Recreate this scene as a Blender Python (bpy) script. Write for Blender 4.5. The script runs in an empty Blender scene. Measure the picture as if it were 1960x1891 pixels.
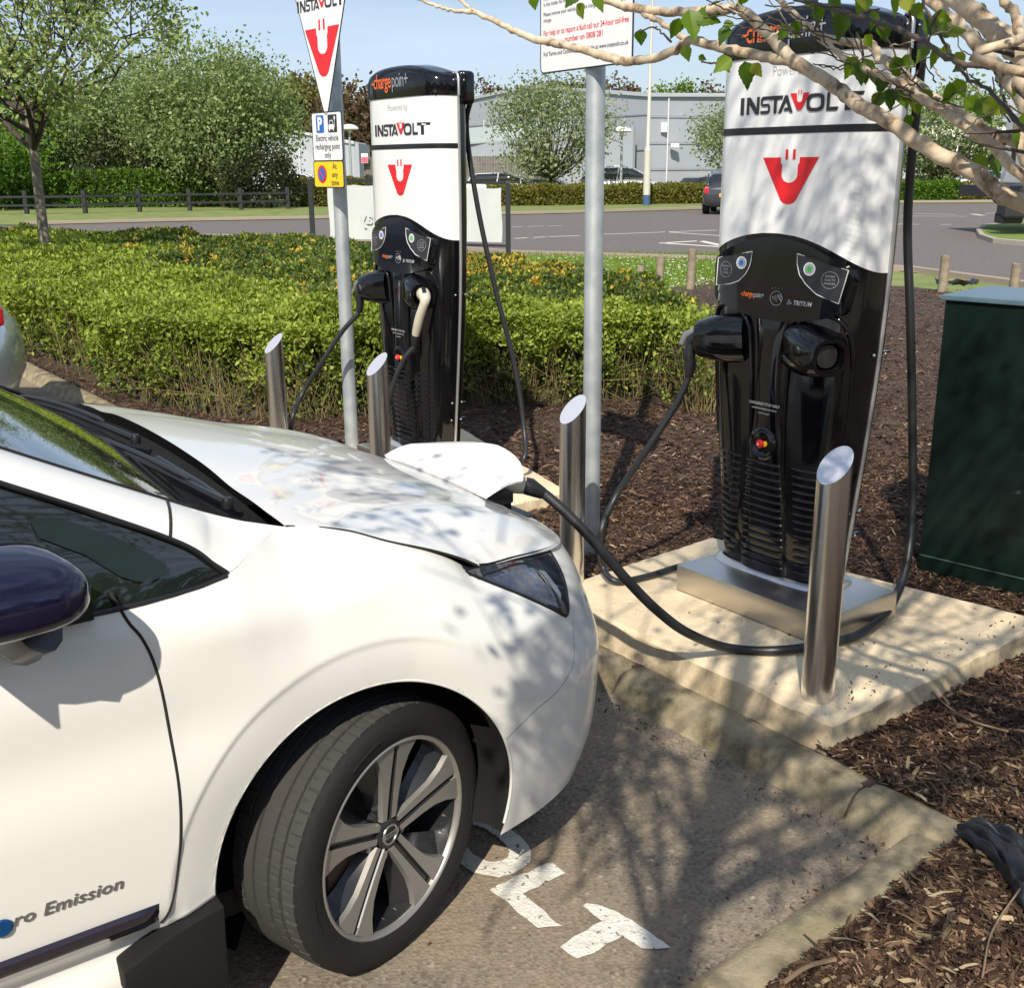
import bpy, bmesh, math, random
import numpy as np
from mathutils import Vector, Matrix
from math import sin, cos, tan, pi, radians, sqrt, atan, atan2, hypot
rnd = random.Random(7); rng = np.random.default_rng(11)
scene = bpy.context.scene; COL = scene.collection

# ---------------------------------------------------------------- camera
H = 1.65; PITCH = atan((945.5-320)/2150.0)
cd = bpy.data.cameras.new('camera'); cam = bpy.data.objects.new('camera', cd); COL.objects.link(cam)
ROLL = .0065
cam.location = (0, 0, H); cam.rotation_euler = (Matrix.Rotation(pi/2-PITCH, 3, 'X') @ Matrix.Rotation(-ROLL, 3, 'Z')).to_euler()
cd.sensor_fit = 'HORIZONTAL'; cd.sensor_width = 36; cd.lens = 36*2150/1960.0
cd.clip_start = 0.02; cd.clip_end = 3000
scene.camera = cam
# ---------------------------------------------------------------- world, sun, exposure
SUN_EL = radians(43); SUN_AZ = radians(11)          # light travels towards azimuth 11 deg (from +y towards +x)
world = bpy.data.worlds.new('World'); scene.world = world; world.use_nodes = True
wn = world.node_tree; wn.nodes.clear()
wo = wn.nodes.new('ShaderNodeOutputWorld'); wb = wn.nodes.new('ShaderNodeBackground'); sk = wn.nodes.new('ShaderNodeTexSky')
sk.sky_type = 'NISHITA'; sk.sun_disc = False; sk.sun_elevation = SUN_EL; sk.sun_rotation = SUN_AZ+pi
sk.air_density = 1.0; sk.dust_density = 1.0; sk.ozone_density = 1.6; sk.altitude = 0
wb.inputs['Strength'].default_value = 0.10
# thin high cloud veil over the blue
tc = wn.nodes.new('ShaderNodeTexCoord'); mp = wn.nodes.new('ShaderNodeMapping'); mp.inputs['Scale'].default_value = (1.0, 2.2, 7.5)
nz = wn.nodes.new('ShaderNodeTexNoise'); nz.inputs['Scale'].default_value = 1.7; nz.inputs['Detail'].default_value = 6; nz.inputs['Roughness'].default_value = .55
rp = wn.nodes.new('ShaderNodeValToRGB'); rp.color_ramp.elements[0].position = .42; rp.color_ramp.elements[1].position = .72
rp.color_ramp.elements[0].color = (.22, .22, .22, 1); rp.color_ramp.elements[1].color = (.88, .88, .88, 1)
mx = wn.nodes.new('ShaderNodeMix'); mx.data_type = 'RGBA'; mx.inputs['B'].default_value = (6.0, 7.2, 9.3, 1)
L = wn.links.new
L(tc.outputs['Generated'], mp.inputs[0]); L(mp.outputs[0], nz.inputs['Vector']); L(nz.outputs['Fac'], rp.inputs[0])
L(rp.outputs[0], mx.inputs['Factor']); L(sk.outputs[0], mx.inputs['A']); L(mx.outputs['Result'], wb.inputs['Color']); L(wb.outputs[0], wo.inputs[0])
sd = bpy.data.lights.new('sun', 'SUN'); sun = bpy.data.objects.new('sun', sd); COL.objects.link(sun)
sd.energy = 4.8; sd.angle = radians(0.53); sd.color = (1.0, .93, .80)
LD = Vector((sin(SUN_AZ)*cos(SUN_EL), cos(SUN_AZ)*cos(SUN_EL), -sin(SUN_EL)))
sun.rotation_euler = LD.to_track_quat('-Z', 'Y').to_euler()
scene.view_settings.view_transform = 'Standard'; scene.view_settings.look = 'None'; scene.view_settings.exposure = 0.20; scene.view_settings.gamma = 1

# ---------------------------------------------------------------- helpers
CP, SP = cos(PITCH), sin(PITCH)
def ray(u, v):
    a = (u-980)/2150.0; b = -(v-945.5)/2150.0; a, b = a+ROLL*b, b-ROLL*a
    return np.array([a, CP+b*SP, -SP+b*CP])
def onz(u, v, z=0.0):
    d = ray(u, v); t = (z-H)/d[2]; return np.array([0, 0, H])+d*t
def at(u, v, Y):
    d = ray(u, v); return np.array([0, 0, H])+d*(Y/d[1])
def proj(p):
    y, z = p[1], p[2]-H; zc = y*CP-z*SP; yc = y*SP+z*CP
    return (980+2150*(p[0]-ROLL*yc)/zc, 945.5-2150*(yc+ROLL*p[0])/zc) if zc > .05 else (1e6, 1e6)

def mat(name, col, rough=.6, metal=0, coat=0, spec=.5, var=0, vscale=5, bump=0, bscale=60, detail=4, col2=None, trans=0, sub=0, aniso=0, emit=0):
    m = bpy.data.materials.new(name); m.use_nodes = True; nt = m.node_tree; b = nt.nodes['Principled BSDF']
    c = tuple(col)+(1,)
    b.inputs['Base Color'].default_value = c; b.inputs['Roughness'].default_value = rough; b.inputs['Metallic'].default_value = metal
    b.inputs['Coat Weight'].default_value = coat; b.inputs['Coat Roughness'].default_value = .03; b.inputs['Specular IOR Level'].default_value = spec
    if trans: b.inputs['Transmission Weight'].default_value = trans
    if emit: b.inputs['Emission Color'].default_value = c; b.inputs['Emission Strength'].default_value = emit
    if aniso: b.inputs['Anisotropic'].default_value = aniso
    t = nt.nodes.new('ShaderNodeTexCoord')
    if var or col2:
        n = nt.nodes.new('ShaderNodeTexNoise'); n.inputs['Scale'].default_value = vscale; n.inputs['Detail'].default_value = detail
        nt.links.new(t.outputs['Object'], n.inputs['Vector'])
        r = nt.nodes.new('ShaderNodeValToRGB'); r.color_ramp.elements[0].position = .35; r.color_ramp.elements[1].position = .68
        k2 = col2 if col2 else tuple(min(1, x*(1+var)) for x in col); k1 = col if col2 else tuple(x*(1-var) for x in col)
        r.color_ramp.elements[0].color = tuple(k1)+(1,); r.color_ramp.elements[1].color = tuple(k2)+(1,)
        nt.links.new(n.outputs['Fac'], r.inputs[0]); nt.links.new(r.outputs[0], b.inputs['Base Color'])
    if bump:
        n = nt.nodes.new('ShaderNodeTexNoise'); n.inputs['Scale'].default_value = bscale; n.inputs['Detail'].default_value = 5
        nt.links.new(t.outputs['Object'], n.inputs['Vector'])
        bp = nt.nodes.new('ShaderNodeBump'); bp.inputs['Strength'].default_value = bump; bp.inputs['Distance'].default_value = .01
        nt.links.new(n.outputs['Fac'], bp.inputs['Height']); nt.links.new(bp.outputs[0], b.inputs['Normal'])
    return m

def leafmat(name, stops, sheen=.35, rough=.5, back=.35):
    """stops: colours of single leaves, chosen per leaf by a random face attribute"""
    m = bpy.data.materials.new(name); m.use_nodes = True; nt = m.node_tree; b = nt.nodes['Principled BSDF']; out = nt.nodes['Material Output']
    a = nt.nodes.new('ShaderNodeAttribute'); a.attribute_name = 'rnd'
    r = nt.nodes.new('ShaderNodeValToRGB'); cr = r.color_ramp
    while len(cr.elements) < len(stops): cr.elements.new(.5)
    for i, (p, c) in enumerate(stops): cr.elements[i].position = p; cr.elements[i].color = tuple(c)+(1,)
    nt.links.new(a.outputs['Fac'], r.inputs[0]); nt.links.new(r.outputs[0], b.inputs['Base Color'])
    b.inputs['Roughness'].default_value = rough; b.inputs['Specular IOR Level'].default_value = sheen
    t = nt.nodes.new('ShaderNodeBsdfTranslucent'); mixs = nt.nodes.new('ShaderNodeMixShader'); mixs.inputs[0].default_value = back
    hs = nt.nodes.new('ShaderNodeHueSaturation'); hs.inputs['Saturation'].default_value = 1.15; hs.inputs['Value'].default_value = 1.3
    nt.links.new(r.outputs[0], hs.inputs['Color']); nt.links.new(hs.outputs[0], t.inputs['Color'])
    nt.links.new(b.outputs[0], mixs.inputs[1]); nt.links.new(t.outputs[0], mixs.inputs[2]); nt.links.new(mixs.outputs[0], out.inputs['Surface'])
    return m

def tag(o, label=None, cat=None, group=None, kind=None):
    if label: o['label'] = label
    if cat: o['category'] = cat
    if group: o['group'] = group
    if kind: o['kind'] = kind
    return o
def empty(name, loc=(0, 0, 0), rz=0, label=None, cat=None, group=None):
    o = bpy.data.objects.new(name, None); COL.objects.link(o); o.location = loc; o.rotation_euler = (0, 0, rz); o.empty_display_size = .1
    return tag(o, label, cat, group)
def link(name, me, parent=None):
    o = bpy.data.objects.new(name, me); COL.objects.link(o)
    if parent: o.parent = parent
    return o
def npmesh(name, V, Fq, mats, parent=None, smooth=False, mi=None, rnd_attr=None):
    """V (n,3); Fq (m,k) with one polygon size"""
    V = np.asarray(V, np.float32); Fq = np.asarray(Fq, np.int32); k = Fq.shape[1]
    me = bpy.data.meshes.new(name); me.vertices.add(len(V)); me.vertices.foreach_set('co', V.ravel())
    me.loops.add(Fq.size); me.loops.foreach_set('vertex_index', Fq.ravel())
    me.polygons.add(len(Fq)); me.polygons.foreach_set('loop_start', np.arange(0, Fq.size, k, dtype=np.int32)); 
    me.polygons.foreach_set('loop_total', np.full(len(Fq), k, np.int32))
    for m in (mats if isinstance(mats, (list, tuple)) else [mats]): me.materials.append(m)
    if mi is not None: me.polygons.foreach_set('material_index', np.asarray(mi, np.int32))
    me.polygons.foreach_set('use_smooth', np.full(len(Fq), smooth))
    if rnd_attr is not None:
        a = me.attributes.new('rnd', 'FLOAT', 'FACE'); a.data.foreach_set('value', np.asarray(rnd_attr, np.float32))
    me.update(calc_edges=True); me.validate()
    return link(name, me, parent)
class MB:
    def __init__(s): s.v = []; s.f = []; s.m = []
    def add(s, vs, fs, m=0):
        o = len(s.v); s.v += [tuple(float(c) for c in v) for v in vs]; s.f += [tuple(i+o for i in f) for f in fs]; s.m += [m]*len(fs); return s
    def box(s, c, d, m=0, R=None, taper=1.0):
        hx, hy, hz = d[0]/2, d[1]/2, d[2]/2
        vs = [Vector((sx*hx*(taper if sz > 0 else 1), sy*hy*(taper if sz > 0 else 1), sz*hz)) for sz in (-1, 1) for sy in (-1, 1) for sx in (-1, 1)]
        if R is not None: vs = [R @ v for v in vs]
        vs = [v+Vector(c) for v in vs]
        return s.add(vs, [(0, 2, 3, 1), (4, 5, 7, 6), (0, 1, 5, 4), (2, 6, 7, 3), (0, 4, 6, 2), (1, 3, 7, 5)], m)
    def tube(s, pts, r, n=8, m=0, caps=True):
        pts = [Vector(p) for p in pts]; N = len(pts); rs = r if isinstance(r, (list, tuple)) else [r]*N
        rings = []; up = None
        for i, p in enumerate(pts):
            t = (pts[min(i+1, N-1)]-pts[max(i-1, 0)])
            if t.length < 1e-9: t = Vector((0, 0, 1))
            t.normalize()
            if up is None: up = t.orthogonal().normalized()
            up = (up-t*up.dot(t)); up = up.normalized() if up.length > 1e-6 else t.orthogonal().normalized()
            b = t.cross(up); rings.append([p+(up*cos(2*pi*k/n)+b*sin(2*pi*k/n))*rs[i] for k in range(n)])
        vs = [v for rg in rings for v in rg]
        fs = [(i*n+k, i*n+(k+1) % n, (i+1)*n+(k+1) % n, (i+1)*n+k) for i in range(N-1) for k in range(n)]
        if caps: fs += [tuple(range(n))[::-1], tuple((N-1)*n+k for k in range(n))]
        return s.add(vs, fs, m)
    def lathe(s, prof, n=32, m=0, c=(0, 0, 0), R=None, closed=False):
        """prof: (r, z) pairs around z"""
        vs = []; N = len(prof)
        for r, z in prof:
            for k in range(n):
                v = Vector((r*cos(2*pi*k/n), r*sin(2*pi*k/n), z)); v = (R @ v if R is not None else v)+Vector(c); vs.append(v)
        fs = [(i*n+k, i*n+(k+1) % n, ((i+1) % N)*n+(k+1) % n, ((i+1) % N)*n+k) for i in range(N if closed else N-1) for k in range(n)]
        return s.add(vs, fs, m)
    def prism(s, poly, h, M=None, m=0):
        """2D polygon in the local xy plane pushed out to z=h"""
        n = len(poly); vs = [Vector((x, y, 0)) for x, y in poly]+[Vector((x, y, h)) for x, y in poly]
        if M is not None: vs = [M @ v for v in vs]
        return s.add(vs, [tuple(range(n))[::-1], tuple(range(n, 2*n))]+[(i, (i+1) % n, n+(i+1) % n, n+i) for i in range(n)], m)
    def build(s, name, mats, parent=None, smooth=False, bevel=0, seg=2, angle=40):
        me = bpy.data.meshes.new(name); me.from_pydata(s.v, [], s.f)
        for m in (mats if isinstance(mats, (list, tuple)) else [mats]): me.materials.append(m)
        me.polygons.foreach_set('material_index', s.m)
        bm = bmesh.new(); bm.from_mesh(me); bmesh.ops.recalc_face_normals(bm, faces=bm.faces)
        if bevel:
            ed = [e for e in bm.edges if len(e.link_faces) == 2 and e.calc_face_angle(0) > radians(angle)]
            bmesh.ops.bevel(bm, geom=ed, offset=bevel, segments=seg, affect='EDGES', profile=.5, clamp_overlap=True)
        bm.to_mesh(me); bm.free()
        if smooth: me.polygons.foreach_set('use_smooth', [True]*len(me.polygons)); me.set_sharp_from_angle(angle=radians(smooth if smooth is not True else 35))
        me.update(); return link(name, me, parent)
def catmull(P, n):
    P = [np.asarray(p, float) for p in P]; Q = [2*P[0]-P[1]]+P+[2*P[-1]-P[-2]]; out = []
    for i in range(1, len(Q)-2):
        for k in range(n):
            t = k/n; a, b, c, d = Q[i-1], Q[i], Q[i+1], Q[i+2]
            out.append(.5*((2*b)+(c-a)*t+(2*a-5*b+4*c-d)*t*t+(3*b-a-3*c+d)*t**3))
    out.append(P[-1]); return out
def lerp(x, xs, ys): return float(np.interp(x, xs, ys))
def sm(x, xs, ys):
    """smooth monotone (pchip-like) interpolation"""
    xs = np.asarray(xs, float); ys = np.asarray(ys, float); x = np.clip(np.asarray(x, float), xs[0], xs[-1])
    h = np.diff(xs); d = np.diff(ys)/h; m = np.zeros(len(xs)); m[0] = d[0]; m[-1] = d[-1]
    for i in range(1, len(xs)-1): m[i] = 0 if d[i-1]*d[i] <= 0 else (h[i-1]+h[i])/(h[i-1]/d[i]+h[i]/d[i-1])
    i = np.clip(np.searchsorted(xs, x)-1, 0, len(h)-1); t = (x-xs[i])/h[i]
    return (1+2*t)*(1-t)**2*ys[i]+t*(1-t)**2*h[i]*m[i]+t*t*(3-2*t)*ys[i+1]+t*t*(t-1)*h[i]*m[i+1]
def textmesh(s, size=1, bold=0, ext=0.0, shear=0, align='CENTER', xs=1, spacing=1, res=3):
    """vertices/faces of a line of text in the xy plane"""
    c = bpy.data.curves.new('t', 'FONT'); c.body = s; c.size = size; c.align_x = align; c.align_y = 'CENTER'; c.offset = bold; c.shear = shear
    c.space_character = spacing; c.resolution_u = res; c.extrude = ext
    o = bpy.data.objects.new('t', c); COL.objects.link(o); dg = bpy.context.evaluated_depsgraph_get(); dg.update()
    me = bpy.data.meshes.new_from_object(o.evaluated_get(dg)); vs = [(v.co.x*xs, v.co.y, v.co.z) for v in me.vertices]; fs = [tuple(p.vertices) for p in me.polygons]
    bpy.data.objects.remove(o); bpy.data.curves.remove(c); bpy.data.meshes.remove(me); return vs, fs
def frame(o, ux, uy):
    """matrix with local x=ux, y=uy, z=ux x uy at o"""
    x = Vector(ux).normalized(); y = Vector(uy).normalized(); z = x.cross(y)
    M = Matrix((x, y, z)).transposed().to_4x4(); M.translation = Vector(o); return M

# ---------------------------------------------------------------- foliage
def leaves(name, P, mats, parent=None, size=.04, asp=.55, up=.5, N=None, sizevar=.4, cval=None, mi=None, fold=.25):
    """P (n,3) leaf positions -> folded pointed leaves (two quads each)"""
    P = np.asarray(P); n = len(P)
    d = rng.normal(size=(n, 3)); d[:, 2] += up*.6; d /= np.linalg.norm(d, axis=1)[:, None]
    nr = rng.normal(size=(n, 3))*.8; nr[:, 2] += up*1.6
    if N is not None: nr += np.asarray(N)*1.3
    nr -= d*(nr*d).sum(1)[:, None]; nr /= np.linalg.norm(nr, axis=1)[:, None]+1e-9
    s = np.cross(d, nr); sz = (size if np.isscalar(size) else np.asarray(size)[:, None])*(1+sizevar*(rng.random((n, 1))*2-1))
    w = sz*asp*.5; f = nr*sz*fold*.3
    V = np.stack([P, P+d*sz*.35+s*w+f, P+d*sz*.75+s*w*.7+f, P+d*sz, P+d*sz*.75-s*w*.7+f, P+d*sz*.35-s*w+f], 1).reshape(-1, 3)
    b = np.arange(n)[:, None]*6
    F = np.concatenate([b+np.array([[0, 1, 2, 3]]), b+np.array([[0, 3, 4, 5]])], 1).reshape(-1, 4)
    c = rng.random(n) if cval is None else np.asarray(cval)
    return npmesh(name, V, F, mats, parent, rnd_attr=np.repeat(c, 2), mi=None if mi is None else np.repeat(mi, 2))
# ---------------------------------------------------------------- materials
def asphalt(name, c1, c2, scale=170, patch=True):
    m = bpy.data.materials.new(name); m.use_nodes = True; nt = m.node_tree; b = nt.nodes['Principled BSDF']; N = nt.nodes.new; K = nt.links.new
    t = N('ShaderNodeTexCoord'); v = N('ShaderNodeTexVoronoi'); v.inputs['Scale'].default_value = scale; K(t.outputs['Object'], v.inputs['Vector'])
    r = N('ShaderNodeValToRGB'); e = r.color_ramp.elements; e[0].position = .1; e[1].position = .95
    e[0].color = tuple(x*.55 for x in c1)+(1,); e[1].color = tuple(c2)+(1,); x = e.new(.55); x.color = tuple(c1)+(1,); x = e.new(.86); x.color = tuple(y*1.1 for y in c1)+(1,)
    K(v.outputs['Color'], r.inputs[0])
    n = N('ShaderNodeTexNoise'); n.inputs['Scale'].default_value = 1.6; n.inputs['Detail'].default_value = 8; n.inputs['Roughness'].default_value = .65; K(t.outputs['Object'], n.inputs['Vector'])
    r2 = N('ShaderNodeValToRGB'); r2.color_ramp.elements[0].position = .38; r2.color_ramp.elements[1].position = .62
    mxx = N('ShaderNodeMix'); mxx.data_type = 'RGBA'; K(n.outputs['Fac'], r2.inputs[0]); K(r.outputs[0], mxx.inputs['A'])
    mxx.inputs['B'].default_value = (c2[0]*.95, c2[1]*.86, c2[2]*.72, 1)
    mm = N('ShaderNodeMath'); mm.operation = 'MULTIPLY'; mm.inputs[1].default_value = .55 if patch else .1; K(r2.outputs[0], mm.inputs[0]); K(mm.outputs[0], mxx.inputs['Factor'])
    K(mxx.outputs['Result'], b.inputs['Base Color']); b.inputs['Roughness'].default_value = .9; b.inputs['Specular IOR Level'].default_value = .25
    bp = N('ShaderNodeBump'); bp.inputs['Strength'].default_value = .55; bp.inputs['Distance'].default_value = .004; K(v.outputs['Distance'], bp.inputs['Height']); K(bp.outputs[0], b.inputs['Normal'])
    return m
def mossy(name, base, dark, green, sc=6, grain=120):
    m = bpy.data.materials.new(name); m.use_nodes = True; nt = m.node_tree; b = nt.nodes['Principled BSDF']; N = nt.nodes.new; K = nt.links.new
    t = N('ShaderNodeTexCoord')
    def noise(s, d=6, r=.6):
        n = N('ShaderNodeTexNoise'); n.inputs['Scale'].default_value = s; n.inputs['Detail'].default_value = d; n.inputs['Roughness'].default_value = r; K(t.outputs['Object'], n.inputs['Vector']); return n
    def ramp(src, p0, p1):
        r = N('ShaderNodeValToRGB'); r.color_ramp.elements[0].position = p0; r.color_ramp.elements[1].position = p1; K(src.outputs['Fac'], r.inputs[0]); return r
    def mix(fac, a, bcol, k=1):
        x = N('ShaderNodeMix'); x.data_type = 'RGBA'; mm = N('ShaderNodeMath'); mm.operation = 'MULTIPLY'; mm.inputs[1].default_value = k
        K(fac.outputs[0], mm.inputs[0]); K(mm.outputs[0], x.inputs['Factor'])
        if isinstance(a, tuple): x.inputs['A'].default_value = a+(1,)
        else: K(a.outputs['Result'], x.inputs['A'])
        x.inputs['B'].default_value = bcol+(1,); return x
    x = mix(ramp(noise(sc, 8), .42, .66), base, dark, .8)
    x = mix(ramp(noise(sc*.6+1, 5), .5, .7), x, green, .7)
    x = mix(ramp(noise(grain, 3), .6, .7), x, tuple(c*1.3 for c in base), .5)
    x = mix(ramp(noise(grain*.8, 3), .64, .72), x, tuple(c*.4 for c in base), .6)
    K(x.outputs['Result'], b.inputs['Base Color']); b.inputs['Roughness'].default_value = .92; b.inputs['Specular IOR Level'].default_value = .2
    bp = N('ShaderNodeBump'); bp.inputs['Strength'].default_value = .6; bp.inputs['Distance'].default_value = .008
    nn = noise(grain*.5, 6, .7); K(nn.outputs['Fac'], bp.inputs['Height']); K(bp.outputs[0], b.inputs['Normal'])
    return m
M_asph = asphalt('bay_asphalt', (.205, .174, .138), (.38, .32, .25), 105)
M_road = asphalt('road_asphalt', (.17, .15, .14), (.23, .205, .19), 60, False)
M_kerb = mossy('mossy_concrete', (.34, .285, .19), (.10, .082, .05), (.20, .18, .09), 11, 160)
M_slab = mossy('slab_concrete', (.74, .61, .42), (.62, .50, .33), (.60, .49, .34), 3, 70)
M_slabside = mossy('slab_edge', (.56, .45, .30), (.26, .21, .13), (.42, .33, .21), 9)
M_soil = mat('bed_soil', (.05, .030, .02), .95, col2=(.085, .055, .038), vscale=3, bump=.8, bscale=50)
M_steel = mat('brushed_steel', (.74, .72, .69), .24, 1, bump=.02, bscale=300)
M_steelp = mat('plinth_steel', (.66, .62, .56), .38, 1, bump=.02, bscale=200)
M_galv = mat('galvanised', (.42, .46, .48), .5, .55, col2=(.56, .60, .61), vscale=14, bump=.05, bscale=90)
M_black = mat('gloss_black', (.004, .004, .005), .07, 0, spec=.55)
M_blackm = mat('satin_black', (.012, .012, .013), .35)
M_blackl = mat('black_rail', (.02, .021, .024), .5)
M_rubber = mat('cable_rubber', (.018, .019, .021), .42, bump=.05, bscale=200)
M_white = mat('white_vinyl', (.84, .84, .83), .22, coat=.5)
M_signw = mat('sign_white', (.82, .82, .82), .35)
M_red = mat('logo_red', (.72, .012, .018), .35)
M_ink = mat('ink_black', (.025, .025, .03), .4)
M_grey = mat('ink_grey', (.42, .43, .45), .4)
M_orange = mat('ink_orange', (.85, .16, .03), .4)
M_silver = mat('satin_trim', (.6, .6, .6), .35, .8)
M_whiteink = mat('ink_white', (.8, .8, .8), .4)
M_blue = mat('sign_blue', (.02, .13, .5), .4)
M_yellow = mat('sign_yellow', (.85, .6, .01), .4)
M_beige = mat('plug_beige', (.58, .54, .43), .4)
M_paint = mat('white_car_paint', (.775, .76, .715), .3, 0, coat=.7, spec=.45)
M_glass = mat('dark_glass', (.012, .015, .016), .03, 0, spec=.6, coat=1)
M_tire = mat('tyre_rubber', (.016, .0155, .015), .75, spec=.3, bump=.15, bscale=120)
M_tread = mat('tyre_tread', (.052, .050, .047), .85, spec=.25, bump=.15, bscale=150)
M_rimd = mat('wheel_dark', (.028, .029, .032), .35, .3, coat=.3)
M_rims = mat('wheel_machined', (.34, .325, .305), .42, .65)
M_blk = mat('void_black', (.006, .006, .006), .8)
M_plast = mat('grained_plastic', (.010, .010, .010), .7, spec=.25, bump=.25, bscale=400)
M_navy = mat('pearl_navy', (.005, .004, .022), .15, 0, coat=.6)
M_chrome = mat('badge_chrome', (.33, .32, .31), .3, .8)
M_lens = mat('lamp_lens', (.03, .035, .045), .05, 0, coat=1, spec=.8)
M_reflect = mat('lamp_reflector', (.35, .34, .33), .3, .7, bump=1.0, bscale=350, col2=(.12, .2, .4), vscale=60)
M_gap = mat('shut_gap', (.02, .018, .015), .9)
M_wood = mat('weathered_wood', (.33, .27, .19), .85, col2=(.2, .16, .11), vscale=12, bump=.5, bscale=40)
M_fencew = mat('fence_boards', (.14, .125, .105), .9, col2=(.2, .18, .15), vscale=4)
M_greenbox = mat('green_cabinet', (.003, .010, .008), .38, bump=.03, bscale=30, coat=.1, col2=(.004, .015, .011), vscale=4)
M_bark = mat('grey_bark', (.16, .13, .10), .9, col2=(.3, .26, .2), vscale=14, bump=.6, bscale=40)
M_birch = None
M_wall1 = mat('grey_cladding', (.36, .38, .43), .6, var=.06, vscale=.3)
M_wall2 = mat('pale_cladding', (.48, .50, .54), .6, var=.05, vscale=.3)
M_seam = mat('cladding_seam', (.26, .27, .31), .6)
M_seaml = mat('cladding_seam_pale', (.62, .64, .68), .6)
M_roofg = mat('sage_roof', (.38, .43, .40), .5)
M_grass = mat('lawn_grass', (.12, .20, .03), .9, col2=(.21, .27, .05), vscale=8, bump=.8, bscale=120)
M_verge = mat('verge_grass', (.13, .19, .04), .9, col2=(.24, .25, .08), vscale=1.5, bump=.6, bscale=60)
M_mark = mat('road_paint', (.76, .73, .66), .8, bump=.5, bscale=130, col2=(.60, .57, .50), vscale=25)
nt_ = M_mark.node_tree; n_ = nt_.nodes.new('ShaderNodeTexNoise'); n_.inputs['Scale'].default_value = 75; n_.inputs['Detail'].default_value = 3; r_ = nt_.nodes.new('ShaderNodeValToRGB'); r_.color_ramp.elements[0].position = .63; r_.color_ramp.elements[1].position = .67; x_ = nt_.nodes.new('ShaderNodeMix'); x_.data_type = 'RGBA'; x_.inputs['B'].default_value = (.2, .17, .14, 1)
nt_.links.new(nt_.nodes['Texture Coordinate'].outputs['Object'], n_.inputs['Vector']); nt_.links.new(n_.outputs['Fac'], r_.inputs[0]); nt_.links.new(r_.outputs[0], x_.inputs['Factor']); nt_.links.new(nt_.nodes['Principled BSDF'].inputs['Base Color'].links[0].from_socket, x_.inputs['A']); nt_.links.new(x_.outputs['Result'], nt_.nodes['Principled BSDF'].inputs['Base Color'])
M_banner = mat('banner_vinyl', (.55, .56, .57), .6, var=.04, vscale=2)
M_tarp = mat('black_plastic_sack', (.018, .019, .022), .33, bump=.25, bscale=30)

# ================================================================= SETTING
def sheet(name, pts, z, m, kind='structure', sub=0):
    b = MB(); b.add([(x, y, z) for x, y in pts], [tuple(range(len(pts)))]); o = b.build(name, m); return tag(o, kind=kind)
KD = np.array([-sin(radians(36.5)), cos(radians(36.5))])    # the kerb runs away to the left along azimuth -35
KF = np.array([sin(radians(50)), cos(radians(50))])     # and the bay runs along azimuth 55
KC = np.array([1.128, 2.443])                            # outer corner of the kerb
# ground: one asphalt sheet out to the horizon
sheet('ground', [(-1500, -600), (1500, -600), (1500, 2500), (-1500, 2500)], -.012, M_verge)
sheet('parking_bay', [(-60, -60), (60, -60), (60, 8), (14, 13), (-14, 14), (-60, 14)], 0, M_asph)
near = [onz(u, v)[:2] for u, v in [(-900, 447), (0, 447), (590, 458), (980, 487), (1340, 498), (1740, 519), (1960, 549), (2600, 640)]]
far = [onz(u, v)[:2] for u, v in [(2600, 386), (1918, 387), (1722, 389), (1341, 401), (1140, 407), (980, 411), (614, 419), (337, 424), (45, 431), (-900, 448)]]
sheet('road', [tuple(p) for p in near+far[:-1]]+[tuple(onz(-900, 431)[:2])], .0, M_road)
b = MB()
for P_, off in ((near, 0), (far[:-1], 0)):
    q = [(p[0], p[1], .03) for p in P_]; b.tube(q, .07 if P_ is near else .1, 4)
tag(b.build('road_kerb', mat('road_kerb_stone', (.34, .27, .23), .9)), kind='structure')
# lawn between hedge and road
sheet('lawn', [tuple(onz(u, v)[:2]) for u, v in [(-900, 452), (0, 449), (590, 460), (980, 489), (1340, 500), (1370, 501), (1372, 545), (1322, 560), (900, 640), (0, 640), (-900, 640)]], .012, M_grass)
# road markings
b = MB()
def stripe(u0, v0, u1, v1, w, z=.006):
    p, q = onz(u0, v0, z), onz(u1, v1, z); d = Vector((q-p)[:3]); d.z = 0; n = Vector((-d.y, d.x, 0)).normalized()*w/2
    b.add([Vector(p)-n, Vector(q)-n, Vector(q)+n, Vector(p)+n], [(0, 1, 2, 3)])
for a in [(980, 435, 1000, 434, .12), (1010, 434, 1040, 433, .12), (1050, 433, 1075, 432.5, .12), (985, 457, 1010, 455.5, .15), (1020, 455, 1045, 453.8, .15), (1050, 453.5, 1110, 451.5, .15),
          (1150, 449, 1372, 441, .14), (1270, 444, 1400, 453, .13), (1265, 465.5, 1400, 474, .22), (1265, 465.5, 1340, 461.5, .22), (1340, 461.5, 1400, 474, .2),
          (1722, 414, 1850, 414.5, .15), (1750, 409, 1830, 411, .15), (1860, 410, 1882, 413, .2), (1885, 409, 1918, 408, .15), (1720, 429, 1760, 430, .15), (1800, 430, 1820, 430, .15), (1540, 440, 1720, 430, .15), (1720, 517, 1960, 541, .1)]:
    stripe(*a)
tag(b.build('road_markings', M_mark), kind='structure')
# island kerb with grass, far right
isl = [onz(u, v)[:2] for u, v in [(1868, 447), (1880, 437), (1960, 430), (2300, 426), (2300, 480), (1985, 474), (1900, 466), (1874, 457)]]
cI = sum(isl)/len(isl)
tag(MB().prism([tuple(p) for p in isl], .1, Matrix.Translation((0, 0, .0))).build('traffic_island', mat('island_stone', (.4, .35, .29), .9)), kind='structure')
sheet('island_grass', [tuple(p+(cI-p)*.07) for p in isl], .104, M_grass)
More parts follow.
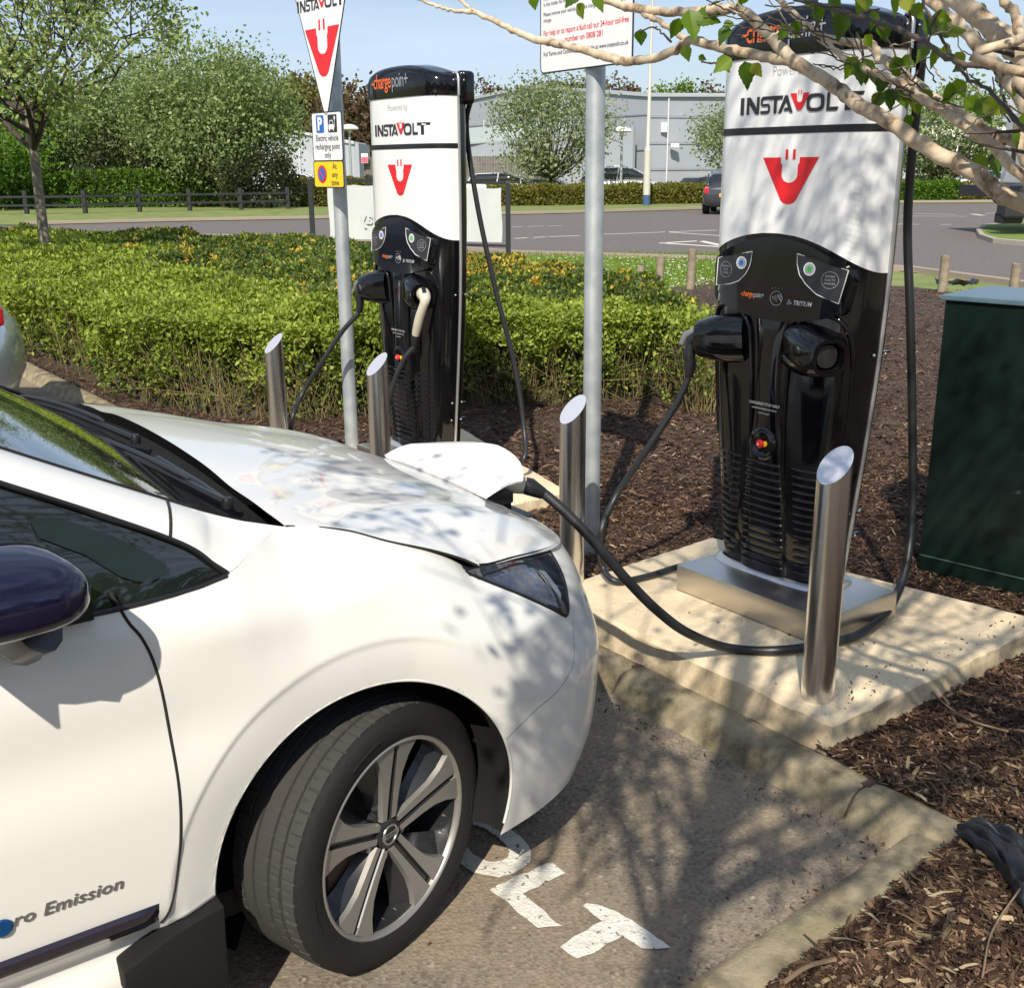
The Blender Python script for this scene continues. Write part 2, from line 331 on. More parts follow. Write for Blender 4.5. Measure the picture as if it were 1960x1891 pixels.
# planting bed (raised soil) and its kerb
KR = KC-KF*4.5; KL = KC+KD*12
bz = .066
bedp = [KR+np.array([.18, -.1]), KC+np.array([-.03, -.02]), KL+KF*.1, KL+KF*4, onz(-300, 470)[:2], onz(0, 520, bz)[:2], onz(900, 560, bz)[:2], onz(1322, 548, bz)[:2], onz(1372, 541, bz)[:2], onz(1740, 548, bz)[:2], onz(1960, 578, bz)[:2], (7, 13), (9, 5), (6, -3), (0.6, -2.5)]
bed = MB().prism([tuple(p) for p in bedp], bz, Matrix.Translation((0, 0, .0))).build('planting_bed', M_soil); tag(bed, kind='structure')
# edging board on the lawn side
b = MB(); p, q = onz(1330, 545, .05), onz(1376, 535, .05); b.tube([p, q], .03, 4); 
tag(b.build('edging_board', M_wood), 'narrow weathered timber edging board between the lawn and the mulch bed', 'edging')

# front kerb: battered stones, along KD from the corner; profile (out from the bed, z)
def kerbstone(c0, c1, face, w_top, z_top, batter, name='kerb_stone'):
    """c0->c1 run of the back edge; face = unit vector pointing at the asphalt"""
    b = MB(); d = c1-c0; Ln = np.linalg.norm(d); n = max(2, int(Ln/.03)); prof = [(-.02, -.02), (-.01, z_top-.004), (.004, z_top+.001), (w_top*.9, z_top), (w_top+.015, z_top-.009), (w_top+.03, z_top-.026), (w_top+batter, -.015)]
    vs = []; k = len(prof)
    for i in range(n+1):
        t = i/n; e = min(t, 1-t)*Ln; sh = .010*max(0, 1-e/.02)
        for j, (o, z) in enumerate(prof):
            jt = rnd.uniform(-.0012, .0012); p = c0+d*t+face*(o+jt-(sh if j > 2 else 0)); vs.append((p[0], p[1], z-(sh*.7 if 0 < j < 6 else 0)+rnd.uniform(-.0015, .0015)))
    fs = [(i*k+j, i*k+j+1, (i+1)*k+j+1, (i+1)*k+j) for i in range(n) for j in range(k-1)]+[tuple(range(k)), tuple(n*k+j for j in range(k))[::-1]]
    b.add(vs, fs); return b.build(name, M_kerb, smooth=50)
kf = -KF   # towards the asphalt
jt = .29; s0 = KC+KD*.0
i = 0; t0 = -.0
kerb_labels = ['mossy concrete kerb stone at the bay corner, below the black sack', 'long mossy kerb stone in front of the near concrete slab', 'mossy kerb stone running in behind the nose of the white car'] + ['kerb stone hidden behind the white car, %s' % s for s in ('nearest the near slab', 'opposite its charging flap', 'between the two concrete slabs', 'below the far slab', 'beside the far charger')] + ['kerb stone left of the far slab, by the leftmost bollard', 'kerb stone at the foot of the hedge beyond the windscreen of the white car', 'pale kerb stone in the gap between the silver car and the hedge', 'kerb stone under the nose of the silver car', 'kerb stone beyond the silver car', 'kerb stone farthest left of all', 'last kerb stone']
while t0 < 11.6:
    Ln = .285 if i == 0 else .915
    a, c = KC+KD*(t0+.004), KC+KD*(t0+Ln-.004)
    o = kerbstone(a, c, kf, .075, .07, .07)
    tag(o, kerb_labels[i], 'kerb', 'kerb stones along the front of the bed')
    t0 += Ln; i += 1
# side kerb: flatter edging along -KF from the corner
i = 0; t0 = .0
while t0 < 2.6:
    a, c = KC-KF*(t0+.003)+KD*.0, KC-KF*(t0+.91)
    o = kerbstone(a, c, KD, .082, .055, .015)
    tag(o, ['mossy edging stone with lichen at the right of the bay', 'mossy edging stone running out at the bottom of the picture', 'mossy edging stone nearest the viewer'][i], 'kerb', 'edging stones beside the bay')
    t0 += .915; i += 1

# concrete slabs
def slab(pts, z, name, label):
    pts = [np.array(p) for p in pts]; b = MB(); n = 26; cen = sum(pts)/4; top = []; bot = []; mid = []
    for i in range(4):
        p, q = pts[i], pts[(i+1) % 4]
        for k in range(n):
            t = k/n; x = p+(q-p)*t; nn = (x-cen)/np.linalg.norm(x-cen)
            j = rnd.uniform(-.004, .004); top.append(x+nn*(j-.012)); mid.append(x+nn*j*1.5); bot.append(x+nn*(.012+rnd.uniform(-.006, .008))-(KF*.045 if i == 0 else 0))
    N = len(top); vs = [(x[0], x[1], z) for x in top]+[(x[0], x[1], z-.012+rnd.uniform(-.003, .003)) for x in mid]+[(x[0], x[1], .03) for x in bot]
    fs = [tuple(range(N))]; ms = 0
    b.add(vs, fs, 0); b.f += [(i, (i+1) % N, N+(i+1) % N, N+i) for i in range(N)]+[(N+i, N+(i+1) % N, 2*N+(i+1) % N, 2*N+i) for i in range(N)]; b.m += [0]*N+[1]*N
    o = b.build(name, [M_slab, M_slabside], smooth=50); tag(o, label, 'slab', 'concrete slabs under the chargers'); return o
slab([(.895, 2.835), (.12, 3.88), (.84, 4.49), (1.83, 3.56)], .15, 'concrete_slab', 'pale concrete slab carrying the near charger, dappled with leaf shadow')
slab([(-.15, 4.93), (-.99, 6.12), (-.30, 6.62), (.27, 5.24)], .14, 'concrete_slab', 'pale concrete slab under the far charger')

# painted letters on the bay
def rough(poly, step=.02, j=.0035):
    out = []
    for i in range(len(poly)):
        p, q = np.array(poly[i]), np.array(poly[(i+1) % len(poly)]); k = max(1, int(np.linalg.norm(q-p)/step))
        for a in range(k):
            x = p+(q-p)*a/k; out.append((x[0]+rnd.uniform(-j, j), x[1]+rnd.uniform(-j, j)))
    return out
G = lambda pts: [tuple(onz(926+x*.3375, 1323+y*.3375, .004)[:2]) for x, y in pts]
def letter(polys, label):
    b = MB()
    for p in polys: b.add([(x, y, .004) for x, y in p], [tuple(range(len(p)))])
    o = b.build('painted_letter', M_mark); tag(o, label, 'road marking', 'white letters painted on the bay')
letter([rough(G([(370, 965), (392, 972), (460, 1030), (225, 1150), (440, 1330), (300, 1335), (35, 1120)]))], 'white painted letter L on the asphalt, between the O and the T')
letter([rough(G([(580, 1200), (700, 1222), (850, 1300), (1064, 1453), (960, 1465), (890, 1455), (785, 1390), (535, 1518), (427, 1445), (665, 1300), (630, 1270), (570, 1215)]))], 'white painted letter T on the asphalt, nearest the side kerb')
TR = -KD; TU = KF; oc = TR*-1.965+TU*1.42
def ring(a, c, n=40):
    o = []; 
    for k in range(n):
        t = 2*pi*k/n; x = a*np.sign(cos(t))*abs(cos(t))**.75; y = c*np.sign(sin(t))*abs(sin(t))**.75; o.append(oc+TR*x+TU*y)
    return o
o1, o2 = ring(.150, .094), ring(.090, .046); b = MB(); n = len(o1)
b.add([(p[0]+rnd.uniform(-.003, .003), p[1]+rnd.uniform(-.003, .003), .004) for p in o1+o2], [(i, (i+1) % n, n+(i+1) % n, n+i) for i in range(n)])
tag(b.build('painted_letter', M_mark), 'white painted letter O on the asphalt, half in the shade of the white car', 'road marking', 'white letters painted on the bay')
# ================================================================= CHARGERS
# local frame of a charger: x = width (to the right in the picture), y = inwards (front is -y), z up
CH_RZ = -radians(53)          # local x -> azimuth 143, local -y -> azimuth 233
def a_w(z): return sm(z, [.2, .5, .8, 1.05, 1.3, 1.6, 2.2], [.236, .268, .298, .318, .328, .33, .33])
def d_f(z): return sm(z, [.2, .6, 1.0, 1.4, 2.2], [.115, .135, .145, .14, .14])
YS = -.08                     # the trim strip stands at y=-0.08; the front bulges out to -0.22
def fy(s, z, a=None):         # front surface
    a = a_w(z) if a is None else a; q = np.clip(abs(s)/a, 0, 1); return YS-d_f(z)*(1-q**5)**(1/2.4)
TT = np.linspace(0, 1, 33)
def ssp(t):                   # spread of the columns along the front outline, dense at the corners
    th = (t-.5)*pi; return np.sign(np.sin(th))*np.abs(np.sin(th))**.7
def front_loft(b, z0f, z1f, n=24, off=0., m=0):
    vs = []; S = ssp(TT)
    for i in range(n+1):
        for s in S:
            sx = s*.33; z0, z1 = z0f(sx), z1f(sx); z = z0+(z1-z0)*i/n; a = a_w(z)+off; q = abs(s)
            vs.append((s*a, YS-(d_f(z)+off)*max(0, 1-q**5)**(1/2.4), z))
    k = len(S); fs = [(i*k+j, i*k+j+1, (i+1)*k+j+1, (i+1)*k+j) for i in range(n) for j in range(k-1)]
    b.add(vs, fs, m); return vs, k
def zarch(s): return 1.437-.10*(abs(s+.02)/.33)**2.1
def on_front(vs, ox, oz, off=.0012, rot=0):
    out = []
    for v in vs:
        x, z = ox+v[0], oz+v[1]; out.append((x, float(fy(x, z))-off, z))
    return out
def sub_poly(poly, step=.03):
    out = []
    for i in range(len(poly)):
        p, q = np.array(poly[i], float), np.array(poly[(i+1) % len(poly)], float); k = max(1, int(np.linalg.norm(q-p)/step))
        out += [tuple(p+(q-p)*a/k) for a in range(k)]
    return out
def plug_logo():
    """red V with a white plug cut out of it: one outline, unit size (width 1), and two red pins"""
    L_ = [(-.5, .44), (-.168, .44), (-.168, .34), (-.142, .31)]
    for k in range(0, 13):
        t = pi+pi*k/12; L_.append((.142*cos(t), .145+.145*sin(t)))
    R_ = [(.142, .31), (.168, .34), (.168, .44), (.5, .44)]
    body = L_+R_
    tip = [(.165, -.25), (.14, -.305), (.095, -.35), (.035, -.375), (-.035, -.375), (-.095, -.35), (-.14, -.305), (-.165, -.25)]
    pins = [[(x-.024, .40), (x+.024, .40), (x+.024, .56), (x+.015, .58), (x-.015, .58), (x-.024, .56)] for x in (-.066, .066)]
    return body+tip, pins
def flat(poly):
    from mathutils.geometry import tessellate_polygon
    q = []
    for x, y in poly:
        if not q or hypot(x-q[-1][0], y-q[-1][1]) > 1e-7: q.append((x, y))
    return [(x, y, 0) for x, y in q], [tuple(t) for t in tessellate_polygon([[Vector((x, y, 0)) for x, y in q]])]
def wordmark(h, width):
    """INSTAVOLT: returns (black verts/faces list, red verts/faces list) centred, cap height h, total width"""
    # block letters drawn as strokes on a 0..1 grid, slanted cuts like the sign's
    t = .20
    g = {'I': (.24, [[(0, 0), (.24, 0), (.24, 1), (0, 1)]]),
         'N': (1.0, [[(0, 0), (.22, 0), (.22, .62), (.70, 0), (1, 0), (1, 1), (.78, 1), (.78, .36), (.28, 1), (0, 1)]]),
         'S': (.95, [[(0, 0), (.78, 0), (.98, .14), (.98, .43), (.80, .58), (.22, .58), (.22, .82), (.95, .82), (1.0, 1), (.18, 1), (0, .86), (0, .56), (.18, .42), (.76, .42), (.76, .18), (0, .18)]]),
         'T': (1.0, [[(.36, 0), (.62, 0), (.62, .79), (1.05, .79), (1.1, 1), (0, 1), (0, .79), (.36, .79)]]),
         'A': (1.15, [[(0, 0), (.26, 0), (.62, .66), (.8, .3), (.55, .3), (.45, .12), (.9, .12), (.96, 0), (1.2, 0), (.72, 1), (.52, 1)]]),
         'O': (1.1, None),
         'L': (.9, [[(0, 0), (.82, 0), (.92, .21), (.24, .21), (.24, 1), (0, 1)]])}
    blk = []; red = []; pos = [('I', 0, .036), ('N', .06, .18), ('S', .19, .277), ('T', .268, .385), ('A', .345, .475), ('*', .447, .607), ('O', .585, .73), ('L', .748, .84), ('T', .825, 1.0)]
    for ch, xa, xb in pos:
        if ch == '*':
            body, pins = plug_logo(); w = xb-xa
            red.append([((xa+xb)/2+px*w, .56+py*1.18) for px, py in body]); red += [[((xa+xb)/2+px*w, .56+py*1.18) for px, py in p] for p in pins]; continue
        w, pl = g[ch]
        if pl is None:
            n = 28; out = []; inn = []; hw = (xb-xa)/2
            for k in range(n):
                q = 2*pi*k/n; cx_, sy_ = np.sign(cos(q))*abs(cos(q))**.62, np.sign(sin(q))*abs(sin(q))**.62
                out.append((xa+hw+cx_*hw, .5+sy_*.5)); inn.append((xa+hw+cx_*hw*.62, .5+sy_*.30))
            blk.append(('ring', out, inn))
        else:
            mxx = max(a for p in pl for a, c in p)
            for p in pl: blk.append([(xa+a/mxx*(xb-xa), c) for a, c in p])
    x = 1.0; gap = 0
    W = x-gap; sx = width/W; f = lambda p: [((a-W/2)*sx, (c-.5)*h) for a, c in p]
    B = MB(); Rr = MB()
    for p in blk:
        if p[0] == 'ring':
            o, i_ = f(p[1]), f(p[2]); n = len(o); B.add([(a, c, 0) for a, c in o+i_], [(k, (k+1) % n, n+(k+1) % n, n+k) for k in range(n)])
        else: B.add(*flat(sub_poly(f(p), .012)))
    for p in red: Rr.add(*flat(sub_poly(f(p), .012)))
    return B, Rr
def mapped(b, fn, name, m, parent): b.v = [fn(v) for v in b.v]; return b.build(name, m, parent)
def rrect(w, h, r, n=5):
    o = []
    for cx_, cy_, a0 in ((w/2-r, h/2-r, 0), (-w/2+r, h/2-r, pi/2), (-w/2+r, -h/2+r, pi), (w/2-r, -h/2+r, 1.5*pi)):
        for k in range(n+1): a = a0+pi/2*k/n; o.append((cx_+r*cos(a), cy_+r*sin(a)))
    return o
def cpword(h, fn, parent, big=True):
    """'chargepoint' in orange and grey"""
    vs, fs = textmesh('charge', h, h*.006, align='RIGHT', xs=.72, spacing=.92); b = MB().add([(x, y, 0) for x, y, z in vs], fs)
    x0 = min(v[0] for v in vs); b.add([(x0-h*.22, -h*.10, 0), (x0+h*.1, -h*.10, 0), (x0+h*.1, -h*.01, 0), (x0-h*.22, -h*.01, 0)], [(0, 1, 2, 3)]); mapped(b, fn, 'lettering', M_orange, parent)
    vs, fs = textmesh('poin+', h, 0, align='LEFT', xs=.72, spacing=.92); b = MB().add([(x+h*.04, y, 0) for x, y, z in vs], fs); mapped(b, fn, 'lettering', M_silver if big else M_grey, parent)

def make_charger():
    t = empty('ev_charger')
    zb = .10
    # black lower shell
    b = MB(); front_loft(b, lambda s: .25, zarch, 30)
    b.build('lower_shell', M_black, t, smooth=60)
    # rear shell and roof : from the strip back
    b = MB(); n = 20; vs = []; S = ssp(np.linspace(0, 1, 21))
    zs = [.25, .35, .5, .7, .9, 1.1, 1.4, 1.8, 2.02]
    for z in zs:
        for s in S: vs.append((s*(a_w(z)-.004), YS+.012+.085*max(0, 1-abs(s)**5)**(1/2.4)*sm(z, [.1, .9, 2], [.6, .85, 1.0]), z))
    k = len(S); b.add(vs, [(i*k+j, (i+1)*k+j, (i+1)*k+j+1, i*k+j+1) for i in range(len(zs)-1) for j in range(k-1)])
    for side in (-1, 1):       # side joints with bolts
        for z in (1.07, .52, .44):
            b.box((side*(a_w(z)-.001), YS+.03, z), (.012, .05, .006))
    b.build('rear_shell', M_black, t, smooth=60)
    # white upper panel, two fields with a black band between
    b = MB(); front_loft(b, zarch, lambda s: 1.748, 16, .002); front_loft(b, lambda s: 1.766, lambda s: 1.99, 10, .002)
    # printed hatch near the right edge
    up = b.build('upper_panel', M_white, t, smooth=60)
    b = MB(); front_loft(b, lambda s: 1.746, lambda s: 1.768, 2, .004); b.build('band', M_blackm, t, smooth=60)
    b = MB()
    for k in range(26):
        z0 = 1.36+k*.018; pts = []
        for q in range(7):
            s = .235+q*.0155; z = z0-.3*(s-.235)
            if zarch(s) < z < 1.70 and s > .235+k*.0022: pts.append((s, float(fy(s, z))-.0025, z))
        if len(pts) > 1: b.tube(pts, .0006, 3)
    b.build('hatch_print', M_grey, up)
    # trim strips
    for side in (-1, 1):
        b = MB(); zs_ = np.linspace(.25, 2.02, 26); b.tube([(side*(a_w(z)+.003), YS+.001, z) for z in zs_], .0075, 8); b.build('trim_strip', M_silver, t, smooth=60)
    for side in (-1, 1):
        b = MB()
        for z in (2.075, 2.045, 1.065, .525, .435):
            for dy in (-.028, .028):
                s_ = a_w(z)+(.004 if z < 2 else .012); bmv = MB().lathe([(0, .007), (.004, .006), (.006, .002), (.006, 0)], 10, 0, (side*s_*(.992 if dy < 0 else 1), YS+dy, z), Matrix.Rotation(side*pi/2, 3, 'Y')); b.add(bmv.v, bmv.f)
        b.build('screws', M_chrome, t, smooth=50)
    # cap
    b = MB(); n = 25; S = ssp(np.linspace(0, 1, 31)); lv = [(0, .006), (.3, .010), (.62, .010), (.86, .002), (.97, -.012), (1, -.028)]
    def ztop(s): return 2.125-.050*abs(s)**2.4
    vs = []
    for f_, off in lv:
        for s in S:
            zz = 1.98+(ztop(s)-1.98)*f_; a = .33+off; vs.append((s*a, YS-(.14+off)*max(0, 1-abs(s)**5)**(1/2.4), zz))
    k = len(S); fs = [(i*k+j, i*k+j+1, (i+1)*k+j+1, (i+1)*k+j) for i in range(len(lv)-1) for j in range(k-1)]
    o = len(vs)                                         # roof back to the rear edge
    for s in S: vs.append((s*.30, YS-.02, ztop(s)+.006))
    for s in S: vs.append((s*.302, YS+.075, ztop(s)-.012))
    for s in S: vs.append((s*.33, YS+.075*max(.0, 1-abs(s)**5)**(1/2.4)+.02, 1.98))
    fs += [((len(lv)-1)*k+j, (len(lv)-1)*k+j+1, o+j+1, o+j) for j in range(k-1)]+[(o+r*k+j, o+r*k+j+1, o+(r+1)*k+j+1, o+(r+1)*k+j) for r in range(2) for j in range(k-1)]
    fs += [tuple(j for j in range(k))[::-1]+tuple(o+2*k+j for j in range(k))]
    b.add(vs, fs); cap = b.build('top_cap', M_black, t, smooth=50)
    b = MB()
    for s_ in (-.33, .33): b.tube([(s_*1.03, YS, 1.98), (s_*1.03, YS, 2.055), (s_*1.01, YS, 2.072), (s_*.95, YS, 2.080)], .007, 8)
    b.build('trim_strip', M_silver, cap, smooth=60)
    b = MB(); b.box((0, YS, 1.978), (.60, .20, .01)); b.build('lamp_slot', M_blackm, cap)
    # cable guide housing at the rear on the right and its mast
    for sx in (1, -1): b = MB(); b.box((sx*.314, -.025, 2.015), (.052, .09, .15)); b.build('cable_guide', M_black, t, smooth=40, bevel=.022, seg=4)
    # lettering on the cap
    cpword(.094, lambda v: (v[0]-.005, YS-.151*max(0, 1-(abs(v[0]-.005)/.34)**5)**(1/2.4)-.0018, 2.055+v[1]), cap)
    # lettering and logo on the white panel
    vs, fs = textmesh('Powered by', .044, -.0004, xs=.85); mapped(MB().add(vs, fs), lambda v: on_front([v], .03, 1.935, .0035)[0], 'lettering', M_grey, up)
    B, R_ = wordmark(.053, .465)
    mapped(B, lambda v: on_front([v], .044, 1.835, .0055)[0], 'lettering', M_ink, up); mapped(R_, lambda v: on_front([v], .044, 1.835, .0058)[0], 'logo', M_red, up)
    body, pins = plug_logo(); b = MB(); w = .224
    for p in [body]+pins: b.add(*flat([(x*w, y*w*.79) for x, y in sub_poly(p, .2)]))
    mapped(b, lambda v: on_front([v], .032, 1.596, .0035)[0], 'logo', M_red, up)
    # ---- control console
    cy = lambda x, z: float(fy(x, 1.3))*.8+float(fy(0, 1.3))*.2-.002-(1.40-z)*.045
    def con(poly, y0, y1, m, par, name, bev=.004, sh=60):
        """curved plate that follows the front, bounded by a polygon that is single-valued in x"""
        poly = [(x*1.1+.003, z) for x, z in poly]; xs_ = [p[0] for p in poly]; x0, x1 = min(xs_), max(xs_); b = MB(); n, k = 30, 8; V_ = []
        for i in range(n+1):
            t = .5-.5*cos(pi*i/n); x = x0+(x1-x0)*(.001+.998*t); zz = []
            for q in range(len(poly)):
                (xa, za), (xb, zb_) = poly[q-1], poly[q]
                if (xa-x)*(xb-x) <= 0 and xa != xb: zz.append(za+(zb_-za)*(x-xa)/(xb-xa))
            lo, hi = min(zz), max(zz)
            for j in range(k+1):
                z = lo+(hi-lo)*j/k; V_.append((x, cy(x, z)-y1, z))
        K_ = k+1; fs = [(i*K_+j, (i+1)*K_+j, (i+1)*K_+j+1, i*K_+j+1) for i in range(n) for j in range(k)]
        rim = [i*K_ for i in range(n+1)]+[n*K_+j for j in range(1, K_)]+[i*K_+k for i in range(n-1, -1, -1)]+[j for j in range(k-1, 0, -1)]
        o = len(V_); c_ = Vector((sum(V_[r][0] for r in rim)/len(rim), 0, sum(V_[r][2] for r in rim)/len(rim)))
        g = 1+(y1-y0)*(.35 if bev > .003 else 0)
        V_ += [(c_.x+(V_[r][0]-c_.x)*g, V_[r][1]+(y1-y0), c_.z+(V_[r][2]-c_.z)*g) for r in rim]
        fs += [(rim[q], rim[(q+1) % len(rim)], o+(q+1) % len(rim), o+q) for q in range(len(rim))]
        b.add(V_, fs); return b.build(name, m, par, smooth=sh)
    def arc(x0, z0, x1, z1, sag, n=10): return [(x0+(x1-x0)*k/n, z0+(z1-z0)*k/n+sag*4*(k/n)*(1-k/n)) for k in range(n+1)]
    frame_p = arc(-.252, 1.345, .256, 1.335, .085, 16)+[(.262, 1.30), (.252, 1.215)]+arc(.244, 1.198, -.235, 1.205, -.045, 16)+[(-.246, 1.22), (-.258, 1.31)]
    cp = con(frame_p, -.03, .010, M_black, t, 'control_console', .012)
    inner = arc(-.238, 1.34, .25, 1.33, .058, 16)+[(.254, 1.30), (.24, 1.225)]+arc(.228, 1.218, -.215, 1.225, -.032, 16)+[(-.226, 1.24), (-.246, 1.31)]
    con(inner, .004, .0135, M_black, cp, 'screen_plate', .002)
    LP_ = [(-.232, 1.345), (-.085, 1.375), (-.088, 1.345)]+[(-.092, 1.325), (-.105, 1.30), (-.13, 1.275), (-.165, 1.262), (-.232, 1.252)]
    RP_ = [(.232+.02, 1.335), (.085, 1.378), (.088, 1.345), (.1, 1.312), (.125, 1.285), (.165, 1.256), (.235, 1.232)]
    fpl = lambda x, z, y: (x*1.1+.003, cy(x*1.1+.003, z)-y, z)
    for P_ in (LP_, RP_):
        con(P_, .013, .0148, M_ink, cp, 'button_field', 0)
        b = MB(); b.tube([fpl(x, z, .0158) for x, z in P_+[P_[0]]], .0016, 4); b.build('outline', M_whiteink, cp)
    def disc(x, z, r, y, m, name, r0=0):
        b = MB(); n = 24; c = [(x+r*cos(2*pi*k/n), z+r*sin(2*pi*k/n)) for k in range(n)]
        if r0: 
            c2 = [(x+r0*cos(2*pi*k/n), z+r0*sin(2*pi*k/n)) for k in range(n)]
            b.add([fpl(a, c_, y) for a, c_ in c+c2], [(k, (k+1) % n, n+(k+1) % n, n+k) for k in range(n)])
        else: b.add([fpl(a, c_, y) for a, c_ in c], [tuple(range(n))])
        return b.build(name, m, cp)
    bt = mat('button_blue', (.03, .2, .7), .3) if 'button_blue' not in bpy.data.materials else bpy.data.materials['button_blue']
    bg = mat('button_green', (.08, .5, .08), .3) if 'button_green' not in bpy.data.materials else bpy.data.materials['button_green']
    for x, z, m in ((-.125, 1.336, bt), (.133, 1.333, bg)):
        disc(x, z, .021, .0160, M_whiteink, 'button'); disc(x, z, .0165, .0164, M_grey, 'button_ring', .0105); disc(x, z, .0095, .0170, m, 'button_centre')
    for x, z, lines in ((-.190, 1.309, ('CONNECT', 'PLUG', 'TO USE')), (.203, 1.303, ('RETURN', 'PLUG TO', 'CHARGER'))):
        disc(x, z, .0268, .0160, M_grey, 'outline', .0256)
        b = MB()
        for k, s_ in enumerate(lines): vs, fs = textmesh(s_, .0085, 0, xs=.9); b.add([(v[0], v[1]-(k-1)*.011, 0) for v in vs], fs)
        mapped(b, lambda v: fpl(x+v[0], z+v[1], .0160), 'lettering', M_grey, cp)
    cpword(.026, lambda v: fpl(v[0]-.068, 1.235+v[1], .0150), cp, False)
    vs, fs = textmesh('TRITIUM', .0205, .0004, shear=.25, xs=.85); mapped(MB().add(vs, fs), lambda v: fpl(.118+v[0], 1.222+v[1], .0150), 'lettering', M_grey, cp)
    b = MB()                                        # swirl beside the word
    for q in (0, 2.1, 4.2): b.tube([fpl(.071+.010*k/8*cos(q+k*.28), 1.222+.010*k/8*sin(q+k*.28), .0156) for k in range(2, 9)], [.0022*(1-k/9) for k in range(7)], 4)
    b.build('swirl_mark', M_grey, cp)
    disc(.022, 1.231, .0235, .0156, M_grey, 'outline', .0222)
    b = MB()
    for k in range(4): b.tube([fpl(.006+k*.0052+.0035*cos(a), 1.231+(.004+k*.0025)*sin(a)*1.1, .0158) for a in np.linspace(-1.2, 1.2, 7)], .0009, 3)
    b.tube([fpl(.044, 1.222, .0158), (fpl(.034, 1.232, .0158)), fpl(.028, 1.243, .0158)], .0022, 4); b.tube([fpl(.046, 1.229, .0158), fpl(.036, 1.244, .0158)], .0016, 4)
    for k in range(4): b.tube([fpl(.003+k*.0125, 1.262+(.002 if 0 < k < 3 else 0), .0156), fpl(.0045+k*.0125, 1.262+(.002 if 0 < k < 3 else 0), .0156)], .0013, 5)
    b.build('contactless_mark', M_grey, cp)
    # ---- shoulders under the console, arched mouldings over the holsters
    for side in (-1, 1):
        b = MB(); F0 = lambda s_, z, o_: (side*s_, float(fy(s_, z))-o_, z)
        pts = catmull([F0(.075, .62, .0), F0(.072, .85, .002), F0(.078, 1.0, .004), F0(.095, 1.12, .006), F0(.14, 1.178, .008), F0(.21, 1.19, .006), F0(.265, 1.165, .003), F0(.29, 1.08, .002), F0(.288, .90, .0), F0(.272, .72, .0)], 6)
        b.tube(pts, .008, 8); b.build('moulding', M_black, t, smooth=70)
    # central spine
    b = MB(); zs_ = np.linspace(.26, 1.2, 36); vs = []; K_ = 13
    for z in zs_:
        w = sm(z, [.16, .45, .68, .85, 1.0, 1.2], [.118, .105, .085, .062, .056, .085])
        for j in range(K_):
            q = -1+2*j/(K_-1); vs.append((q*w, float(fy(0, z))+.008-.026*max(0, 1-q**4)**.7*sm(z, [.16, .3, 1.1, 1.2], [.5, 1, 1, .6]), z))
    b.add(vs, [(i*K_+j, i*K_+j+1, (i+1)*K_+j+1, (i+1)*K_+j) for i in range(len(zs_)-1) for j in range(K_-1)])
    sp = b.build('spine', M_black, t, smooth=60)
    # louvres
    for (x0f, x1f, base, nm) in ((lambda z: -.9*sm(z, [.2, .45, .68], [.105, .095, .078]), lambda z: .9*sm(z, [.2, .45, .68], [.105, .095, .078]), .0170, 'louvre_panel'), (lambda z: -a_w(z)+.045, lambda z: -sm(z, [.2, .45, .68], [.135, .125, .11]), .0, 'louvre_panel'), (lambda z: sm(z, [.2, .45, .68], [.135, .125, .11]), lambda z: a_w(z)-.045, .0, 'louvre_panel')):
        b = MB()
        for k in range(15):
            z = .300+k*.0262; x0, x1 = x0f(z), x1f(z); y = float(fy(0, z))-base
            ya, yb = (y, y) if base else (float(fy(x0, z)), float(fy(x1, z))); b.tube([(x0, ya+.006, z), (x0+.008, ya-.002, z), ((x0+x1)/2, (min(ya, yb)+(ya+yb)/2)/2-.004, z), (x1-.008, yb-.002, z), (x1, yb+.006, z)], .0056, 8)
        b.build(nm, M_black, t, smooth=60)
    # emergency stop
    ys = float(fy(0, .74))-.018; Rm = Matrix.Rotation(pi/2, 3, 'X')
    es = MB().lathe([(.058, -.006), (.058, .003), (.050, .007), (.046, .004), (.040, .009), (.034, .004), (.030, .0)], 36, 0, (0, ys, .735), Rm).build('emergency_stop', M_black, t, smooth=60)
    MB().lathe([(0, .004), (.0095, .004), (.0095, .0)], 24, 0, (.009, ys, .735), Rm).build('surround', M_yellow, es, smooth=40)
    MB().lathe([(0, .020), (.006, .020), (.0125, .018), (.0155, .014), (.0155, .008), (.010, .006), (.010, .0)], 24, 0, (-.004, ys, .735), Rm).build('stop_button', M_red, es, smooth=40)
    MB().lathe([(0, .0215), (.004, .0212)], 12, 0, (-.004, ys, .735), Rm).build('stop_mark', M_whiteink, es)
    b = MB()
    for k, (s_, h) in enumerate((('EMERGENCY STOP ONLY', .0135), ('use the Stop Charging button above', .0085), ('to end a session', .0085))):
        vs, fs = textmesh(s_, h, .0002); b.add([(v[0], v[1]-k*.0155, 0) for v in vs], fs)
    mapped(b, lambda v: (v[0]*.86, float(fy(0, .87))-.0195, .872+v[1]), 'lettering', M_grey, t)
    # plinth
    b = MB(); b.box((.066, -.165, .202), (.655, .40, .096)); b.build('plinth', M_steelp, t, bevel=.003, smooth=30)
    b = MB(); S = np.linspace(0, 2*pi, 49)[:-1]; vs = []
    for off, z in ((.028, .2505), (.022, .260), (.004, .268)):
        for a in S:
            c, s_ = np.sign(cos(a))*abs(cos(a))**.5, np.sign(sin(a))*abs(sin(a))**.6; vs.append((c*(.236+off), YS-.02+s_*(.1+off), z))
    b.add(vs, [(r*48+j, r*48+(j+1) % 48, (r+1)*48+(j+1) % 48, (r+1)*48+j) for r in range(2) for j in range(48)]); b.build('seal_collar', M_silver, t, smooth=60)
    return t
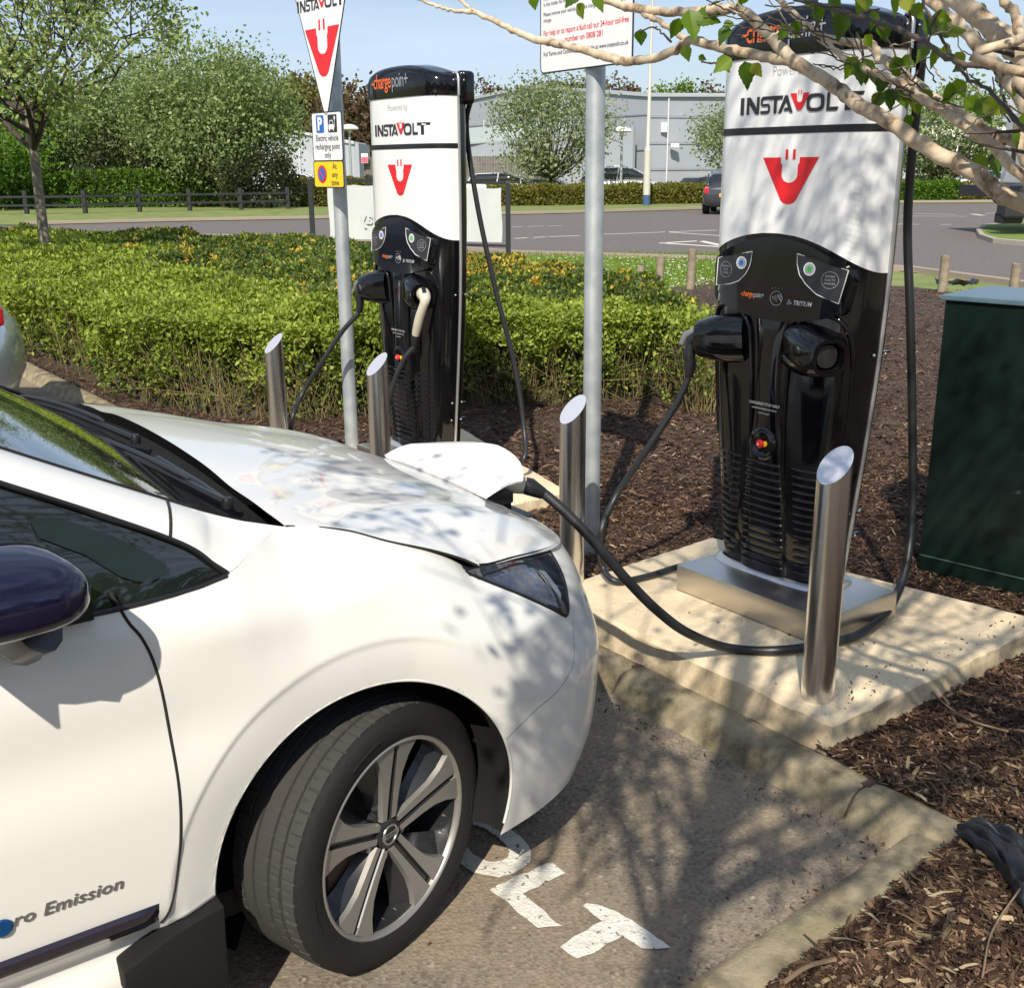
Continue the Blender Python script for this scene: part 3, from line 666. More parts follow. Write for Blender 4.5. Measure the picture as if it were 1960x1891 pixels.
def holster(parent, x, z, side, filled):
    """black pod whose open end looks outwards to the given side"""
    ax = Vector((side*.90, -.42, -.08)).normalized(); up = Vector((0, 0, 1)); up = (up-ax*up.dot(ax)).normalized(); rt = ax.cross(up)
    o = Vector((x, float(fy(x, z))+.02, z)); rings = [(-.05, .16, .175, 0), (.015, .165, .172, 0), (.065, .158, .155, 0), (.118, .132, .130, 0), (.130, .118, .118, .0), (.130, .094, .096, 0), (.124, .088, .09, 0), (.104, .078, .08, 0), (.04, .06, .06, 0)]
    b = MB(); vs = []; n = 24
    for d, w, h, q in rings:
        for px, py in rrect(w, h, min(w, h)*.38, 5): vs.append(o+ax*d+rt*px+up*py)
    b.add(vs, [(r*n+j, r*n+(j+1) % n, (r+1)*n+(j+1) % n, (r+1)*n+j) for r in range(len(rings)-1) for j in range(n)]+[tuple((len(rings)-1)*n+j for j in range(n))])
    h = b.build('holster', M_black, parent, smooth=50)
    if not filled:
        g = MB(); g.add([o+ax*.108+rt*px+up*py for px, py in rrect(.068, .074, .03, 5)], [tuple(range(24))]); g.build('socket_cover', mat('socket_grey', (.055, .05, .045), .45) if 'socket_grey' not in bpy.data.materials else bpy.data.materials['socket_grey'], h)
    return o, ax, up, rt
def place(o, x, y, z, rz): o.location = (x, y, z); o.rotation_euler = (0, 0, rz)
CU = Vector((sin(radians(143)), cos(radians(143)), 0)); CI = Vector((sin(radians(53)), cos(radians(53)), 0))   # local x and local y of a charger
CH1 = Vector((1.003, 3.95, 0))+CU*.08; CH2 = Vector((-.375, 5.82, 0))
c1 = make_charger()
def copy_tree(o, parent=None):
    c = o.copy(); COL.objects.link(c); c.parent = parent
    for ch in list(o.children): copy_tree(ch, c)
    return c
c2 = copy_tree(c1)
for o in (c1, c2): o['category'] = 'charger'; o['group'] = 'electric car chargers beside the bays'
c1['label'] = 'nearest tall black and white car charger behind the birch branches, one holster empty'
c2['label'] = 'farther black and white car charger with a beige plug in its right holster'
place(c1, CH1.x, CH1.y, .0, CH_RZ); place(c2, CH2.x, CH2.y, -.01, CH_RZ)
def loc2w(c, p, z0): return Vector((c.x, c.y, z0))+CU*p[0]+CI*p[1]+Vector((0, 0, p[2]))
H1L = holster(c1, -.185, 1.075-.0, -1, True); H1R = holster(c1, .150, 1.075, 1, False)
H2L = holster(c2, -.185, 1.075, -1, True); H2R = holster(c2, .150, 1.075, 1, True)

# ---------------------------------------------------------------- plugs and cables
M_grip = mat('grip_grey', (.16, .165, .17), .5)
def bend(pts, n=8): return catmull(pts, n)
def frm(a):
    a = Vector(a).normalized(); u = Vector((0, 0, 1)); u = (u-a*u.dot(a)).normalized(); return a, u, a.cross(u)
def plug_in_holster(H_, base, z0, beige, name, label, cablepts, cable_label, r=.0125):
    """the connector stuck into a pod: collar at the mouth, handle hanging down, cable from it"""
    o, ax, up, rt = H_; W_ = lambda v: loc2w(base, v, z0)
    root = empty('charging_plug', W_(o+ax*.16), 0, label, 'charging plug', 'charging plugs'); inv = Vector(root.location)
    m = M_beige if beige else M_blackm
    k_ = 1 if beige else .38; P0, P1, P2, P3, P4 = (o+ax*.08, o+ax*.145, o+ax*.185+up*-.02, o+ax*.175+Vector((-.03, -.012, -.10)), o+ax*.145+Vector((-.055, -.02, -.20))) if beige else (o+ax*.08, o+ax*.12, o+ax*.152+up*-.012, o+ax*.158+Vector((0, -.006, -.05)), o+ax*.150+Vector((0, -.01, -.09)))
    pts = bend([W_(p)-inv for p in (P0, P1, P2, P3, P4)], 5); N = len(pts)
    rs = [sm(i/(N-1), [0, .2, .42, .6, .8, 1], [.032, .033, .028, .021, .022, .019]) for i in range(N)]
    MB().tube(pts, [float(x) for x in rs], 14).build('handle', m, root, smooth=60)
    g = [W_(p)-inv for p in (P4+Vector((0, .001, .012)), P4+Vector((0, -.002, -.012)), P4+Vector((0, -.006, -.05)))]
    MB().tube(g, [.021, .0205, .015], 12).build('strain_relief', M_blackm, root, smooth=50)
    q = [W_(p)-inv for p in (o+ax*.135+up*.03, o+ax*.178+up*.012, o+ax*.195+up*-.02)]
    MB().tube(q, [.012, .014, .011], 8).build('trigger', M_blackm if beige else M_grip, root, smooth=50)
    if not beige:
        b = MB(); 
        for k in range(6): p = W_(o+ax*.172+Vector((0, 0, .022-k*.009)))-inv; b.tube([p-Vector(CU)*.012, p+Vector(CU)*.012], .0045, 6)
        b.build('grip', M_grip, root, smooth=60)
    s = W_(P4+Vector((0, -.006, -.05))); cablepts = cablepts(s.y) if callable(cablepts) else cablepts; pts = bend([s]+[Vector(p) for p in cablepts], 10)
    tag(MB().tube(pts, r, 12).build('charging_cable', M_rubber, smooth=70), cable_label, 'cable', 'charging cables')
rear1 = loc2w(CH1, (.325, .0, 1.96), 0); rear1l = loc2w(CH1, (-.335, .03, 1.98), 0)
# near charger, left holster: cable drops, sweeps along the mulch and comes back to the plinth
plug_in_holster(H1L, CH1, 0, False, 'p', 'black plug with grey ribbed grip parked in the left holster of the near charger',
    lambda Y: [at(1292, 778, Y), at(1240, 858, Y+.01), at(1180, 948, Y+.03), at(1150, 1020, 3.92), at(1152, 1080, 3.98), onz(1178, 1112, .17), onz(1235, 1104, .166), onz(1302, 1084, .17), onz(1345, 1080, .17)], 'black cable looping from the left holster of the near charger to its plinth')
plug_in_holster(H2L, CH2, 0, False, 'p', 'black plug with grey ribbed grip parked in the left holster of the far charger',
    lambda Y: [at(655, 635, Y), at(612, 700, Y), at(578, 755, Y), at(560, 800, 5.8), at(556, 850, 5.85), onz(553, 905, .08)], 'black cable hanging from the left holster of the far charger, behind the leftmost bollard')
plug_in_holster(H2R, CH2, 0, True, 'p', 'beige plug parked in the right holster of the far charger',
    lambda Y: [at(772, 690, Y), at(750, 745, Y), at(738, 805, Y), at(742, 860, Y+.02), onz(765, 905, .16), onz(850, 925, .16), onz(960, 905, .16), at(1002, 880, 5.45), at(1003, 820, 5.55), at(985, 700, 5.6), at(950, 560, 5.62), at(915, 400, 5.64), at(893, 250, 5.66), loc2w(CH2, (.325, .0, 1.96), 0)], 'black cable from the beige plug, sweeping low and up the back of the far charger')
# the cable in use: from the car's nose over the slab and up the back of the near charger
pts = bend([at(1012, 930, 3.10), at(1040, 944, 3.10), at(1085, 983, 3.08), at(1140, 1040, 3.06), at(1200, 1110, 3.07), at(1260, 1170, 3.10), at(1320, 1213, 3.16), onz(1400, 1241, .172), onz(1500, 1244, .172), onz(1600, 1228, .172), onz(1655, 1208, .18), at(1702, 1165, 3.60), at(1733, 1090, 3.72), at(1746, 980, 3.80), at(1746, 800, 3.84), at(1742, 600, 3.85), at(1738, 400, 3.85), rear1], 8)
tag(MB().tube([Vector(p) for p in pts], .0148, 14).build('charging_cable', M_rubber, smooth=70), 'thick black cable from the nose of the white car, arching over the near slab', 'cable', 'charging cables')
root = empty('charging_plug', at(990, 922, 3.1), 0, 'beige plug under the open flap on the nose of the white car', 'charging plug', 'charging plugs'); inv = Vector(root.location)
pp = [Vector(at(u, v, y))-inv for u, v, y in ((925, 925, 3.10), (955, 925, 3.10), (985, 924, 3.10), (1008, 931, 3.10))]
MB().tube(pp, [.026, .032, .031, .023], 14).build('handle', M_beige, root, smooth=50)
MB().tube([Vector(at(u, v, 3.1))-inv for u, v in ((1004, 929), (1015, 932), (1026, 938), (1040, 945))], [.025, .026, .022, .017], 14).build('strain_relief', M_blackm, root, smooth=50)

# ---------------------------------------------------------------- bollards
def bollard(x, y, z0, h, label, r=.048):
    b = MB(); n = 48; d = Vector((CI.x, CI.y, 0)); vs = []; rings = []
    zz = [0, h*.5]
    for z in zz: vs += [(r*cos(2*pi*k/n), r*sin(2*pi*k/n), z) for k in range(n)]
    tops = []
    for k in range(n):
        p = Vector((r*cos(2*pi*k/n), r*sin(2*pi*k/n), 0)); tops.append((p.x, p.y, h-.062+p.dot(d)*.98))
    vs += tops; b.add(vs, [(i*n+k, i*n+(k+1) % n, (i+1)*n+(k+1) % n, (i+1)*n+k) for i in range(2) for k in range(n)])
    root = empty('bollard', (x, y, z0), 0, label, 'bollard', 'brushed steel bollards')
    b.build('post', M_steel, root, smooth=50)
    c = MB(); c.add([(p[0]*.985, p[1]*.985, p[2]+.0008) for p in tops], [tuple(range(n))]); c.build('cut_face', M_steelcut, root)
    return root
M_steelcut = mat('ground_steel', (.74, .74, .78), .55, .7, bump=.05, bscale=150)
bollard(.893, 3.0, .15, .765, 'nearest brushed steel bollard, standing on the corner of the near slab')
bollard(.222, 3.98, .08, .79, 'steel bollard between the nose of the white car and the right galvanised pole')
bollard(-.60, 4.98, .08, .79, 'brushed steel bollard standing in front of the far charger')
bollard(-1.22, 5.76, .07, .78, 'leftmost brushed steel bollard, in front of the hedge')

# ---------------------------------------------------------------- poles and signs
def pole(x, y, z0, h, r, lean, name='sign_pole', label='', cat='pole'):
    b = MB(); b.tube([(x, y, z0), (x+lean*h*.5, y, z0+h*.5), (x+lean*h, y, z0+h)], r, 24)
    o = b.build(name, M_galv, smooth=60); return tag(o, label, cat, 'galvanised sign poles')
pole(.335, 4.55, .06, 3.3, .0375, -.003, label='galvanised pole standing between the two chargers')
pole(-.895, 6.12, .06, 3.5, .037, .0, label='galvanised pole left of the far charger, with concrete round its foot')
def signplate(name, poly, M, label, cat, par=None, thick=.003, edge=True, m=None):
    r = empty(name, M.translation, 0, label, cat); Mi = M.copy(); Mi.translation = Vector((0, 0, 0))
    MB().prism(poly, thick, Mi).build('plate', m or M_signw, r)
    if edge:
        b = MB(); q = [Mi @ Vector((x, y, thick/2)) for x, y in poly]; b.tube(q+[q[0]], .0035, 6); b.build('edge_trim', M_ink, r)
    return r, Mi
def put(Mi, vs, fs, ox, oy, m, r, name='lettering', dz=.0045):
    MB().add([Mi @ Vector((v[0]+ox, v[1]+oy, dz)) for v in vs], fs).build(name, m, r)
SU = Vector((sin(radians(140)), cos(radians(140)), 0)); SN = Vector((0, 0, 1))
def sign_at(u, v, Y, U): 
    return frame(at(u, v, Y), U, (0, 0, 1))
# triangular sign: local x right, y up, centred on the logo
def tri(w, h, r=.03):
    P_ = [(-w/2, h*.62), (w/2, h*.62), (0, -h*.462)]; out = []
    for i in range(3):
        p, a, c = Vector(P_[i]), Vector(P_[i-1]), Vector(P_[(i+1) % 3]); d1 = (a-p).normalized(); d2 = (c-p).normalized(); k = r*1.9 if i < 2 else r*2.6
        for t in np.linspace(0, 1, 7): q = (p+d1*k)*(1-t)**2+p*2*t*(1-t)+(p+d2*k)*t*t; out.append((q.x, q.y))
    return out
Mt = sign_at(619, 96, 5.98, SU); Mt.translation -= Vector(SU)*.0
r, Mi = signplate('triangular_sign', tri(.64, .74)[::-1], Mt, 'white downward-pointing triangular sign with red plug logo, high on the left pole', 'sign')
B, R_ = wordmark(.055, .45); put(Mi, B.v, B.f, .0, .215, M_ink, r); put(Mi, R_.v, R_.f, .0, .215, M_red, r, 'logo', .005)
body, pins = plug_logo()
for p in [body]+pins: put(Mi, *flat([(x*.325, y*.325*.86) for x, y in p]), 0, -.02, M_red, r, 'logo')
Mp = sign_at(625.5, 287, 5.97, SU); ww, hh = .292, .36
rect = lambda w, h, q=.015: rrect(w, h, q, 3)
r, Mi = signplate('parking_sign', rect(.285, .235), sign_at(627, 262, 5.98, SU), 'white parking sign for electric vehicles on the left pole', 'sign')
put(Mi, *flat(rect(.075, .085, .008)), -.062, .062, M_blue, r, 'blue_panel'); put(Mi, *textmesh('P', .085, .004), -.062, .060, M_signw, r, dz=.006)
put(Mi, *flat(rect(.085, .085, .004)), .058, .062, M_ink, r, 'black_panel')
b = MB()
for poly in ([(-.030, -.036), (-.022, -.036), (-.022, -.028), (-.030, -.028)], [(.006, -.036), (.014, -.036), (.014, -.028), (.006, -.028)], [(-.034, -.028), (.018, -.028), (.018, -.010), (.014, -.004), (-.030, -.004), (-.034, -.010)], [(-.028, -.002), (-.024, -.002), (-.018, .012), (.002, .012), (.008, -.002), (.012, -.002), (.005, .016), (-.021, .016)], [(.022, -.02), (.025, -.02), (.025, .02), (.022, .02)], [(.018, .018), (.030, .018), (.030, .034), (.018, .034)]): b.add(*flat(poly))
put(Mi, b.v, b.f, .058, .062, M_signw, r, 'car_symbol', .006)
for k, s_ in enumerate(('Electric vehicle', 'recharging point', 'only')): put(Mi, *textmesh(s_, .042, .0002, xs=.86), 0, -.008-k*.041, M_ink, r)
r, Mi = signplate('no_waiting_sign', rect(.285, .13), sign_at(630, 334, 5.98, SU), 'yellow no waiting at any time plate under the parking sign', 'sign', m=M_yellow)
n = 28; circ = lambda rr: [(rr*cos(2*pi*k/n), rr*sin(2*pi*k/n)) for k in range(n)]
put(Mi, *flat(circ(.044)), -.062, 0, M_red, r, 'red_ring'); put(Mi, *flat(circ(.033)), -.062, 0, M_blue, r, 'blue_disc', .006)
put(Mi, *flat([(-.028, .022), (-.022, .028), (.028, -.022), (.022, -.028)]), -.062, 0, M_red, r, 'red_bar', .0072)
for k, s_ in enumerate(('At', 'any', 'time')): put(Mi, *textmesh(s_, .040, .0002), .062, .038-k*.040, M_ink, r)
# instruction board on the right pole
BU = Vector((sin(radians(148)), cos(radians(148)), 0))
Mb = sign_at(1118.5, 131, 4.53, BU); Mb.translation += Vector((0, 0, .29))
r, Mi = signplate('instruction_board', rect(.59, .58, .02), Mb, 'white instruction board with printed text on top of the right pole', 'sign')
lines = [('Step 2 - Start charging', .20, .020, M_ink, 0), ('Choose the charging connector required and press the start button. Insert the', .150, .0195, M_ink, 1), ("connector into your vehicle's charging port and wait for the charge to start on the", .128, .0195, M_ink, 1), ('panel of the charging station.', .106, .0195, M_ink, 1), ('Step 3 - Charge Complete', .072, .025, M_ink, 0),
 ("When the vehicle is charged to the desired level, press the 'stop' button adjacent to", .036, .0195, M_ink, 1), ("the 'start' button on the control panel.", .014, .0195, M_ink, 1), ('Please ensure you safely disconnect the connector from your vehicle and replace it', -.018, .0195, M_ink, 1), ('in the holder for the safety of others.', -.040, .0195, M_ink, 1), ('Please remove your vehicle from the charging bay to allow others to', -.076, .0195, M_ink, 1), ('charge.', -.098, .0195, M_ink, 1),
 ('For help or to report a fault call our 24-hour toll-free', -.145, .029, M_red, 0), ('number on 0808 281', -.178, .029, M_red, 0), ('Full Terms and Conditions are available at www.instavolt.co.uk', -.222, .0215, M_ink, 0)]
for s_, y_, h_, m_, left in lines:
    vs, fs = textmesh(s_, h_, .0001 if not left else 0); w_ = max(v[0] for v in vs)-min(v[0] for v in vs); k_ = min(1, .545/w_) if not (left and len(s_) > 60) else .545/w_
    x0 = -.272-min(v[0] for v in vs)*k_ if left else 0
    put(Mi, [(v[0]*k_, v[1], 0) for v in vs], fs, x0, y_, m_, r)
put(Mi, *flat([(-.15, -.001), (.15, -.001), (.15, .001), (-.15, .001)]), 0, .058, M_ink, r, 'underline')
for z in (.15, .45):                                                    # clamps at the back
    MB().box((0.03, .02, z-.29), (.09, .05, .02), 0, Matrix.Rotation(-radians(58), 3, 'Z')).build('clamp', M_galv, r)

# ---------------------------------------------------------------- green cabinet
gx = [onz(1757, 1095, .066), onz(1975, 1149, .066)]
b = MB(); P0 = Vector(gx[0]); dU = (Vector(gx[1])-P0).normalized(); dI = Vector((-dU.y, dU.x, 0)); w_, dp_, hg = .95, .42, 1.09
def gp(a, c, z): return P0+dU*a+dI*c+Vector((0, 0, z))
rootg = empty('utility_cabinet', P0, 0, 'dark green steel utility cabinet at the right edge, standing in the mulch', 'cabinet'); s = lambda v: v-P0
b.add([s(gp(a, c, z)) for z in (0, hg) for a, c in ((0, 0), (w_, 0), (w_, dp_), (0, dp_))], [(0, 1, 2, 3), (4, 5, 6, 7), (0, 1, 5, 4), (1, 2, 6, 5), (2, 3, 7, 6), (3, 0, 4, 7)]); b.build('body', M_greenbox, rootg, bevel=.004)
b = MB(); b.add([s(gp(a, c, z)) for z in (hg+.002, hg+.022) for a, c in ((-.015, -.015), (w_+.015, -.015), (w_+.015, dp_+.015), (-.015, dp_+.015))], [(0, 1, 2, 3), (4, 5, 6, 7), (0, 1, 5, 4), (1, 2, 6, 5), (2, 3, 7, 6), (3, 0, 4, 7)]); b.build('lid', mat('cabinet_lid', (.10, .16, .20), .35), rootg, bevel=.004)
b = MB(); b.add([s(gp(a, -.004, z)) for z in (.075, .08) for a in (.0, w_)], [(0, 1, 3, 2)]); b.build('seam', mat('seam_green', (.06, .12, .09), .5), rootg)

# ---------------------------------------------------------------- timber posts
def tpost(u, v, vt, r, zb, label):
    p = onz(u, v, zb); h = at(u, vt, p[1])[2]-zb; b = MB(); n = 9; vs = []
    for i in range(5):
        z = h*i/4; vs += [((r*(1+rnd.uniform(-.06, .06)))*cos(2*pi*k/n)+z*.02, r*sin(2*pi*k/n), z+(rnd.uniform(-.01, .012) if i == 4 else 0)) for k in range(n)]
    b.add(vs, [(i*n+k, i*n+(k+1) % n, (i+1)*n+(k+1) % n, (i+1)*n+k) for i in range(4) for k in range(n)]+[tuple(4*n+k for k in range(n))])
    o = b.build('timber_post', M_wood, smooth=50); o.location = tuple(p); tag(o, label, 'post', 'short timber posts along the bed')
tpost(1225, 545, 509, .062, .01, 'shortest timber post on the lawn, leftmost of the row')
tpost(1262, 545, 492, .062, .01, 'timber post on the lawn, second from the left')
tpost(1321, 556, 478, .058, .05, 'tallest timber post on the lawn just left of the near charger')
tpost(1803, 560, 490, .062, .06, 'leaning timber post right of the near charger, beside the road')
tpost(1938, 573, 505, .058, .06, 'rightmost timber post, behind the green cabinet')

# ---------------------------------------------------------------- banner frame
pA, pB = onz(973, 500, .012), at(593, 343, 22.5); pA = Vector(pA); pB = Vector((pB[0], pB[1], .012)); zt = at(973, 349, pA.y)[2]; ztb = at(593, 342, pB.y)[2]
rb = empty('banner_stand', pA, 0, 'white banner laced to a black post frame beside the road, blank seen from behind', 'banner')
q = lambda v: Vector(v)-pA
for P_, zz in ((pA, zt), (pB, ztb)): MB().box(q((P_.x, P_.y, zz/2)), (.09, .09, zz)).build('post', M_blackl, rb, bevel=.008)
d = (pB-pA); du = d.normalized(); 
MB().tube([q((pA.x, pA.y, zt-.02)), q((pB.x, pB.y, ztb-.02))], .035, 4).build('top_rail', M_blackl, rb)
MB().tube([q((pA.x, pA.y, .28)), q((pB.x, pB.y, .28))], .03, 4).build('bottom_rail', M_blackl, rb)
b = MB(); n = 24; vs = []
for i in range(n+1):
    t = .03+.94*(i/n)*.93
    for j in range(7):
        f = j/6; zt_ = zt+(ztb-zt)*t-.10-.02*abs(sin(i*1.1)); p = pA+d*t; vs.append(q((p.x+.012*sin(i*2.1+j), p.y-.03+.015*cos(i*1.7), .34+(zt_-.34)*f)))
b.add(vs, [(i*7+j, (i+1)*7+j, (i+1)*7+j+1, i*7+j+1) for i in range(n) for j in range(6)]); bn = b.build('banner', M_banner, rb, smooth=60)
b = MB()
for s_, t_, z_ in (('of', .60, 1.02), ('away', .66, .74)):
    vs, fs = textmesh(s_, .34, .01); p = pA+d*t_; b.add([q((p.x+du.x*v[0], p.y+du.y*v[0]-.06, z_+v[1])) for v in vs], fs)
b.build('lettering', mat('show_through', (.53, .54, .55), .6), bn)

# ---------------------------------------------------------------- black sack
b = MB(); n, k = 34, 44; c = Vector(onz(1915, 1640, .07)); vs = []
for i in range(n+1):
    for j in range(k+1):
        a = i/n; t = j/k; w = .030+.075*a**.7; x = (a-.35)*.30; y = (t-.5)*2*w-.05*a*a+.02*sin(5*a)
        fold = abs(sin(t*9.5+1.4*sin(3.1*a+t*2)))**.8; env = max(0, 1-(2*t-1)**4)**.5*(1-.35*a)*min(1, a*8+.25)
        z = (.016+.040*fold*env)*min(1, (1-a)*5+.15)+.006*sin(23*a+8*t)+.004*sin(41*t+9*a); x += .012*sin(t*14+a*3)
        vs.append((x, y, max(z, .002)))
b.add(vs, [(i*(k+1)+j, (i+1)*(k+1)+j, (i+1)*(k+1)+j+1, i*(k+1)+j+1) for i in range(n) for j in range(k)])
o = b.build('plastic_sack', M_tarp, smooth=70); o.location = c; o.rotation_euler = (0, 0, radians(-58)); tag(o, 'crumpled black plastic sack lying on the mulch at the right edge', 'sack')
o = MB().add([(x*.09, y*.03+.1*x*x, .02+.012*sin(7*x+y*3)+.01*abs(y)) for x in np.linspace(-1, 1, 12) for y in (-1, -.3, .4, 1)], [(i*4+j, i*4+j+1, (i+1)*4+j+1, (i+1)*4+j) for i in range(11) for j in range(3)]).build('plastic_scrap', M_tarp, smooth=60)
o.location = Vector(onz(1846, 553, .07)); o.scale = (3, 3, 3); tag(o, 'small scrap of black plastic on the mulch beside the leaning timber post', 'scrap')
# ================================================================= THE WHITE CAR
# car frame: X forward from the front axle, Y to the near side, Z up
AZ = radians(55); FW = Vector((sin(AZ), cos(AZ), 0)); RT = Vector((cos(AZ), -sin(AZ), 0)); CO = Vector((-.273, 2.008, 0))-RT*.885
car = empty('white_car', CO, pi/2-AZ, 'white electric hatchback parked nose-in, charging at its front flap', 'car')
# children live in a frame with x=forward, y=left (far side), z up : local = (X, -Y, Z)
def cl(X, Y, Z): return (X, -Y, Z)
RA, ZA = .342, .327; XR = -2.70
def Ztop(X):       # upper edge of the flank: beltline, then the bonnet gap, then the lamp's upper edge
    return sm(X, [-3.75, -3.3, -2.2, -1.0, -.46, -.30, -.25, -.18, -.10, .027, .114, .236, .293, .337, .463, .655, .74, .81, .86], [1.02, 1.05, 1.0, .95, .935, .940, .948, .972, .985, .953, .915, .868, .841, .815, .798, .757, .73, .71, .70])
def Yedge(X): return sm(X, [-3.75, -3.2, -2.0, -.46, -.30, -.25, -.18, -.10, .03, .2, .34], [.60, .76, .83, .838, .830, .822, .782, .735, .738, .75, .758])
# outline of the nose, unit superellipse, even in arc length
E_ = 2.75; tt = np.linspace(0, pi/2, 2000); ex, ey = np.sin(tt)**(2/E_), np.cos(tt)**(2/E_); ex[0] = 0; ey[-1] = 0
al = np.r_[0, np.cumsum(np.hypot(np.diff(ex*.86), np.diff(ey*.88)))]; 
NN = 220; sa = np.linspace(0, al[-1], NN+1); nx, ny = np.interp(sa, al, ex), np.interp(sa, al, ey)
nx2, ny2 = nx**(E_/3.25), ny**(E_/3.25)   # squarer outline lower down
def Wz(Z, zt, ye):
    lo = .893-.035*np.clip((.60-Z)/.42, 0, 1)**2
    q = np.clip((Z-.60)/max(zt-.60, .05), 0, 1); return lo-(.893-ye)*q**2.5
def Xn(Z): return sm(Z, [.12, .22, .32, .45, .55, .62, .70, .80], [.80, .84, .865, .872, .872, .868, .860, .80])
def zbot(X): return sm(X, [-3.8, -3.3, -2.4, -.5, -.34, -.1, .2, .36, .5, .7, .86], [.34, .24, .17, .17, .175, .2, .2, .207, .210, .196, .19])
cols = []            # each column: function Z -> (X, Y), with its own zbot, ztop
xs_side = list(np.arange(-3.74, -3.1, .02))+list(np.arange(-3.1, -2.3, .008))+list(np.arange(-2.3, -.55, .02))+list(np.arange(-.55, -.0005, .006))
NR = 110; Vs = []; meta = []
def relief(X, Y, Z):
    """fender lips and flank lines: small inward moves"""
    dY = 0
    for xc in (0, XR):
        r = hypot(X-xc, Z-ZA)
        if r < .50 and Z > .15:
            edge = .435; fr_ = float(np.clip((.32-(X-xc))/.22, 0, 1))
            k = np.clip((edge-r)/.012, 0, 1); dY -= .0035*k*k*(3-2*k)*fr_+.020*np.clip((edge-r)/.10, 0, 1)**1.2*fr_
    # hollow under the shoulder crease, fading forward of the wheel
    f = float(np.clip((-.02-X)/.35, 0, 1)); f2 = float(np.clip((X+3.0)/.4, 0, 1))
    dY -= .014*f*f2*math.exp(-((Z-.70)/.085)**2)
    # shoulder swelling from the window tip forward
    dY += .013*float(np.clip((X+.5)/.2, 0, 1))*float(np.clip((.32-X)/.3, 0, 1))*math.exp(-((Z-.86-.05*(-X))/.055)**2)
    # lower door: tuck above the sill
    dY -= .03*math.exp(-((Z-.285)/.045)**2)*float(np.clip((-.40-X)/.06, 0, 1))*float(np.clip((X+2.3)/.1, 0, 1))
    return dY
ncol = len(xs_side)+NN+1
P = np.zeros((ncol, NR+1, 3))
for i in range(ncol):
    if i < len(xs_side):
        X = xs_side[i]; zt, ye, zb_ = float(Ztop(X)), float(Yedge(X)), float(zbot(X))
        rear = float(np.clip((-3.2-X)/.55, 0, 1))
        for j in range(NR+1):
            Z = zb_+(zt-zb_)*(j/NR); W_ = float(Wz(Z, zt, ye))*(1-.22*rear**2.2); P[i, j] = (X, W_+relief(X, W_, Z), Z)
    else:
        k = i-len(xs_side); sx, sy = nx[k], ny[k]; Xt = sx*.86; zt = float(Ztop(Xt)); zb_ = float(zbot(Xt)); ye = float(Yedge(min(Xt, .34)))
        for j in range(NR+1):
            Z = zb_+(zt-zb_)*(j/NR); W_ = float(Wz(Z, zt, ye)); xn = float(Xn(Z)) if Xt > .3 else .86+(float(Xn(Z))-.86)*max(Xt, 0)/.3
            k2 = float(np.clip((.66-Z)/.16, 0, 1)); k2 = k2*k2*(3-2*k2); kk = float(np.clip(Xt/.1, 0, 1)); k2 *= kk
            X = (sx*(1-k2)+nx2[k]*k2)*xn; Y = (sy*(1-k2)+ny2[k]*k2)*W_
            # lower corner of the bumper: sharper, drawn back at the bottom
            low = float(np.clip((.34-Z)/.16, 0, 1))**2; 
            X -= .05*low*sx**3
            P[i, j] = (X, Y+(relief(X, Y, Z) if X < .45 else 0), Z)
# snap columns/rows to the wheel arches
for xc in (0, XR):
    d = np.hypot(P[:, :, 0]-xc, P[:, :, 2]-ZA); near_ = (np.abs(d-RA) < .0048) & (P[:, :, 1] > .5)
    f = RA/np.maximum(d, 1e-6); P[:, :, 0] = np.where(near_, xc+(P[:, :, 0]-xc)*f, P[:, :, 0]); P[:, :, 2] = np.where(near_, ZA+(P[:, :, 2]-ZA)*f, P[:, :, 2])
def poly_in(x, z, poly):
    c = False; n = len(poly)
    for i in range(n):
        x1, z1 = poly[i]; x2, z2 = poly[i-1]
        if (z1 > z) != (z2 > z) and x < (x2-x1)*(z-z1)/(z2-z1)+x1: c = not c
    return c
DG = [(-.462, .96), (-.445, .91), (-.427, .877), (-.412, .82), (-.402, .72), (-.398, .60), (-.404, .496), (-.418, .40), (-.434, .345), (-.448, .318)]       # door gap
def door_x(Z): return lerp(-Z, [-p[1] for p in DG], [p[0] for p in DG])
BG = [(.578, .62), (.556, .56), (.52, .531), (.47, .510), (.41, .497), (.345, .47), (.318, .455)]                     # bumper / wing gap
LAMP = [(.298, .820), (.304, .804), (.345, .783), (.414, .745), (.50, .692), (.548, .660), (.563, .655), (.577, .672), (.604, .715), (.632, .76), (.64, .9), (.29, .9)]
cen = (P[:-1, :-1]+P[1:, :-1]+P[1:, 1:]+P[:-1, 1:])/4
part = np.zeros(cen.shape[:2], int)-1          # -1 dropped, 0 wing, 1 bumper, 2 door, 3 rear quarter, 4 sill, 5 lamp, 6 grille
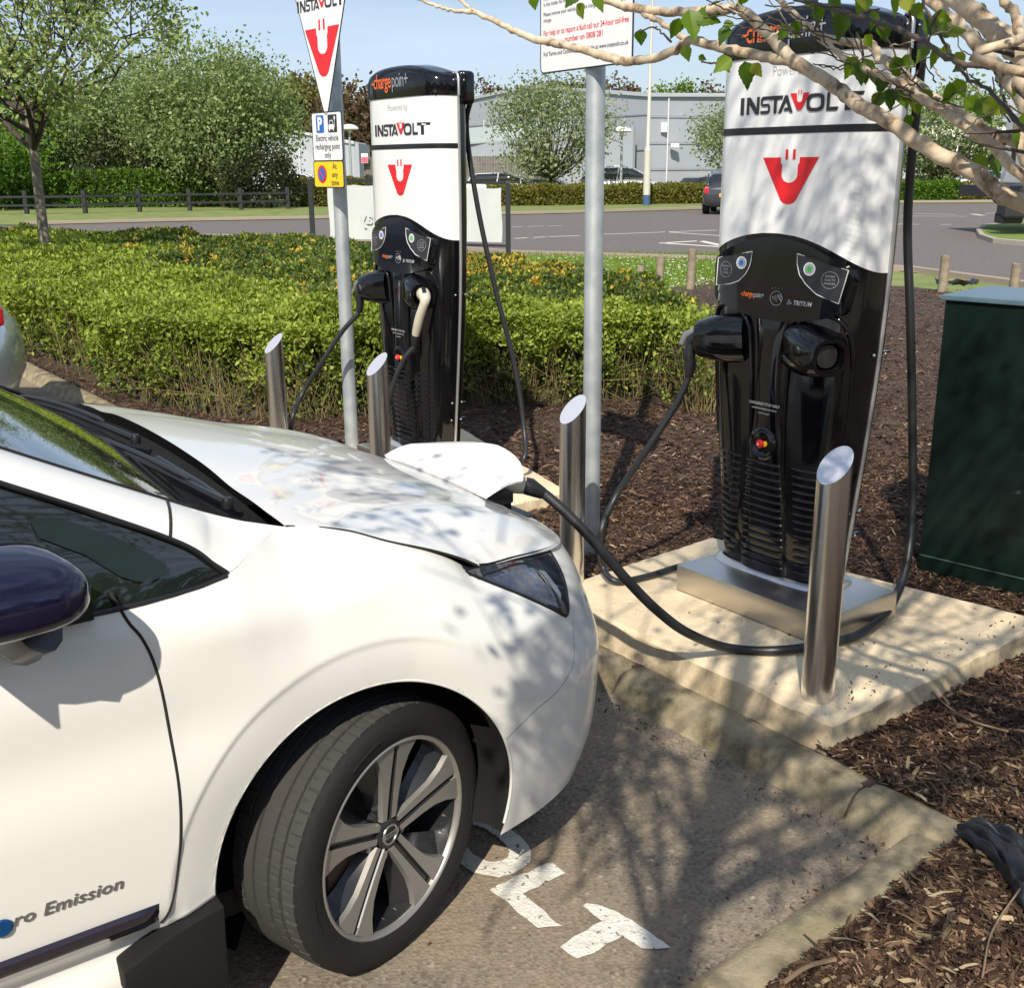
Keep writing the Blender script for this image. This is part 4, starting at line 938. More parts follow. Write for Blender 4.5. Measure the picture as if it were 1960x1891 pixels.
for i in range(cen.shape[0]):
    for j in range(cen.shape[1]):
        X, Y, Z = cen[i, j]
        cut = False
        for xc in (0, XR):
            r = hypot(X-xc, Z-ZA)
            if (r < RA and Y > .5) or (Z < ZA and abs(X-xc) < RA*.99 and r < RA+.001 and Y > .5): cut = True
        if X > .318 and Z < .44 and X < .36 and r > RA: cut = cut
        if cut: continue
        if -.375 < X < -.30 and Z < .318: continue
        if X < -.34 and X > XR+.35 and Z < .318: part[i, j] = 4
        elif X > .27 and poly_in(X, Z, LAMP) and Y > .42: part[i, j] = 5
        elif X > .25:
            gx_ = lerp(-Z, [-p[1] for p in BG], [p[0] for p in BG])
            if Z > .62 or (Z > .455 and X < gx_): part[i, j] = 0 if X < .62 else 1
            else: part[i, j] = 1
            if Y < .46 and .30 < Z < .655 and Y < .30+.45*(Z-.30): part[i, j] = 6
        elif X > door_x(Z): part[i, j] = 0
        elif X > -1.52: part[i, j] = 2
        elif X > -2.28 and not (hypot(X-XR, Z-ZA) < .42): part[i, j] = 7
        else: part[i, j] = 3
names = {0: ('front_wing', M_paint), 1: ('front_bumper', M_paint), 2: ('front_door', M_paint), 3: ('rear_quarter', M_paint), 4: ('sill', M_paint), 5: ('headlamp', M_lens), 6: ('grille', M_plast), 7: ('rear_door', M_paint)}
idx = np.arange(ncol*(NR+1)).reshape(ncol, NR+1)
quad = np.stack([idx[:-1, :-1], idx[1:, :-1], idx[1:, 1:], idx[:-1, 1:]], -1)
def norms():
    du = np.zeros_like(P); dv = np.zeros_like(P); du[1:-1] = P[2:]-P[:-2]; du[0] = P[1]-P[0]; du[-1] = P[-1]-P[-2]; dv[:, 1:-1] = P[:, 2:]-P[:, :-2]; dv[:, 0] = P[:, 1]-P[:, 0]; dv[:, -1] = P[:, -1]-P[:, -2]
    n = np.cross(du, dv); n /= np.linalg.norm(n, axis=2)[:, :, None]+1e-12
    return n
Nrm = norms()
if Nrm[20, 40, 1] < 0: Nrm = -Nrm
parts = {}
def surf_pt(X, Z, off=0.0):
    """point on the flank at given X (or on the nose) and Z"""
    d = (P[:, :, 0]-X)**2+(P[:, :, 2]-Z)**2+(P[:, :, 1] < .02)*9; i, j = np.unravel_index(np.argmin(d), d.shape)
    q = P[i, j].copy(); n = Nrm[i, j]
    if abs(n[1]) > .15: q = np.array([X, q[1]-(n[0]*(X-q[0])+n[2]*(Z-q[2]))/n[1], Z])
    return q+n*off
for side in (1, -1):
    for pid, (nm, m_) in names.items():
        sel = part == pid
        q = quad[sel]
        if not len(q): continue
        u, inv = np.unique(q.ravel(), return_inverse=True); V = P.reshape(-1, 3)[u].copy()
        if pid == 6: V -= Nrm.reshape(-1, 3)[u]*.012
        if pid == 5: V += Nrm.reshape(-1, 3)[u]*.001
        Vl = np.stack([V[:, 0], -V[:, 1]*side, V[:, 2]], 1); F = inv.reshape(-1, 4)
        if side > 0: F = F[:, ::-1]
        o = npmesh(nm, Vl, F[:, ::-1], m_, car, smooth=True)
        parts[(nm, side)] = o
        # exact surface normals, so that panels meet without a shading step
        n3 = Nrm.reshape(-1, 3)[u]; n3 = np.stack([n3[:, 0], -n3[:, 1]*side, n3[:, 2]], 1)
        try: o.data.normals_split_custom_set_from_vertices([tuple(a) for a in n3])
        except Exception as e: print('normals', e)
def line_on(pts2, r=.0028, m=M_gap, name='shut_line', off=-.0008, parent=None, side=1, n=6):
    pts = catmull([np.array(p) for p in pts2], 8); b = MB(); q = [surf_pt(x, z, off) for x, z in pts]
    # smooth the polyline
    q = [q[0]]+[(q[i-1]+q[i]*2+q[i+1])/4 for i in range(1, len(q)-1)]+[q[-1]]
    b.tube([cl(p[0], p[1]*side, p[2]) for p in q], r, n); return b.build(name, m, parent or car, smooth=60)
line_on(DG, .0032, parent=parts[('front_door', 1)])
line_on([(.585, .635)]+BG, .0016, mat('bumper_gap', (.25, .25, .24), .6), parent=parts[('front_bumper', 1)])
lp = parts[('headlamp', 1)]
line_on([(.303, .822), (.304, .808), (.345, .783), (.414, .745), (.50, .692), (.545, .661), (.560, .654), (.572, .662), (.584, .684), (.610, .722), (.632, .752)], .0048, M_blackm, 'lamp_seal', parent=lp)
# lamp innards seen through the lens: reflector wedge and shield, lying just under/over the surface
def patch_on(poly, off, name, m, parent, n=14, side=1, bulge=0):
    xs = [p[0] for p in poly]; zs = [p[1] for p in poly]; b = MB(); g = {}; 
    for i in range(n+1):
        for j in range(n+1):
            # bilinear over a quad
            a, c = i/n, j/n; p = [poly[k] for k in range(4)]
            x = (1-a)*(1-c)*p[0][0]+a*(1-c)*p[1][0]+a*c*p[2][0]+(1-a)*c*p[3][0]; z = (1-a)*(1-c)*p[0][1]+a*(1-c)*p[1][1]+a*c*p[2][1]+(1-a)*c*p[3][1]
            q = surf_pt(x, z, off+bulge*(1-(2*a-1)**2)*(1-(2*c-1)**2)); b.v.append(cl(q[0], q[1]*side, q[2]))
    b.f = [(i*(n+1)+j, (i+1)*(n+1)+j, (i+1)*(n+1)+j+1, i*(n+1)+j+1) for i in range(n) for j in range(n)]; b.m = [0]*len(b.f)
    return b.build(name, m, parent, smooth=70)
patch_on([(.362, .783), (.532, .680), (.508, .762), (.465, .775)], .0015, 'reflector', M_reflect, lp)
patch_on([(.518, .757), (.550, .69), (.560, .70), (.545, .745)], .0016, 'shield_chrome', M_silver, lp)
line_on([(.36, .790), (.45, .783), (.508, .768), (.526, .74), (.540, .682)], .0028, M_blackm, 'shield_edge', .001, lp)
# arch lips : returned flange, thickness and liner
for side in (1, -1):
    for xc in (0, XR):
        b = MB(); n = 90; a0, a1 = radians(-14), radians(188); vs = []
        for k in range(n+1):
            a = a0+(a1-a0)*k/n; X = xc+RA*cos(a); Z = ZA+RA*sin(a)
            q = surf_pt(X, max(Z, .2)); y = q[1]
            for dy, dr in ((.001, .0), (-.004, -.003), (-.02, -.004), (-.05, -.002), (-.10, .03), (-.30, .035)):
                vs.append(cl(xc+(RA+dr)*cos(a), (y+dy)*side, ZA+(RA+dr)*sin(a)))
        k_ = 6; b.add(vs, [(i*k_+j, (i+1)*k_+j, (i+1)*k_+j+1, i*k_+j+1) for i in range(n) for j in range(k_-1)], 0)
        for f_i in range(len(b.f)): b.m[f_i] = 0 if (f_i % 5) < 1 else 1
        b.build('arch_liner', [M_paint, M_blk], car, smooth=60)
        aa = np.linspace(radians(-16), radians(190), 160); yy = np.array([surf_pt(xc+RA*cos(a), max(ZA+RA*sin(a), .2))[1] for a in aa]); yy = np.convolve(np.pad(yy, 6, 'edge'), np.ones(13)/13, 'valid'); b = MB(); b.tube([cl(xc+RA*cos(a), (y_-.003)*side, ZA+RA*sin(a)) for a, y_ in zip(aa, yy)], .0040, 8); b.build('arch_lip', M_paint, car, smooth=70)
        b = MB(); b.lathe([(.0, 0), (.36, 0), (.40, .12)], 40, 0, cl(xc, .50*side, ZA), Matrix.Rotation(side*pi/2, 3, 'X')); b.build('arch_back', M_blk, car)
# black inner edge in front of the wheel (bumper liner) and mud flap behind it
b = MB(); vs = []
for k in range(12):
    z = .205+.26*k/11; X = float(sqrt(max(RA*RA-(z-ZA)**2, 0)))*1.0+.0; q = surf_pt(X+.012, z); 
    vs += [cl(X+.006, q[1]-.004, z), cl(X-.002, q[1]-.05, z), cl(X-.03, q[1]-.09, z)]
b.add(vs, [(i*3+j, i*3+j+1, (i+1)*3+j+1, (i+1)*3+j) for i in range(11) for j in range(2)]); b.build('splash_guard', M_plast, car, smooth=50)
b = MB()
mfp = [(-.338, .327), (-.437, .306), (-.530, .268), (-.530, .215), (-.46, .19), (-.40, .155), (-.341, .135)]
b.add([cl(x, .897-(.30-z)*.02 if z < .33 else .9, z) for x, z in mfp]+[cl(x, .78, z) for x, z in mfp], [tuple(range(7)), tuple(range(7, 14))]+[(i, (i+1) % 7, 7+(i+1) % 7, 7+i) for i in range(7)]); b.build('mud_flap', M_plast, car, bevel=.004, smooth=40)
line_on([(-.345, .33), (-.39, .322), (-.437, .314)], .0022, M_chrome, 'edge_trim', .004)
# navy strip along the door bottom
b = MB(); n = 60; vs = []
for i in range(n+1):
    X = -.452-(2.3-.452)*i/n; 
    for z, o_ in ((.328, .0), (.330, .012), (.352, .013), (.368, .012), (.372, .0)):
        q = surf_pt(X, z+.0015*i/n); e = min(1, i/1.0) ; vs.append(cl(X, q[1]+o_*e, z))
b.add(vs, [(i*5+j, (i+1)*5+j, (i+1)*5+j+1, i*5+j+1) for i in range(n) for j in range(4)]); b.build('side_strip', M_navy, car, smooth=60)
# ---- bonnet
def Zc(X): return sm(X, [-.13, -.10, .1, .25, .45, .55, .65, .735, .86], [.995, .992, .950, .910, .868, .838, .795, .750, .690])
def Yc(X): return sm(X, [-.13, .1, .25, .45, .65, .75, .86], [.665, .625, .585, .55, .50, .45, .40])
def Zm(X): return sm(X, [-.13, -.10, .1, .3, .45, .6, .75, .86], [1.035, 1.03, .99, .935, .888, .83, .763, .702])
def Ze(X): return sm(X, [-.13, -.10, .027, .114, .236, .293, .337, .463, .655, .86], [.99, .985, .953, .915, .868, .841, .815, .775, .70, .60])
def Xf(q):
    q = min(abs(q), 1.0); t = (1-q**E_)**(1/E_) if q < 1 else 0; return max(.337, .86*t)
def hoodZ(X, Y):
    Y = abs(Y); yc, ye = float(Yc(X)), float(Yedge(min(X, .34))); zc, zm, ze = float(Zc(X)), float(Zm(X)), float(Ze(X))
    a = zm+(zc-zm)*(Y/yc)**2.0-.006*math.exp(-((Y-yc*.72)/.09)**2)
    t = (Y-yc)/(ye-yc); b_ = zc+(ze-zc)*(.62*t+.38*t*t)
    s_ = 1/(1+math.exp(-np.clip((Y-yc)/.009, -40, 40))); return a*(1-s_)+b_*s_
NJ, NI = 120, 110; HV = np.zeros((2*NJ+1, NI+1, 3))
for jj in range(2*NJ+1):
    q = (jj-NJ)/NJ
    for i in range(NI+1):
        x0 = -.105+.006*abs(q)**4; x1 = Xf(q*.995); X = x0+(x1-x0)*i/NI; Y = q*float(Yedge(min(X, .34)))*.997
        Z = hoodZ(X, Y); lip = (X-x1+.02)/.02
        if X > .34: # meet the lamp's / nose's upper edge
            w_ = float(np.clip((X-(x1-.10))/.10, 0, 1))**2; Z = Z*(1-w_)+w_*(float(Ztop(X))+.001)
        HV[jj, i] = (X, Y, Z)
hi = np.arange((2*NJ+1)*(NI+1)).reshape(2*NJ+1, NI+1); hq = np.stack([hi[:-1, :-1], hi[1:, :-1], hi[1:, 1:], hi[:-1, 1:]], -1)
# the charging hatch is a hole in the nose of the bonnet
hc = (HV[:-1, :-1]+HV[1:, 1:])/2; hole = (np.abs(hc[:, :, 1]) < .235-.25*(hc[:, :, 0]-.66)) & (hc[:, :, 0] > .665) & (hc[:, :, 0] < .84)
V = HV.reshape(-1, 3); V = np.stack([V[:, 0], -V[:, 1], V[:, 2]], 1)
bon = npmesh('bonnet', V, hq[~hole], M_paint, car, smooth=True)
b = MB(); 
for side in (1, -1):
    pts = [HV[(2*NJ if side > 0 else 0), i] for i in range(0, NI+1, 4)]+[np.array([.35, HV[2*NJ, NI, 1]*side, .815])]
    b.tube([cl(p[0], p[1]*1.003, p[2]-.001) for p in pts[:-1]], .0028, 6)
b.build('shut_line', M_gap, bon)
# front lip of the bonnet (a rounded edge over the lamps)
b = MB(); pts = [HV[jj, NI] for jj in range(4, 2*NJ-3, 3)]; b.tube([cl(p[0]+.0005, p[1], p[2]-.006) for p in pts], [.0052*min(1, .15+min(i, len(pts)-1-i)/8) for i in range(len(pts))], 8); b.build('bonnet_lip', M_paint, bon, smooth=60)
b = MB(); b.box(cl(.75, 0, .70), (.22, .50, .02)); b.box(cl(.80, .10, .70), (.08, .12, .06)); b.box(cl(.80, -.10, .70), (.08, .12, .06)); b.build('charge_port', M_blackm, car, bevel=.004)
# ---- charging flap, hinged at its rear edge and lifted
b = MB(); n, k = 22, 12; top = []; 
for i in range(n+1):
    for j in range(k+1):
        y = -1+2*i/n; t = j/k; Xr, Xfr = .672, .900-.105*abs(y)**2.2; hw = .285-.0*t; Y = y*(hw-.012*t**2)+.005
        Z = .803+(.052)*t-.018*t*t*abs(y)+.014*(1-y*y)*(.15+.85*t)-.012*t**3; top.append((Xr+(Xfr-Xr)*t, Y, Z))
vs = [cl(*p) for p in top]+[cl(p[0], p[1]*.97, p[2]-.007) for p in top]; o_ = len(top); K = k+1
fs = [(i*K+j, (i+1)*K+j, (i+1)*K+j+1, i*K+j+1) for i in range(n) for j in range(k)]; fs += [tuple(a+o_ for a in f)[::-1] for f in fs]
rim = [i*K for i in range(n+1)]+[n*K+j for j in range(1, K)]+[i*K+k for i in range(n-1, -1, -1)]+[j for j in range(k-1, 0, -1)]
fs += [(rim[i], rim[(i+1) % len(rim)], o_+rim[(i+1) % len(rim)], o_+rim[i]) for i in range(len(rim))]
b.add(vs, fs); fl = b.build('charging_flap', M_paint, car, smooth=40)
b = MB()
for y in (.17, -.19):
    b.tube([cl(.70, y, .735), cl(.715, y, .76), cl(.73, y, .79), cl(.76, y, .80)], .013, 8); b.box(cl(.73, y, .765), (.05, .045, .04))
b.box(cl(.765, 0.17, .765), (.08, .10, .035)); b.build('hinge', M_blackm, fl, bevel=.004, smooth=40)
# ---- cowl, wipers, windscreen, pillars, roof
ys_ = np.linspace(-.685, .685, 61)
def gb(Y): return np.array([-.185-.085*(abs(Y)/.69)**2.2, Y, 1.012+.028*(abs(Y)/.69)**2-.012*(abs(Y)/.69)])     # lower edge of the glass
def gt(Y): Y = Y*.80; return np.array([-1.03-.12*(abs(Y)/.55)**2, Y, 1.475-.045*(abs(Y)/.55)**2])
b = MB(); K = 25; vs = []
for y in ys_:
    p, q = gb(y), gt(y)
    for j in range(K):
        t = j/(K-1); r_ = p+(q-p)*t; r_[2] += .045*4*t*(1-t)*.5; r_[0] += .02*4*t*(1-t)*.5; vs.append(cl(*r_))
b.add(vs, [(i*K+j, (i+1)*K+j, (i+1)*K+j+1, i*K+j+1) for i in range(60) for j in range(K-1)]); b.build('windscreen', M_glass, car, smooth=70)
b = MB(); vs = []
for y in np.linspace(-.72, .72, 49):
    p = gb(np.clip(y, -.685, .685)); p[1] = y; a = abs(y)/.72; xh = -.100
    for x, z in ((p[0]-.01, p[2]-.004), (p[0]+.012, p[2]-.018), (p[0]+.05, p[2]-.034), (xh-.02, p[2]-.045-.02*a), (xh+.012, 1.022-.045*a**2-.030)): vs.append(cl(x, y, z))
b.add(vs, [(i*5+j, (i+1)*5+j, (i+1)*5+j+1, i*5+j+1) for i in range(48) for j in range(4)]); cw = b.build('cowl_panel', M_plast, car, smooth=50)
def wiper(pv, tip, mid, name='wiper'):
    b = MB(); pts = catmull([cl(*pv), cl(*mid), cl(*tip)], 8); b.tube(pts, [.009*(1-i/len(pts)*.5) for i in range(len(pts))], 6); w = b.build(name, M_blackm, car, smooth=50)
    b = MB(); a, c = np.array(mid), np.array(tip); d = c-a; pts = [cl(*(a+d*(t-.55)+np.array([.0, 0, .006+.01*4*(t/1.7)*(1-t/1.7)]))) for t in np.linspace(0, 1.7, 14)]; b.tube(pts, [.003]+[.0065]*12+[.003], 6); b.build('wiper_blade', M_rubber, w, smooth=50)
    MB().lathe([(0, .014), (.009, .012), (.012, .004), (.012, -.01)], 16, 0, cl(*pv)).build('wiper_pivot', M_blackm, w, smooth=50)
wiper((-.150, .57, 1.0), (-.275, -.02, 1.045), (-.215, .28, 1.03))
wiper((-.150, -.02, 1.02), (-.275, -.56, 1.045), (-.215, -.30, 1.04))
b = MB(); b.tube([cl(-.15, .57, 1.0), cl(-.15, .42, 1.005), cl(-.17, .2, 1.02)], .008, 6); b.build('wiper_arm', M_blackm, car, smooth=50)
# pillars: a white band between the glass edge and the side window line
def wl(t): return np.array([-.30-.30*t*1.0, .800-.062*t, 1.012+.150*t])     # window line: t=1 about the left picture edge
for side in (1, -1):
    rows = []
    prof = [(-.262, .828, .953, 0), ]
    side_pts = [np.array([x, float(Yedge(x))+.0005, float(Ztop(x))]) for x in (-.105, -.125, -.145, -.165, -.185, -.205, -.225, -.24)]+catmull([np.array(p) for p in [(-.252, .8225, .9475), (-.275, .817, .968), (-.342, .795, 1.024), (-.592, .741, 1.155), (-.86, .69, 1.285), (-1.15, .645, 1.385), (-1.6, .62, 1.43), (-2.3, .615, 1.40), (-2.9, .62, 1.30), (-3.35, .66, 1.14)]], 10)
    top_pts = [np.array([-.105-.0105*k, .735-.0022*k, .985+.0030*k]) for k in range(8)]+catmull([np.array(p) for p in [(-.19, .716, 1.010), (-.235, .707, 1.028), (-.292, .700, 1.055), (-.572, .655, 1.192), (-.84, .60, 1.33), (-1.13, .545, 1.437), (-1.6, .53, 1.50), (-2.3, .52, 1.48), (-2.9, .52, 1.40), (-3.4, .50, 1.27)]], 10)
    # blend: the first span of side_pts hugs the wing's upper edge
    assert abs(len(side_pts)-len(top_pts)) == 0 or True
    b = MB(); vs = []; nP = min(len(side_pts), len(top_pts)); Kp = 9
    for i in range(nP):
        a, c = side_pts[i], top_pts[i]
        for j in range(Kp):
            t = j/(Kp-1); p = a+(c-a)*t; bul = .012*4*t*(1-t)*min(1, max(0, (i-6)/20)); vs.append(cl(p[0], (p[1]+bul)*side, p[2]+bul*.8))
    b.add(vs, [(i*Kp+j, (i+1)*Kp+j, (i+1)*Kp+j+1, i*Kp+j+1) for i in range(nP-1) for j in range(Kp-1)])
    pl = b.build('pillar_rail', M_paint, car, smooth=False); pl.data.polygons.foreach_set('use_smooth', [True]*len(pl.data.polygons))
    A3 = np.array(b.v).reshape(nP, Kp, 3); dU = np.gradient(A3, axis=0); dV = np.gradient(A3, axis=1); nn = np.cross(dU, dV); nn /= np.linalg.norm(nn, axis=2)[:, :, None]+1e-9
    if nn[40, 4, 2] < 0: nn = -nn
    for i in range(nP):
        X = A3[i, 0, 0]; c_i = int(np.argmin(np.abs(P[:, NR, 0]-X)+(P[:, NR, 1] < .5)*9)); fn = Nrm[c_i, NR-3]*np.array([1, -side, 1]); k_i = float(np.clip((22-i)/12, 0, 1)); k_n = float(np.clip((3-i)/3, 0, 1))
        for j in range(Kp):
            t = j/(Kp-1); w_ = max(k_i*(1-t)**1.2, k_n); v_ = nn[i, j]*(1-w_)+fn*w_; nn[i, j] = v_/np.linalg.norm(v_)
    if (nn[10, 4] @ np.array([pl.data.polygons[10*(Kp-1)+4].normal[q] for q in range(3)])) < 0: pl.data.flip_normals()
    pl.data.normals_split_custom_set_from_vertices([tuple(v_) for v_ in nn.reshape(-1, 3)])
    b = MB(); b.tube([cl(p[0], (p[1]+.001)*side, p[2]-.002) for p in side_pts[9:]], .006, 6); b.build('window_trim', M_blackm, pl, smooth=60)
    b = MB(); b.tube([cl(p[0]-.002, (p[1]-.006)*side, p[2]) for p in top_pts[26:60]], .006, 6); b.build('glass_seal', M_blackm, pl, smooth=60)
    if side == 1:
        q = [np.array(side_pts[28])+(np.array(top_pts[29])-np.array(side_pts[28]))*t for t in np.linspace(0, 1, 8)]
        b = MB(); b.tube([cl(p[0]+.012*4*t*(1-t)*0, p[1]+.012*4*t*(1-t)+.0005, p[2]+.0096*4*t*(1-t)+.0005) for p, t in zip(q, np.linspace(0, 1, 8))], .0028, 6); b.build('shut_line', M_gap, pl)
    # shoulder that closes the wing up to the pillar foot
    b = MB(); vs = []; n = 24
    for i in range(n+1):
        X = -.50+.40*i/n; q = P[int(np.argmin(np.abs(P[:, NR, 0]-X)+(P[:, NR, 1] < .5)*9)), NR]
        tp = np.array([[p[0], p[1], p[2]] for p in side_pts[8:30]]); 
        if X < -.262: z_ = float(np.interp(-X, -tp[:, 0], tp[:, 2])); y_ = float(np.interp(-X, -tp[:, 0], tp[:, 1]))
        else: y_, z_ = None, None
        vs.append((X, q, y_, z_))
    # side window
    b = MB(); vs = []; m_ = 0; W0 = side_pts[8:]
    for p in W0:
        zb_ = float(Ztop(p[0]))-.012; yb_ = float(Yedge(p[0]))-.004; 
        for j in range(5):
            t = j/4; vs.append(cl(p[0], ((yb_+(p[1]-yb_)*t)-.006+.012*4*t*(1-t)*.3)*side, zb_+(p[2]-zb_)*t))
    n_ = len(W0); b.add(vs, [(i*5+j, (i+1)*5+j, (i+1)*5+j+1, i*5+j+1) for i in range(n_-1) for j in range(4)]); b.build('side_window', M_glass, car, smooth=60)
    b = MB(); xs__ = np.linspace(-3.3, -.256, 60); b.tube([cl(x, (float(Yedge(x))+.002)*side, float(Ztop(x))-.003) for x in xs__], .0055, 6); b.build('window_trim', M_blackm, car, smooth=60)
b = MB(); vs = []
for p in [top_pts[k] for k in range(54, len(top_pts))]:
    for y in np.linspace(-1, 1, 21): vs.append(cl(p[0]+.10*(1-y*y)*(1 if p[0] > -1.4 else .0), y*p[1], p[2]+.045*(1-y*y)))
n_ = len(top_pts)-54; b.add(vs, [(i*21+j, i*21+j+1, (i+1)*21+j+1, (i+1)*21+j) for i in range(n_-1) for j in range(20)]); b.build('roof', M_paint, car, smooth=70)
b = MB(); vs = []
for (x, z, w_) in ((-3.40, 1.31, .50), (-3.62, 1.06, .60), (-3.70, .95, .66), (-3.74, .7, .70), (-3.74, .36, .70)):
    for y in np.linspace(-1, 1, 13): vs.append(cl(x-.06*(1-y*y), y*w_, z))
b.add(vs, [(i*13+j, i*13+j+1, (i+1)*13+j+1, (i+1)*13+j) for i in range(4) for j in range(12)]); b.build('tailgate', M_paint, car, smooth=60)
b = MB(); b.box(cl(-1.7, 0, .22), (3.2, 1.5, .06)); b.box(cl(-1.4, 0, .58), (2.2, 1.45, .5)); b.box(cl(.45, 0, .45), (.6, .95, .42)); b.build('underbody', M_blk, car)
# clear inner pane of the quarter light (the rest of it is blacked out)
def slant(u, v, y0=.838, k=.42, z0=.93):
    n_ = RT+Vector((0, 0, k)); p0 = CO+RT*y0+Vector((0, 0, z0)); d_ = Vector(ray(u, v)); o_ = Vector((0, 0, H)); q = o_+d_*((p0-o_).dot(n_)/d_.dot(n_))-CO; return cl(q.dot(FW), q.dot(RT), q.z)
qp = [slant(u, v) for u, v in [(59, 999), (74, 990), (111, 992), (208, 1022), (275, 1055), (319, 1081), (320, 1100), (300, 1106), (260, 1113), (230, 1103), (163, 1062), (74, 1029)]]
MB().add(qp, [tuple(range(len(qp)))]).build('quarter_light', mat('clear_tint', (.014, .022, .022), .06, spec=.3), car)
# door mirror
mm = MB(); rings = []; n = 28; vs = []; secs = [(-.545, .30), (-.552, .60), (-.570, .83), (-.61, .97), (-.67, 1.0), (-.72, .97), (-.76, .90)]
for X, s_ in secs:
    for k in range(n):
        a = 2*pi*k/n; c, d = np.sign(cos(a))*abs(cos(a))**.75, np.sign(sin(a))*abs(sin(a))**.80
        vs.append(cl(X+.02*c, .942+.094*s_*c, 1.038+.061*s_*d*(1 if d > 0 else .95)-.016*c*s_))
mm.add(vs, [(i*n+k, i*n+(k+1) % n, (i+1)*n+(k+1) % n, (i+1)*n+k) for i in range(len(secs)-1) for k in range(n)]+[tuple(range(n))[::-1], tuple((len(secs)-1)*n+k for k in range(n))])
mr = mm.build('door_mirror', M_navy, car, smooth=70)
sb = mr.modifiers.new('s', 'SUBSURF'); sb.levels = sb.render_levels = 1
b = MB(); b.tube([cl(-.61, .975, .985), cl(-.63, .95, .965), cl(-.62, .90, .935), cl(-.63, .83, .930)], [.045, .042, .038, .03], 12); b.box(cl(-.60, .84, .945), (.20, .03, .035)); b.build('mirror_foot', M_blackm, mr, smooth=60)
b = MB(); b.box(cl(-.758, .962, 1.04), (.006, .17, .10)); b.build('mirror_glass', M_chrome, mr)
# badge lettering on the door
vs, fs = textmesh('ro Emission', .033, .0004, ext=.0005, shear=.25, xs=1.10, spacing=1.06); w_ = max(v[0] for v in vs); BX = -.512-w_
b = MB(); q = []
for v in vs: 
    X = BX+v[0]-min(u_[0] for u_ in vs[:1])*0; Z = .445+v[1]+(-.045)*(X+.6)*0; s_ = surf_pt(X, Z, .0026+v[2]); q.append(cl(s_[0], s_[1], Z))
fs2 = fs; b.add(q, fs2); b.build('badge_lettering', M_chrome, parts[('front_door', 1)])
s_ = surf_pt(-.712, .440, .004); b = MB().lathe([(0, .003), (.014, .0025), (.017, .0)], 24, 0, cl(*s_), Matrix.Rotation(pi/2, 3, 'X')); b.build('blue_emblem', mat('emblem_blue', (.01, .08, .25), .25, .4), parts[('front_door', 1)])

